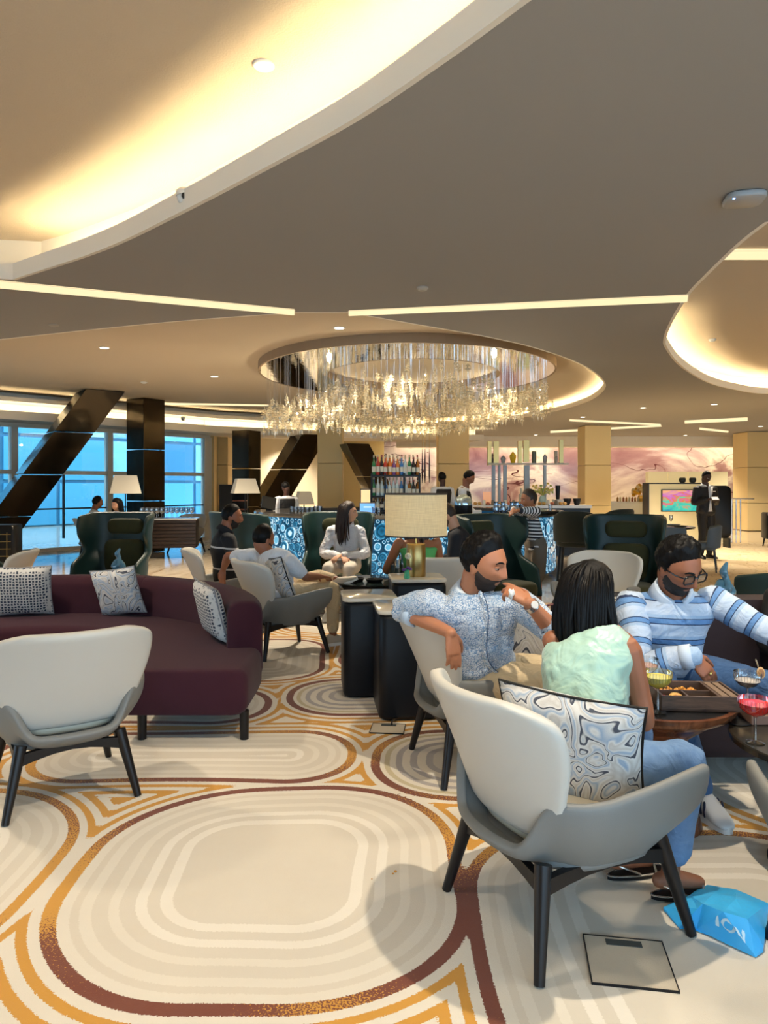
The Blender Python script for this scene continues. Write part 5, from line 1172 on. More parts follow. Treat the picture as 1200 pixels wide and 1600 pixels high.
def sandals(root, J, s, X, hs):
    ms = M('silver_strap', (.62, .60, .56, 1), .25, .85)
    for k in 'RL':
        an = J['an'+k]; fd = J['fdir'+k].normalized(); sd = fd.cross(V((0, 0, 1))); o_ = V((an.x, an.y, .008)); r1 = [o_+fd*(.055+.128*math.cos(q))+sd*math.sin(q)*(.036+.006*math.cos(q)) for q in [2*PI*j/22 for j in range(22)]]
        sb = MB(); sb.loft([r1, [p+V((0, 0, .014)) for p in r1]]); o = sb.build('sandal_sole', m_black, root, rel=True)
        t = MB(); t.tube([p+V((0, 0, .015)) for p in r1]+[r1[0]+V((0, 0, .015))], .0035, 6, round_caps=False); c = an+V((0, 0, -.045)); t.tube([c+fd*.045+sd*.036+V((0, 0, -.03)), c+sd*.036-fd*.02+V((0, 0, .0)), c-fd*.052+V((0, 0, .006)), c-sd*.036-fd*.02+V((0, 0, .0)), c+fd*.045-sd*.036+V((0, 0, -.03))], .0042, 6, 4); t.tube([o_+fd*.11+sd*.042+V((0, 0, .02)), o_+fd*.115+V((0, 0, .055)), o_+fd*.11-sd*.042+V((0, 0, .02))], .005, 6, 4); t.build('sandal_strap', ms, root, rel=True)
person('woman with long black hair in a sleeveless mint top, seen from behind', (.75, 2.75, .008), J, sk_brown, (m_hair, None, 0), .95, .0055, fem=True, hairfn=long_hair(m_hair, .235), curlR=.5, curlL=.6, eyes=False, thick_arm=.98,
       wear=(top(m_mint, 0, .024, .008, z0=1, zn=7, wr=.024, fem=True, name='blouse', ws=.08), trousers(m_denim, .009, .90, .009, .010, 'jeans', flare=.014), sandals))
# ------------------------------------------------ the man in stripes with glasses
J = dict(pelvis=(1.44, 3.84, .55), chest=(1.425, 3.70, .80), neck=(1.425, 3.64, .965), head=(1.425, 3.555, 1.105), face=(.38, -.82, -.42), up=(.0, -.25, 1), hs=1.04,
         shR=(1.225, 3.655, .90), shL=(1.635, 3.655, .925), elR=(1.215, 3.47, .655), wrR=(1.405, 3.365, .715), elL=(1.82, 3.48, .80), wrL=(2.05, 3.30, .74),
         hdR=(.55, -.20, -.62), hnR=(-.3, .9, -.2), thR=1, hdL=(.8, -.5, -.2), hnL=(0, 0, -1), thL=-1,
         hipR=(1.36, 3.78, .54), hipL=(1.56, 3.80, .54), knR=(1.36, 3.46, .455), knL=(1.80, 3.36, .56), anR=(1.45, 3.35, .10), anL=(1.66, 3.02, .10), fdirR=V((.1, -.95, 0)), fdirL=V((.45, -.9, 0)))
def glasses(root, J, s, X, hs):
    m = M('black_frame', (.006, .006, .007, 1), .25); fm = X.to_3x3(); mb = MB()
    for sx in (-1, 1):
        pl = rrect(.054, .040, .012, 4); mb.tube([X @ (V((sx*.035+p[0], .103-.10*max(0, abs(sx*.035+p[0])-.03), -.004+p[1]))*hs) for p in pl+pl[:1]], .0034*hs, 6, round_caps=False)
        mb.tube([X @ (V((sx*.062, .098, .006))*hs), X @ (V((sx*.080, .06, .004))*hs), X @ (V((sx*.083, .0, .0))*hs), X @ (V((sx*.079, -.025, -.016))*hs)], .0032*hs, 6, 2)
    mb.tube([X @ (V((-.010, .104, .002))*hs), X @ (V((0, .107, .006))*hs), X @ (V((.010, .104, .002))*hs)], .0032*hs, 6, 2); g = mb.build('glasses_frame', m, root, rel=True)
    mb = MB()
    for sx in (-1, 1): mb.add([X @ (V((sx*.035+p[0], .102-.10*max(0, abs(sx*.035+p[0])-.03), -.004+p[1]))*hs) for p in rrect(.052, .038, .012, 4)], [tuple(range(20))])
    q = mb.build('lens', glassy('lens_glass', (.93, .95, .97, 1), .0), g); q.data.transform(Matrix.Translation(-root.location))
def ring_gold(root, J, s, X, hs):
    d = V(J['hdR']).normalized(); n_ = V(J['hnR']); n_ = (n_-d*n_.dot(d)).normalized(); w_ = n_.cross(d); p = J['wrR']+d*.098*s+w_*(-.0098)*s+n_*.004; MB().tube([p, p+d*.008], .0125*s, 14, round_caps=False).build('gold_ring', m_gold, root, rel=True)
person('bearded man in glasses and a blue striped shirt at the round tables', (1.44, 3.75, .008), J, sk_brown, (m_hair, hair_mask(.082, .0, -.05, .036), .024), 1.06, .006, ik=5, curlR=[.35, .45, .5, .55], curlL=.4, belly=.02, beard=(m_beard, .011),
       wear=(top(m_str_t, 1.0, .015, .010, belly=.025, sepsleeve=m_str_s, cuff=M('stripe_cuff', rgb(190, 204, 222), .8), collar=M('stripe_collar', rgb(196, 210, 228), .8), wr=.018), trousers(m_denim2, .013), shoes(M('white_sneaker', rgb(214, 214, 214), .6), m_white, 1.05, M('navy_stripe', (.02, .03, .07, 1), .5)), glasses, ring_gold))
# ------------------------------------------------ seated helper for people further off
def seated(x, y, yaw, s=1.0, lean=0.0, head_yaw=None, zs=.46, tilt=-.05, arms=None, legs=None):
    """pelvis at x,y; yaw = heading of the body in degrees (0 = +Y, away; 180 = towards the viewer)"""
    f = V((-math.sin(R(yaw)), math.cos(R(yaw)), 0)); l = V((-f.y, f.x, 0)); u = V((0, 0, 1)); o = V((x, y, 0)); z0 = zs+.07
    A = lambda a, b, c: o+f*a*s+l*b*s+u*(z0+c*s)
    hy = yaw if head_yaw is None else head_yaw; hf = V((-math.sin(R(hy)), math.cos(R(hy)), tilt))
    J = dict(pelvis=A(0, 0, 0), chest=A(-.05+lean*.6, 0, .28), neck=A(-.04+lean, 0, .47), head=A(-.0+lean*1.15, 0, .615)+hf*.02, face=hf, up=(0, 0, 1), shR=A(-.04+lean*.9, -(.185 if s > .99 else .162), .405), shL=A(-.04+lean*.9, .185 if s > .99 else .162, .405),
             elR=A(.06+lean*.6, -.25, .14), elL=A(.06+lean*.6, .25, .14), wrR=A(.30+lean*.4, -.16, .10), wrL=A(.30+lean*.4, .16, .10), hipR=A(.02, -.09, -.01), hipL=A(.02, .09, -.01), knR=A(.45, -.12, .0), knL=A(.45, .12, .0))
    for k, sg in (('R', -1), ('L', 1)): J['an'+k] = o+f*.46*s+l*sg*.11*s+u*.10; J['fdir'+k] = f.copy(); J['hd'+k] = f*.9-l*sg*.35-u*.15; J['hn'+k] = V((0, 0, -1)); J['th'+k] = (1 if sg < 0 else -1)
    return J, f, l
cut = lambda m=m_hair, th=.014: (m, hair_mask(.084, .0, -.05, .036), th)
# man in the white tee, seen from behind, arm over the next chair
J, f, l = seated(-.93, 6.62, -52, 1.06, -.02, -42); J['elL'] = V((-1.46, 6.90, .83)); J['shL'] = V((-1.20, 6.80, .83)); J['shR'] = V((-.85, 6.53, .815)); J['wrL'] = V((-1.52, 6.96, .70)); J['hdL'] = (-.1, -.05, -1); J['hnL'] = (.3, .6, 0); J['elR'] = V((-.70, 6.55, .68)); J['wrR'] = V((-.58, 6.72, .66)); J['head'] = V((-1.10, 6.72, 1.005)); J['neck'] = V((-1.055, 6.69, .875)); J['chest'] = V((-1.0, 6.64, .68)); J['pelvis'] = V((-.93, 6.62, .47))
J['anL'] = J['knR']+V((.02, .10, .08)); J['knL'] = J['knL']+V((.0, .05, .08)); J['fdirL'] = V((.6, -.2, .3)); J['fupL'] = V((-.3, 0, .9))
person('man in a white tee seen from behind, arm over the neighbouring chair', (-.93, 6.62, .008), J, sk_brown, cut(m_hair, .010), 1.06, .008, beard=(m_beard, .004), wear=(top(m_tee, .34, .018, .014, name='tee_shirt', wr=.02, arm=1.05), trousers(m_khaki, .012, .92, .016), shoes(M('beige_sneaker', rgb(196, 186, 170), .6), m_white)), curlL=.25)
# man in black beside him
J, f, l = seated(-1.62, 7.62, -70, 1.04, .02, -80); person('man in a black shirt with white piping beside the man in the white tee', (-1.62, 7.62, .008), J, sk_brown, cut(m_hair, .008), 1.04, .009, beard=(m_beard, .004),
       wear=(top(stripe_mat('black_piped_shirt', 'z', [(0, rgb(20, 22, 30)), (.92, rgb(205, 205, 208)), (1, rgb(205, 205, 208))], .22, .08), .36, .015, .016, collar=M('black_collar', (.01, .01, .014, 1), .8)), trousers(m_blackc, .012, .97, .018), shoes(m_white, m_white)))
# long haired woman in the wing chair
J, f, l = seated(-.44, 8.55, 172, .98, .06, 255, .50, .06); J['wrR'] = J['pelvis']+f*.30+l*.03+V((0, 0, .11)); J['wrL'] = J['pelvis']+f*.31-l*.01+V((0, 0, .13)); J['head'] = V((J['head'].x+.02, J['head'].y, J['head'].z))
person('smiling woman with long brown hair and a white shirt in a green wing chair', (-.44, 8.55, .006), J, sk_fair, (m_hairb, None, 0), .98, .008, fem=True, hairfn=long_hair(M('dark_brown_hair', (.022, .009, .007, 1), .45, bump=(180, .4)), .34), curlR=.6, curlL=.6,
       wear=(top(m_wshirt, .93, .014, .012, fem=True, collar=m_wshirt, wr=.02), trousers(M('white_trousers', rgb(216, 208, 196), .85), .014, .97, .016), shoes(m_white, m_white)))
# woman behind the lamp, bare shouldered
J, f, l = seated(.33, 7.15, 10, 1.0, .05, 20); J['elL'] = V((.02, 7.22, .66)); J['wrL'] = V((.12, 7.50, .62))
person('woman with brown hair and bare shoulders, mostly hidden behind the table lamp', (.33, 7.15, .008), J, sk_warm, (m_hairb, None, 0), 1.0, .009, fem=True, hairfn=long_hair(m_hairb, .26), eyes=False, wear=(top(M('green_top', rgb(96, 190, 110), .8), 0, .012, .014, z0=1, zn=5, fem=True, name='tube_top'), trousers(m_denim2, .012, .95, .018), shoes(m_white, m_white)))
# man in dark shirt facing left
J, f, l = seated(.93, 7.95, 82, 1.04, .20, 84, .47, -.45); person('man in a dark shirt bending over to the left, near the green and olive chair', (.93, 7.95, .008), J, sk_fair, cut(M('brown_short_hair', (.03, .016, .010, 1), .5, bump=(180, .4)), .014), 1.04, .009, beard=(M('brown_stubble', rgb(110, 76, 58), .8), .002),
       wear=(top(M('charcoal_shirt', (.012, .013, .018, 1), .85), .95, .015, .016), trousers(m_blackc, .012, .97, .018), shoes(m_black)))
# seated woman in a headscarf at the right edge
def scarf(root, X, hs):
    D, Fc = ico(4); Pp = head_shape(D, True)
    shell_part(lambda D, Q: np.where((Q[:, 1] > .045) & (np.abs(Q[:, 0]) < .056) & (Q[:, 2] < .062) & (Q[:, 2] > -.118), -1, 1), .014, 4, X, hs, True, .1).build('headscarf', m_blackc, root, rel=True, auto=False)
    mb = MB(); mb.tube([X @ V((0, -.03, -.05)), X @ V((0, -.02, -.13)), X @ V((0, -.02, -.2))], [.085, .10, .15], 16); mb.build('scarf_drape', m_blackc, root, rel=True)
J, f, l = seated(2.43, 4.22, 170, .96, .04, 165, .40, -.2); person('woman in a black headscarf at the right edge, on the dark sofa', (2.43, 4.22, .008), J, sk_brown, (m_hair, None, 0), .96, .009, fem=True, hairfn=scarf, wear=(top(m_blackc, .95, .02, .016, fem=True, name='tunic'), trousers(m_blackc, .02, .97, .018), shoes(m_black)))
# pair at the windows
J, f, l = seated(-5.70, 14.6, -60, 1.0, .0, -50); person('man in a white shirt sitting by the windows, far left', (-5.70, 14.6, 0), J, sk_brown, cut(), 1.0, .014, wear=(top(m_wshirt, .4, .016, .02), trousers(m_blackc, .012, .97, .022), shoes(m_black)))
J, f, l = seated(-4.98, 13.75, 110, .96, .0, 150); person('woman with long black hair sitting by the windows, far left', (-4.98, 13.75, 0), J, sk_fair, (m_hair, None, 0), .96, .014, fem=True, hairfn=long_hair(m_hair, .22, strands=24), wear=(top(m_blackc, .95, .016, .02, fem=True), trousers(m_blackc, .012, .97, .022), shoes(m_black)))
for i, (x, y, rz) in enumerate(((-5.66, 14.55, -60), (-5.0, 13.76, 110))): dup(chair0, (x, y, 0), R(rz), ('cream lounge chair under the white shirted man by the windows', 'cream lounge chair under the woman by the windows')[i])
# ------------------------------------------------ standing people
def standing(x, y, yaw, H=1.78, head_yaw=None, tilt=-.05, spread=.10):
    s = H/1.78; f = V((-math.sin(R(yaw)), math.cos(R(yaw)), 0)); l = V((-f.y, f.x, 0)); o = V((x, y, 0)); u = V((0, 0, 1)); A = lambda a, b, c: o+(f*a+l*b+u*c)*s
    hy = yaw if head_yaw is None else head_yaw; hf = V((-math.sin(R(hy)), math.cos(R(hy)), tilt))
    J = dict(pelvis=A(0, 0, .96), chest=A(.0, 0, 1.26), neck=A(-.01, 0, 1.47), head=A(.02, 0, 1.655), face=hf, up=(0, 0, 1), shR=A(-.01, -.19, 1.42), shL=A(-.01, .19, 1.42), elR=A(-.02, -.26, 1.13), elL=A(-.02, .26, 1.13), wrR=A(.17, -.10, 1.05), wrL=A(.17, .10, 1.05),
             hipR=A(0, -.09, .93), hipL=A(0, .09, .93), knR=A(.03, -.10, .50), knL=A(.03, .10, .50), anR=A(-.02, -spread, .09), anL=A(-.02, spread, .09))
    for k, sg in (('R', -1), ('L', 1)): J['fdir'+k] = (f+l*sg*.25).normalized(); J['hd'+k] = f*.5-l*sg*.8; J['hn'+k] = -f*.2-u; J['th'+k] = 1 if sg < 0 else -1
    return J, s, f, l
def suit(root, J, s, X, hs):
    sd = (J['shL']-J['shR']).normalized(); fw = sd.cross(V((0, 0, 1))); c = J['chest']; mb = MB(); up = V((0, 0, 1))
    pts = [(c+up*.20*s, .05), (c+up*.05*s, .045), (c-up*.12*s, .02), (c-up*.22*s, .035), (c-up*.30*s, .05)]
    mb.loft([[p+fw*(.128*s+.012)+sd*(-w_), p+fw*(.14*s+.012), p+fw*(.128*s+.012)+sd*w_, p+fw*.10] for p, w_ in pts]); mb.build('shirt_front', m_wshirt, root, rel=True, auto=False)
    mb = MB(); q = c+up*.10*s+fw*(.150*s)+sd*.085; mb.box(q, (.06, .006, .016), rot=frame_of(fw, up)); mb.build('name_badge', m_white, root, rel=True, smooth=False)
J, s, f, l = standing(6.50, 14.87, 195, 1.78, 200, -.35); J['wrR'] = J['wrR']+V((0, 0, .16)); J['wrL'] = J['wrL']+V((0, 0, .16))
person('standing attendant in a black suit and white shirt at the right', (6.50, 14.87, .006), J, sk_dark, cut(m_hair, .005), s, .009, wear=(top(m_suit, .95, .022, .016, z0=0, name='suit_jacket', collar=m_wshirt, wr=.015), suit, trousers(m_suit, .018, .97, .016), shoes(m_black)), curlR=.7, curlL=.7)
t = thing('order_pad', 'small dark notepad held by the attendant in the suit', 'notepad', tuple(J['pelvis']+f*.27+V((0, 0, .25)))); MB().box((0, 0, 0), (.15, .02, .11), rot=Matrix.Rotation(R(-55), 3, 'X')).build('cover', M('dark_cover', (.03, .015, .012, 1), .5), t, smooth=False); MB().box((0, -.004, .012), (.13, .012, .09), rot=Matrix.Rotation(R(-55), 3, 'X')).build('pages', m_white, t, smooth=False)
def vest(root, J, s, X, hs):
    mb = MB(); mb.loft(torso_rings(J, .024, s, 1, 6)); mb.build('waistcoat', m_suit, root, rel=True, remesh=.014, smoothmod=1)
for x, y, yaw, hy, tl, lb in ((1.38, 12.75, -100, -95, -.5, 'bartender in white shirt and black waistcoat bending behind the bar'), (1.24, 15.65, 20, 30, -.1, 'bartender with his back turned, behind the bending one'), (-1.85, 13.9, 30, 40, -.5, 'bartender seen from behind at the left end of the bar')):
    J, s, f, l = standing(x, y, yaw, 1.76 if x > 0 else 1.55, hy, tl)
    if x > 1.3: J['head'] = J['head']+f*.07+V((0, 0, -.02)); J['neck'] = J['neck']+f*.05
    person(lb, (x, y, 0), J, sk_brown if x > 1.3 else sk_dark, cut(m_hair, .016), s, .012, wear=(top(m_wshirt, .95, .015, .018), vest, trousers(m_suit, .014, .97, .02), shoes(m_black)))
# the child leaning on the wing chair
J, s, f, l = standing(1.80, 8.72, 112, 1.42, 100, -.15, .07)
ctop = V((1.52, 8.22, 1.185)); J['hs'] = 1.18; J['elR'] = V((1.60, 8.42, 1.19)); J['elL'] = V((1.70, 8.33, 1.19)); J['wrR'] = V((1.47, 8.26, 1.20)); J['wrL'] = V((1.49, 8.22, 1.20)); J['shR'] = V((1.69, 8.80, 1.14)); J['shL'] = V((1.72, 8.56, 1.14)); J['neck'] = V((1.70, 8.68, 1.19)); J['head'] = V((1.70, 8.63, 1.325)); J['chest'] = V((1.74, 8.70, 1.0))
J['elL'] = V((1.735, 8.36, 1.20)); J['wrL'] = V((1.50, 8.24, 1.21)); J['elR'] = V((1.52, 8.52, 1.19)); J['wrR'] = V((1.46, 8.30, 1.22))
J['hdR'] = V((-.4, -.8, -.3)); J['hnR'] = V((.1, -.3, -1)); J['hdL'] = V((-.9, -.1, -.4)); J['hnL'] = V((-.2, 0, -1))
person('child in a navy and white striped top leaning on the wing chair', (1.80, 8.72, .006), J, sk_warm, (M('child_brown_hair', (.03, .015, .009, 1), .5, bump=(180, .4)), hair_mask(.086, -.02, -.07, .03), .014), s, .008, wear=(top(m_bw_t, .92, .013, .012, sepsleeve=m_bw_s, name='striped_top'), trousers(M('grey_shorts', rgb(110, 100, 88), .85), .022, .46, .014, name='shorts'), shoes(m_white, m_white)), curlR=.3, curlL=.3)
# ================================================================== TABLES AND SMALL THINGS
m_bt = M('black_table_top', (.012, .012, .013, 1), .16)
n_ = NT('copper_brown_lacquer'); co = n_.coord('Object', (3, 3, 1)); n_.base(n_.ramp(n_.noise(co, 3, 5, .6, 2), [(.3, (.10, .030, .012, 1)), (.6, (.27, .095, .04, 1)), (.8, (.16, .055, .022, 1))])); n_.rough(.2); n_.metal(.35); m_copper = n_.m
TX, TY, TZ = 1.19, 3.25, .56
t = thing('round_table', 'round copper brown table with black top holding the drinks and box', 'table', (TX, TY, .008))
MB().lathe([(.18, 0), (.20, .01), (.19, .05), (.12, .18), (.11, .30), (.15, .40), (.25, .475), (.325, .515), (.338, .535), (.34, .552), (.318, .552)], 56, cap=False).build('body', m_copper, t)
MB().lathe([(.320, .546), (.320, .549), (.002, .549)], 48).build('top', m_bt, t)
tz = TZ+.001
t = thing('round_table', 'round flat black table at the right edge on a disc foot', 'table', (1.775, 2.85, .008))
MB().lathe([(.002, .50), (.395, .50), (.40, .495), (.40, .475), (.37, .462), (.002, .46)], 56).build('top', M('dark_bronze_top', (.030, .026, .020, 1), .22, .3), t)
MB().tube([(0, 0, .02), (0, 0, .465)], .045, 16, round_caps=False).build('pedestal', m_black, t); MB().lathe([(.002, .022), (.24, .02), (.26, .008), (.26, 0), (.002, 0)], 36).build('foot', m_black, t)
tz2 = .509
def coupe(x, y, z, col, label, fill=.8, garnish=None, h=.17, r=.056):
    t = thing('cocktail_glass', label, 'glass', (x, y, z)); g = glassy('coupe_glass', (.95, .97, .98, 1), .16)
    hb = h-.068; o_ = [(.032, 0), (.034, .003), (.008, .008), (.0045, .014), (.0045, hb-.006), (.012, hb), (.034, hb+.008), (r*.92, hb+.028), (r, hb+.048), (r, h)]
    mb = MB(); mb.lathe(o_, 28, cap=False); mb.build('glass', g, t)
    fl = MB()
    for i in range(28):
        a = 2*PI*i/28; d = V((math.cos(a), math.sin(a), 0)); fl.tube([d*(r*.90)+V((0, 0, hb+.027)), d*(r+.0008)+V((0, 0, hb+.048)), d*(r+.0008)+V((0, 0, h))], .0014, 4, round_caps=False)
    tag(fl.build('fluting', g, t), kind='stuff')
    if col:
        zt_ = hb+.010+.046*fill; MB().lathe([(.002, hb+.003), (.012, hb+.0035), (.033, hb+.0105), (r*.90, hb+.029), (r*.965, max(zt_, hb+.031)), (.002, max(zt_, hb+.031))], 28).build('drink', col, t)
    if garnish:
        a = garnish; d = V((math.cos(a), math.sin(a), 0)); c = d*(r+.012)+V((0, 0, h-.008)); rm = frame_of(V((.1, -.95, .25)), (0, 0, 1)); g_ = MB(); g_.ell(c, (.020, .004, .025), 14, 8, rm); q = g_.build('citrus_slice', M('dried_citrus', (.62, .38, .16, 1), .6), t)
        g_ = MB(); g_.ell(c+V((0, -.003, 0)), (.014, .003, .019), 12, 6, rm); g_.build('slice_flesh', M('citrus_flesh', (.30, .13, .05, 1), .6), q); g_ = MB(); g_.tube([c+V((-.014, 0, .03)), c+V((-.022, 0, .055))], .006, 6, flat=.4); g_.build('peg', M('wood_peg', (.65, .52, .34, 1), .7), q)
    return t
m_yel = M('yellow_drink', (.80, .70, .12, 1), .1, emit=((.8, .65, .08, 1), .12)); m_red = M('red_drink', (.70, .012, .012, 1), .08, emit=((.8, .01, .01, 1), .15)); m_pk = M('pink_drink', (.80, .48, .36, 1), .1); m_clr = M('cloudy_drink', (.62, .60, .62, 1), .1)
def tp(px, py, z): 
    p = F(px, py, z); return p.x, p.y
x, y = tp(1028, 1113, tz); coupe(x, y, tz, m_yel, 'fluted coupe glass of yellow cocktail with a dried citrus slice', .8, 0.0)
x, y = tp(1008, 1088, tz); coupe(x, y, tz, m_pk, 'fluted coupe glass of pale pink cocktail behind the yellow one', .6)
x, y = tp(1180, 1160, tz2); coupe(x, y, tz2, m_red, 'fluted coupe glass of bright red cocktail on the black table', .85, None, .17, .06)
x, y = tp(1168, 1108, tz2); coupe(x, y, tz2, m_clr, 'nearly empty fluted coupe glass with a citrus slice, right side', .3, .2, .165)
m_plate = M('white_plate', (.78, .78, .77, 1), .25)
for i, (px, py) in enumerate(((996, 1085),)):
    x, y = tp(px, py, tz); t = thing('plate', 'small white plate beside the pink cocktail', 'plate', (x-.03, y+.03, tz)); MB().lathe([(.002, .004), (.05, .004), (.075, .012), (.076, .010), (.05, 0), (.002, 0)], 24).build('body', m_plate, t)
# the wooden box of snacks
n_ = NT('walnut_box'); n_.base(n_.ramp(n_.noise(n_.coord('Object', (1, 12, 6)), 8, 4, .6, 1), [(.3, rgb(58, 42, 34)), (.7, rgb(96, 72, 56))])); n_.rough(.5); m_wal = n_.m
x, y = tp(1090, 1100, tz); t = thing('snack_box', 'dark wooden compartment box of snacks on the round table', 'box', (x-.015, y+.02, tz), R(-4)); BW, BD, BH = .33, .25, .062
MB().box((0, 0, .004), (BW, BD, .008)).build('base', m_wal, t, smooth=False)
for c_, d_ in (((0, -BD/2+.005, BH/2), (BW, .01, BH)), ((0, BD/2-.005, BH/2), (BW, .01, BH)), ((-BW/2+.005, 0, BH/2), (.01, BD-.02, BH)), ((BW/2-.005, 0, BH/2), (.01, BD-.02, BH))): MB().box(c_, d_).build('side_board', m_wal, t, smooth=False, bevel=.0015)
for c_, d_ in (((.075, 0, BH/2), (.012, BD-.02, BH-.004)), ((-.04, -.01, BH/2), (.22, .008, BH-.012)), ((-.05, -.065, BH/2), (.008, .10, BH-.012))): MB().box(c_, d_).build('divider', m_wal, t, smooth=False)
m_wal2 = M('grey_walnut', rgb(122, 100, 80), .5)
for xx in (.10, .135): MB().box((xx, 0, BH-.008), (.028, BD-.024, .012)).build('lid_slat', m_wal2, t, smooth=False, bevel=.002)
bx, by, bz = t.location
def inbox(name, dx, dy, dz, label, cat): return thing(name, label, cat, (bx+dx, by+dy, bz+.009+dz))
rnd = random.Random(8)
q = inbox('roasted_nuts', -.04, .055, 0, 'golden crunchy snack mix filling the rear compartment of the box', 'snacks'); mb = MB()
for i in range(120): mb.ell((rnd.uniform(-.09, .09), rnd.uniform(-.045, .045), rnd.uniform(.006, .034)), (.008, .006, .005), 6, 4, Euler((rnd.random()*3, rnd.random()*3, 0)).to_matrix())
tag(mb.build('nuts', M('golden_nuts', rgb(214, 150, 62), .6), q), kind='stuff')
q = inbox('seeds', .012, -.065, 0, 'pale seeds filling the front right compartment of the box', 'snacks'); mb = MB()
for i in range(110): mb.ell((rnd.uniform(-.045, .045), rnd.uniform(-.04, .04), rnd.uniform(.004, .026)), (.009, .0035, .003), 5, 4, Euler((0, 0, rnd.random()*3)).to_matrix())
tag(mb.build('seed_heap', M('pale_seeds', rgb(170, 142, 84), .7), q), kind='stuff')
q = inbox('filled_pastry', -.095, -.055, 0, 'round golden filled pastry shell in the front compartment of the box', 'pastry'); MB().lathe([(.002, 0), (.022, .004), (.030, .022), (.028, .040), (.020, .046), (.014, .040), (.002, .036)], 18).xf(Matrix.Rotation(R(20), 4, 'X')).build('shell', M('pastry_gold', rgb(222, 174, 96), .5), q); MB().ell((0, -.012, .038), (.012, .012, .006), 10, 6).build('filling', M('filling_tan', rgb(176, 120, 60), .5), q)
for i, (dx, dy, c_, nm, lb) in enumerate(((-.135, -.035, rgb(190, 34, 40), 'radish', 'small red radish piece left of the pastry shell'), (-.128, -.085, rgb(224, 214, 200), 'radish', 'small white radish piece left of the pastry shell'), (-.135, .05, rgb(120, 150, 40), 'lime_wedge', 'small lime wedge at the rear left of the snack box'))):
    q = inbox(nm, dx, dy, 0, lb, nm.split('_')[0]); MB().ell((0, 0, .018), (.017, .014, .016), 10, 7).build('body', M('bite%d' % i, c_, .45), q)
x, y = tp(1149, 1112, tz2); t = thing('napkin', 'crumpled white napkin beside the snack box', 'napkin', (x-.01, y, tz2)); mb = MB(); D_, F_ = ico(3); rs_ = np.random.RandomState(3)
add_np(mb, [V((p[0]*.032, p[1]*.028, p[2]*.034+.036))*(1+.22*math.sin(9*p[0]+4*p[2])*math.sin(7*p[1]+3)) for p in D_], F_); mb.build('cloth', M('white_napkin', (.8, .8, .8, 1), .9), t, auto=False)
x, y = tp(1160, 1128, tz2); t = thing('coaster', 'dark round coaster under the rim of the black table', 'coaster', (x-.02, y, tz2)); MB().lathe([(.002, .006), (.055, .006), (.057, .003), (.055, 0), (.002, 0)], 28).build('disc', m_black, t)
x, y = tp(1192, 1128, tz2); t = thing('food_board', 'small wooden board of canapes at the right edge behind the red drink', 'board', (x+.03, y+.02, tz2)); MB().box((0, 0, .02), (.2, .13, .04)).build('board', M('pale_board', rgb(120, 92, 80), .6), t, smooth=False, bevel=.004)
for i in range(6):
    q = thing('canape', 'small canape on the wooden board at the right edge', 'canape', (x+.03-.07+.045*(i % 4), y-.02+.055*(i//4), tz2+.041), 0, 'canapes on the wooden board'); MB().ell((0, 0, .016), (.02, .018, .018), 9, 6).build('bread', M('canape_bread', rgb(226, 196, 150), .6), q); MB().ell((0, 0, .034), (.012, .012, .006), 8, 5).build('topping', M('canape_top%d' % (i % 2), (rgb(90, 130, 50), rgb(214, 170, 130))[i % 2], .6), q)
# tissue in the man's fingers, red handbag by him
t = thing('paper_tissue', 'small crumpled white tissue held at the mouth of the floral shirt man', 'tissue', (.578, 3.335, 1.005)); mb = MB(); add_np(mb, [V((p[0]*.014, p[1]*.012, p[2]*.024))*(1+.3*math.sin(9*p[0]+5*p[2])) for p in ico(2)[0]], ico(2)[1]); mb.build('paper', m_white, t, auto=False)
p = P(864, 968, 4.05); t = thing('handbag', 'dark red patterned handbag beside the floral shirt man', 'bag', (p.x, 4.05, .62)); MB().rbox((0, 0, .07), (.16, .08, .14), .03).build('body', M('red_bag', (.20, .012, .022, 1), .5, bump=(60, .4)), t); MB().tube([(-.05, 0, .13), (-.04, 0, .21), (.04, 0, .21), (.05, 0, .13)], .006, 6, 4).build('handle', M('red_handle', (.10, .008, .014, 1), .5), t)
# blue carrier bag on the floor with lettering
bp = F(1128, 1437, .05); t = thing('carrier_bag', 'bright blue paper carrier bag with ION lettering lying on the carpet', 'bag', (bp.x, bp.y, .008))
m_bag = M('blue_paper_bag', rgb(58, 176, 240), .45, bump=(30, .25))
Fq = lambda px, py, z: F(px, py, z+.008)-V((bp.x, bp.y, .008))
A0 = [Fq(1037, 1418, .012), Fq(1063, 1449, .006), Fq(1088, 1452, .004), Fq(1180, 1494, .004), Fq(1192, 1478, .02), Fq(1200, 1412, .03), Fq(1150, 1390, .05), Fq(1105, 1382, .03), Fq(1078, 1398, .03)]
ctr = Fq(1130, 1425, .105); c2 = Fq(1168, 1436, .10); c3 = Fq(1090, 1420, .075)
mb = MB(); top_ = [c3, Fq(1098, 1412, .095), ctr, c2, Fq(1150, 1405, .09), Fq(1115, 1398, .07)]
bot = [V((p.x, p.y, .002)) for p in A0]
vs = A0+top_+bot; n0 = len(A0)
fs = [(0, 1, 9), (1, 2, 9), (2, 3, 11), (2, 11, 10), (2, 10, 9), (3, 4, 12), (3, 12, 11), (4, 5, 12), (5, 6, 13), (5, 13, 12), (6, 7, 14), (6, 14, 13), (7, 8, 14), (8, 0, 9), (8, 9, 10), (8, 10, 14), (10, 11, 14), (11, 13, 14), (11, 12, 13)]
fs += [(i, (i+1) % n0, 15+(i+1) % n0, 15+i) for i in range(n0)]+[tuple(range(15, 15+n0))]
mb.add(vs, fs); o = mb.build('paper', m_bag, t, smooth=False, subsurf=2, wrinkle=0); o.modifiers['subsurf'].subdivision_type = 'SIMPLE'
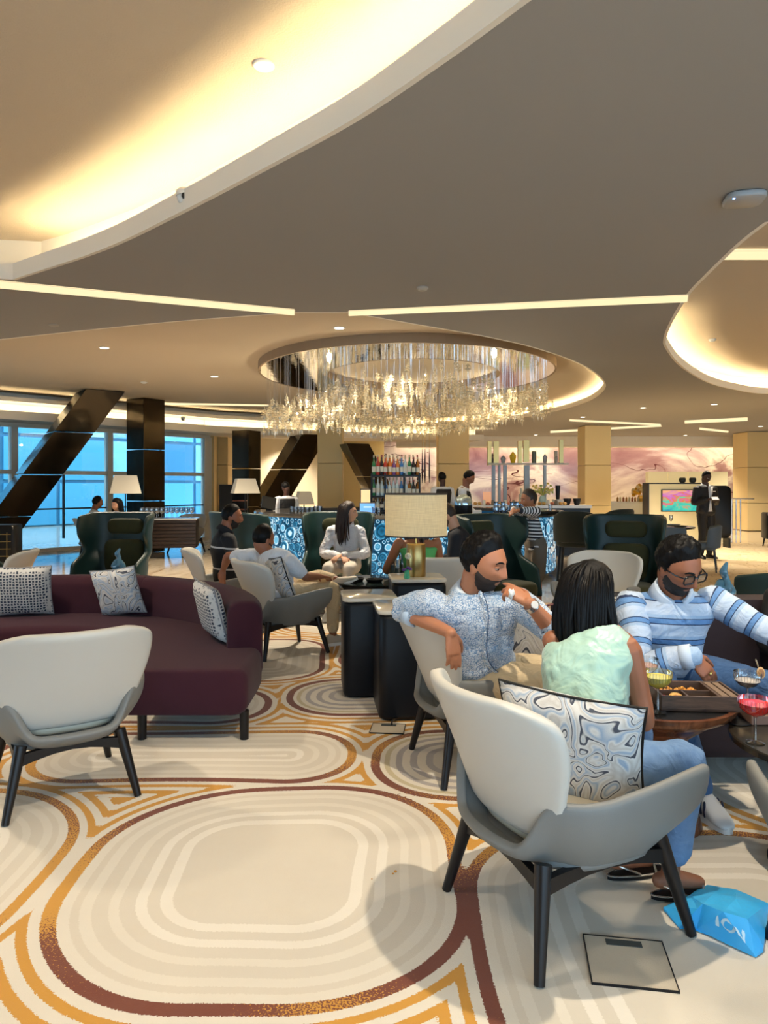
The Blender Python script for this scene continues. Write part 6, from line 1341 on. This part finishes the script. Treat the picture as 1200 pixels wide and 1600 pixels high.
tx_ = bpy.data.textures.new('creases', 'VORONOI'); tx_.noise_scale = .07; q = o.modifiers.new('creases', 'DISPLACE'); q.texture = tx_; q.strength = .007; q.mid_level = .4
fu = bpy.data.curves.new('lettering', 'FONT'); fu.body = 'ION'; fu.size = .060; fu.extrude = .0008; fu.offset = .0012; fu.align_x = 'CENTER'; fu.align_y = 'CENTER'; fu.space_character = 1.15
e1 = (Fq(1176, 1447, .06)-Fq(1126, 1424, .06)).normalized(); nn = ((A0[2]+A0[3])*.5-(ctr+c2)*.5); up_ = -nn.normalized(); up_ = (up_-e1*up_.dot(e1)).normalized(); zn_ = e1.cross(up_)
# face plane between the lower front edge and the ridge
fc = (A0[2]*.32+A0[3]*.68)*.42+(ctr*.45+c2*.55)*.58
LM = Matrix.Translation(fc+zn_*.013) @ Matrix((e1, up_, zn_)).transposed().to_4x4()
to_ = bpy.data.objects.new('lettering_source', fu); me_ = bpy.data.meshes.new_from_object(to_); bpy.data.objects.remove(to_); bmm = bmesh.new(); bmm.from_mesh(me_); bmesh.ops.triangulate(bmm, faces=bmm.faces); bmesh.ops.subdivide_edges(bmm, edges=bmm.edges, cuts=2); bmm.transform(LM @ Matrix.Translation((0, 0, .04))); bmm.to_mesh(me_); bmm.free()
me_.materials.clear(); me_.materials.append(M('white_print', rgb(205, 232, 246), .5)); lt_ = bpy.data.objects.new('lettering', me_); COL.objects.link(lt_); lt_.parent = t
q = lt_.modifiers.new('wrap', 'SHRINKWRAP'); q.target = o; q.wrap_method = 'NEAREST_SURFACEPOINT'; q.wrap_mode = 'ABOVE_SURFACE'; q.offset = .002
# crumbs on the carpet
for i, (px, py, r) in enumerate(((618, 1366, .006), (614, 1369, .004), (581, 1377, .003))):
    p = F(px, py); t = thing('crumb', ('golden crumb on the open carpet, biggest of three', 'golden crumb touching the biggest one', 'tiny brown crumb left of the other two')[i], 'crumb', (p.x, p.y, .007)); MB().ell((0, 0, r*.7), (r, r*.8, r*.7), 8, 5).build('body', M('crumb', rgb(196, 130, 50), .7), t)
# tapered black table behind the side tables, flowers, glasses
t = thing('pedestal_table', 'black tapered pedestal table with a glass top before the lamp', 'table', (-.11, 7.08, .006)); MB().lathe([(.20, 0), (.22, .01), (.37, .52), (.40, .56), (.38, .565), (.002, .565)], 8).build('body', m_navy, t, smooth=False); MB().lathe([(.002, .567), (.41, .567), (.41, .575), (.002, .576)], 40).build('glass_top', M('dark_glass_top', (.02, .03, .03, 1), .04), t)
tb = .583
for i, (dx, dy, lb) in enumerate(((-.16, -.10, 'black ashtray dish on the tapered black table, left one'), (.02, -.16, 'black ashtray dish on the tapered black table, middle one'))):
    q = thing('dish', lb, 'dish', (-.11+dx, 7.08+dy, tb)); MB().lathe([(.002, .01), (.06, .01), (.08, .03), (.083, .03), (.07, 0), (.002, 0)], 18).build('body', m_black, q)
for i, (dx, dy, h) in enumerate(((.24, -.05, .20), (.29, .06, .24), (.20, .10, .22))):
    q = thing('tall_glass', ('tall clear glass on the tapered table, nearest', 'tall clear glass on the tapered table, rightmost', 'tall clear glass on the tapered table, rear one')[i], 'glass', (-.11+dx, 7.08+dy, tb)); MB().lathe([(.026, 0), (.028, .004), (.036, h), (.034, h), (.025, .008), (.001, .008)], 14).build('bowl', m_glass2, q)
    MB().lathe([(.001, .009), (.025, .009), (.032, h*.6), (.001, h*.6)], 12).build('water', M('blue_water', (.12, .25, .34, 1), .1), q)
t = thing('flower_vase', 'small vase with white carnation and purple flowers beside the lamp base', 'flowers', (.185, 5.94, .742)); MB().lathe([(.022, 0), (.026, .01), (.018, .06), (.02, .07), (.017, .07), (.015, .01)], 14).build('vase', M('green_glass', (.10, .5, .28, 1), .1), t)
mb = MB(); mb.tube([(0, 0, .03), (.006, -.01, .12), (.01, -.012, .17)], .003, 6, 3); mb.build('stem', M('green_stem', (.08, .2, .05, 1), .6), t)
rnd = random.Random(6)
for i in range(14):
    d = V((rnd.gauss(0, 1), rnd.gauss(0, 1), rnd.gauss(.3, .8))).normalized(); MB().ell(V((.01, -.012, .18))+d*.018, (.016, .016, .010), 8, 5, d.to_track_quat('Z', 'Y').to_matrix()).build('petal', M('ivory_petal', rgb(236, 226, 196), .7), t)
for i in range(9):
    a = rnd.uniform(0, 6.3); MB().ell((.03*math.cos(a), .03*math.sin(a), .075+rnd.uniform(-.008, .012)), (.014, .012, .010), 7, 5).build('purple_bloom', M('purple_petal', rgb(92, 62, 140), .7), t)
# blue glass sculptures and their tables
def sculpture(loc, label, h=.26):
    t = thing('glass_sculpture', label, 'sculpture', loc); m = M('blue_art_glass', (.008, .06, .14, 1), .05, coat=1.0, var=(14, (.12, .30, .42, 1)))
    mb = MB(); pts = [V((0, 0, .03)), V((.045, 0, .08)), V((.0, .02, .14)), V((-.03, 0, .09)), V((.02, -.02, .10)), V((.015, 0, .17)), V((.0, 0, .215)), V((.02, 0, h))]; mb.tube(pts, [.05, .04, .03, .034, .03, .022, .028, .012], 12, 5); mb.build('swirl', m, t)
    MB().ell((0, 0, .025), (.075, .06, .026), 14, 7).build('foot', m, t); return t
t = thing('side_table', 'small dark round table behind the plum sofa', 'table', (-2.72, 7.42, .006)); MB().lathe([(.16, 0), (.16, .02), (.03, .03), (.03, .53), (.24, .54), (.25, .555), (.25, .575), (.002, .58)], 28).build('body', m_black, t)
sculpture((-2.68, 7.40, .588), 'twisted blue glass sculpture behind the plum sofa')
t = thing('console_table', 'pale marble topped table behind the dark sofa at the right', 'table', (2.62, 5.15, .006)); MB().rbox((0, 0, .33), (.9, .42, .64), .05).build('body', M('cream_base', (.55, .48, .34, 1), .4), t); MB().rbox((0, 0, .665), (.98, .5, .03), .05).build('top', m_marb, t)
sculpture((2.33, 5.05, .687), 'twisted blue glass sculpture on the table behind the striped shirt man', .27)
# sideboard with rows of wine glasses
sbx, sby = -4.42, 15.1; t = thing('sideboard', 'dark ribbed sideboard on thin legs carrying rows of wine glasses', 'sideboard', (sbx, sby, 0), R(8)); SW = 1.16
MB().box((0, 0, .50), (SW, .52, .56)).build('carcass', m_black, t, smooth=False, bevel=.008)
n_ = NT('ribbed_wood'); n_.base(n_.ramp(n_.noise(n_.coord('Object', (.6, 6, 14)), 5, 4), [(.3, rgb(16, 12, 12)), (.7, rgb(58, 42, 38))])); n_.rough(.35); m_rib = n_.m
for i in range(8): MB().rbox((.03, -.265-.012*(i % 2), .25+i*.072), (SW-.06, .035, .060), .012).build('rib', m_rib, t)
MB().box((0, 0, .80), (SW+.04, .56, .03)).build('top', M('pale_top', (.6, .62, .64, 1), .15), t, smooth=False)
for sx in (-1, 1):
    for sy in (-1, 1): MB().tube([(sx*(SW/2-.08), sy*.2, 0), (sx*(SW/2-.1), sy*.2, .23)], [.012, .02], 8, round_caps=False).build('leg', m_steel, t)
wg = thing('wine_glass', 'clear stemmed wine glass in the rows on the sideboard', 'glass', (0, 0, 0), 0, 'wine glasses on the sideboard')
m_wg = glassy('wine_glass_glass', (.92, .95, .97, 1), .30); MB().lathe([(.032, 0), (.033, .003), (.006, .008), (.004, .09), (.02, .10), (.038, .13), (.040, .16), (.034, .215)], 12, cap=False).build('bowl', m_wg, wg)
first = True
for r_ in range(2):
    for i in range(11):
        loc = t.matrix_basis @ V((-SW/2+.06+i*.098, -.14+.2*r_, .816)) if False else V((sbx, sby, 0))+Matrix.Rotation(R(8), 3, 'Z') @ V((-SW/2+.07+i*.098, -.14+.2*r_, .816))
        if first: wg.location = loc; first = False
        else: dup(wg, loc)
# black cabinets with gold grid
def bar_cabinet(x, y, rz, label, w_=.55):
    t = thing('bar_cabinet', label, 'cabinet', (x, y, 0), rz); MB().rbox((0, 0, .52), (w_, .45, .62), .05).build('body', m_black, t)
    MB().box((0, -.02, .79), (w_*.9, .4, .05)).build('lit_top', M('cream_lit_top', (.8, .72, .55, 1), .4, emit=((1, .85, .6, 1), .35)), t, smooth=False)
    for z in (.32, .44, .56, .68): MB().box((0, -.232, z), (w_*.8, .012, .010)).build('fret_bar', m_brass, t, smooth=False)
    for xx in (-.3, -.1, .1, .3): MB().box((xx*w_, -.232, .5), (.010, .012, .42)).build('fret_bar', m_brass, t, smooth=False)
    for sx in (-1, 1):
        for sy in (-1, 1): MB().tube([(sx*w_*.42, sy*.19, 0), (sx*w_*.36, sy*.16, .22)], [.012, .024], 8, round_caps=False).build('leg', m_black, t)
bar_cabinet(-6.42, 12.3, R(10), 'black cabinet with brass fretwork and lit top at the left windows', .6)
bar_cabinet(9.35, 17.6, R(-10), 'black cabinet with brass fretwork near the right pale column', .5); bar_cabinet(9.95, 16.9, R(-10), 'black cabinet with brass fretwork cut by the right edge', .8)
# pyramid shade lamps
m_py = M('pleated_shade', (.66, .60, .48, 1), .8, emit=((1, .85, .6, 1), .08))
def pyr_lamp(px, pyt, Y, label, wb=.47, wt=.30, h=.33, z=None):
    p = P(px, pyt, Y); zt_ = p.z; t = thing('floor_lamp', label, 'lamp', (p.x, Y, 0), R(20)); mb = MB(); sq = lambda w_, z: [V((x*w_/2, y*w_/2, z)) for x, y in ((-1, -1), (1, -1), (1, 1), (-1, 1))]
    mb.loft([sq(wb, zt_-h), sq(wt, zt_)], cap=False); mb.build('lamp_shade', m_py, t, smooth=False, solid=.006); MB().tube([(0, 0, .02), (0, 0, zt_-.1)], .012, 8, round_caps=False).build('pole', m_black, t)
    MB().lathe([(.002, .03), (.13, .02), (.14, 0), (.002, 0)], 20).build('foot', m_black, t); MB().ell((0, 0, zt_-h*.6), (.04, .04, .05), 10, 7).build('bulb', emitter('dim_bulb', (1, .8, .5), 3), t); return t
pyr_lamp(196, 743, 14.0, 'floor lamp with a pale pyramid shade before the upright black column', .56, .40, .34); pyr_lamp(383, 748, 15.2, 'floor lamp with a pale pyramid shade left of the bar', .52, .36, .30); pyr_lamp(475, 768, 17.2, 'floor lamp with a pale pyramid shade behind the left bartender', .4, .26, .3)
# dark shelving and service stand left of the bar
t = thing('wine_rack', 'tall dark cabinet with open shelves left of the bar', 'cabinet', (P(366, 0, 16.0).x, 16.0, 0)); MB().box((-.14, 0, .75), (.28, .4, 1.5)).build('side', m_black, t, smooth=False); MB().box((.13, .16, .75), (.26, .06, 1.5)).build('back', m_black, t, smooth=False)
for i in range(7): MB().box((.13, -.02, .2+i*.19), (.26, .36, .022)).build('shelf_board', M('rust_board', rgb(120, 70, 50), .5), t, smooth=False)
t = thing('sign_stand', 'plain pale board standing beside the cream column at the left', 'board', (P(339, 0, 17.0).x, 17.0, 0)); MB().box((0, 0, .45), (.34, .04, .86)).build('panel', M('pale_panel', (.62, .60, .54, 1), .6), t, smooth=False, bevel=.006); MB().box((0, 0, .012), (.36, .25, .024)).build('foot', m_black, t, smooth=False)
# bar stools
def bar_stool():
    t = thing('bar_stool', '', 'stool'); m_gv = M('dark_green_velvet', (.010, .014, .006, 1), .85, sheen=.2)
    def fn(u, v):
        a = (u-.5)*2; th = a*R(100); return (.27*math.sin(th), -.05-.22*math.cos(th)-.05*v, .74+(.42-.16*abs(a)**3)*v)
    mb = MB(); mb.grid(16, 6, fn); mb.build('backrest', m_gv, t, solid=.05, subsurf=1); MB().rbox((0, .0, .74), (.5, .46, .12), .12).build('seat', m_gv, t)
    for sx in (-1, 1):
        for sy in (-1, 1): MB().tube([(sx*.24, sy*.22, 0), (sx*.19, sy*.17, .70)], [.014, .020], 8, round_caps=False).build('leg', m_black, t)
    for a, b in (((-.225, -.2), (.225, -.2)), ((-.225, .2), (.225, .2)), ((-.225, -.2), (-.225, .2)), ((.225, -.2), (.225, .2))): MB().tube([(a[0], a[1], .25), (b[0], b[1], .25)], .009, 6, round_caps=False).build('foot_rail', m_black, t)
    return t
s0 = bar_stool(); s0.location = (2.55, 9.75, 0); s0.rotation_euler = (0, 0, R(-20)); s0['label'] = 'dark green velvet bar stool with black legs at the right end of the bar'
dup(s0, (3.25, 10.6, 0), R(30), 'dark green velvet bar stool behind the first one at the bar'); 
# laid dining table and grey chairs before the attendant
t = thing('dining_table', 'round laid dining table before the television kiosk', 'table', (4.95, 13.3, .006)); MB().lathe([(.25, 0), (.25, .02), (.05, .04), (.05, .70), (.62, .71), (.63, .735), (.002, .735)], 36).build('body', m_black, t); MB().lathe([(.002, .738), (.6, .738), (.6, .742), (.002, .743)], 36).build('top', m_marb, t)
for i in range(5):
    a = i*2*PI/5+.5; q = thing('plate', 'dark plate laid on the round dining table', 'plate', (4.95+.40*math.cos(a), 13.3+.40*math.sin(a), .75), 0, 'plates on the dining table'); MB().lathe([(.002, .006), (.09, .006), (.13, .02), (.132, .018), (.09, 0), (.002, 0)], 20).build('body', M('slate_plate', (.05, .06, .07, 1), .3), q)
    q = thing('wine_glass', 'clear wine glass laid on the round dining table', 'glass', (4.95+.22*math.cos(a+.4), 13.3+.22*math.sin(a+.4), .75), 0, 'wine glasses on the dining table'); MB().lathe([(.03, 0), (.031, .003), (.006, .008), (.004, .09), (.02, .10), (.034, .13), (.036, .16), (.03, .2)], 10, cap=False).build('bowl', m_wg, q)
t = thing('dining_chair', 'blue grey upholstered dining chair with its back to the viewer at the laid table', 'chair', (4.72, 12.35, .006), R(-8)); m_bg = M('blue_grey_fabric', (.10, .13, .16, 1), .85, bump=(300, .2)); MB().rbox((0, .03, .44), (.56, .52, .12), .1).build('seat', m_bg, t)
def fn(u, v):
    a = (u-.5)*2; th = a*R(85); return (.30*math.sin(th), -.04-.22*math.cos(th)-.03*v, .40+(.40-.05*a*a)*v)
mb = MB(); mb.grid(14, 6, fn); mb.build('backrest', m_bg, t, solid=.05, subsurf=1)
for sx in (-1, 1):
    for sy in (-1, 1): MB().tube([(sx*.24, sy*.22, 0), (sx*.2, sy*.18, .39)], [.012, .018], 8, round_caps=False).build('leg', m_darkwood, t)
dup(t, (5.52, 12.75, .006), R(65), 'blue grey upholstered dining chair at the right side of the laid table')
# television kiosk
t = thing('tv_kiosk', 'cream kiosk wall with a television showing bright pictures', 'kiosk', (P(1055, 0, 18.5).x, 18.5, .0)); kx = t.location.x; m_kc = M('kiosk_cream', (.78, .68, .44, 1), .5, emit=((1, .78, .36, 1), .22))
zk = lambda py: P(0, py, 18.5).z
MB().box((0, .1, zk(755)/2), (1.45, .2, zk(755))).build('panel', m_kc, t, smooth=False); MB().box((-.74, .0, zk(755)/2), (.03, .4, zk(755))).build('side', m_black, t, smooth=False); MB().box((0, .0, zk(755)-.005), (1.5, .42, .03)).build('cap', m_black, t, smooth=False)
n_ = NT('television_picture'); co = n_.coord('Object', (1.2, 1, 2)); n_.base((0, 0, 0, 1)); sp = n_.n('ShaderNodeSeparateXYZ'); n_.l(n_.coord('Object'), sp.inputs[0])
g = n_.math('ADD', n_.math('MULTIPLY', n_.math('SUBTRACT', sp.outputs['Z'], .62), 1.3), n_.math('MULTIPLY', n_.math('SUBTRACT', n_.noise(co, 2.2, 3, .5, 1.5), .5), 1.3)); n_.emit(n_.ramp(g, [(.80, rgb(40, 90, 170)), (.95, rgb(60, 190, 170)), (1.12, rgb(80, 200, 170)), (1.2, rgb(226, 130, 60)), (1.32, rgb(190, 110, 190)), (1.0, rgb(240, 170, 120))][:5] if False else [(.0, rgb(40, 90, 170)), (.25, rgb(60, 190, 170)), (.5, rgb(80, 205, 175)), (.62, rgb(228, 120, 50)), (.78, rgb(200, 110, 190)), (1, rgb(236, 170, 120))]), .9)
mr = n_.n('ShaderNodeMapRange'); 
MB().box((.14, -.02, (zk(767)+zk(797))/2), (1.0, .05, .56)).build('television', m_black, t, smooth=False)
mb = MB(); mb.box((.14, -.048, (zk(767)+zk(797))/2), (.95, .006, .51)); mb.build('screen', n_.m, t, smooth=False)
t = thing('display_wall', 'low cream display wall behind the television kiosk', 'wall unit', (P(1077, 0, 23).x, 23.2, 0)); hz = P(0, 737, 23.2).z
for i in range(4): MB().box((-.95+i*.63, 0, hz/2), (.61, .25, hz)).build('panel', m_kc, t, smooth=False, bevel=.01)
for i, px in enumerate((1065, 1081)):
    p = P(px, 0, 18.55); q = thing('pot', ('round dark pot on top of the kiosk, left one', 'round dark pot on top of the kiosk, right one')[i], 'pot', (p.x, 18.5, zk(755)+.012)); MB().lathe([(.05, 0), (.08, .03), (.085, .10), (.06, .13), (.05, .13), (.05, .12)], 16).build('body', M('dark_olive_pot', (.05, .05, .035, 1), .5), q)
t = thing('black_screen', 'tall black rounded panel behind the attendant', 'panel', (P(1121, 0, 17.5).x, 17.5, 0)); mb = MB(); mb.rbox((0, 0, 0), (.62, 1.25, .12), .12); mb.xf(Matrix.Rotation(R(90), 4, 'X')).move((0, 0, .85)); mb.build('panel', m_black, t); 
for sx in (-.22, .22): MB().box((sx, 0, .12), (.05, .3, .24)).build('foot', m_black, t, smooth=False)
t = thing('steel_rail', 'row of steel rail posts beside the right leaning column', 'railing', (P(1146, 0, 22).x, 22.0, 0))
for i in range(4): MB().tube([(-.18+i*.13, 0, 0), (-.18+i*.13, 0, 1.05)], .022, 8, round_caps=False).build('post', m_steel, t)
MB().tube([(-.25, 0, 1.07), (.6, 0, 1.07)], .025, 8).build('handrail', m_steel, t)
# white counter with flowers in front of the mural
t = thing('dessert_counter', 'long white counter in front of the mural', 'counter', (P(985, 0, 24).x, 24.0, 0)); MB().box((0, 0, .45), (2.6, .6, .9)).build('base', m_white, t, smooth=False); MB().box((0, 0, .92), (2.7, .68, .05)).build('top', MAT['pale_stone'], t, smooth=False)
p = P(1001, 0, 23.9); q = thing('flower_vase', 'big yellow flower arrangement on the white counter before the mural', 'flowers', (p.x, 23.9, .946)); MB().lathe([(.08, 0), (.12, .1), (.08, .2)], 14).build('vase', m_gold, q); rnd = random.Random(3)
for i in range(30):
    d = V((rnd.gauss(0, 1), rnd.gauss(0, .6), rnd.gauss(.5, .6))).normalized(); MB().ell(V((0, 0, .32))+d*rnd.uniform(.08, .26), (.07, .06, .05), 7, 5).build('flower', M('yellow_bloom%d' % (i % 2), (rgb(228, 170, 40), rgb(232, 214, 170))[i % 2], .6), q)
for i in range(8):
    p = P(965+i*4.6, 0, 23.85); q = thing('jar', 'small %s jar in the row on the white counter before the mural' % ('amber', 'pale', 'dark red')[i % 3], 'jar', (p.x, 23.85, .946), 0, '%s jars on the white counter' % ('amber', 'pale', 'dark red')[i % 3]); MB().lathe([(.03, 0), (.035, .01), (.035, .11), (.02, .13), (.02, .15), (.001, .15)], 8).build('body', M('amber_jar%d' % (i % 3), ((.4, .2, .05, 1), (.6, .55, .4, 1), (.3, .08, .04, 1))[i % 3], .3), q)
# doorway and inner wall beyond the left columns
mb = MB(); mb.box((-3.35, 24.2, 1.7), (3.5, .12, 3.4)); tag(mb.build('wall_inner', M('pale_cream_wall', (.74, .66, .50, 1), .7), smooth=False), kind='structure')
mb = MB(); mb.box((-4.62, 24.12, 1.1), (.5, .06, 2.0)); tag(mb.build('door_1', M('gilded_door', (.55, .40, .14, 1), .4), smooth=False, bevel=.02), kind='structure')
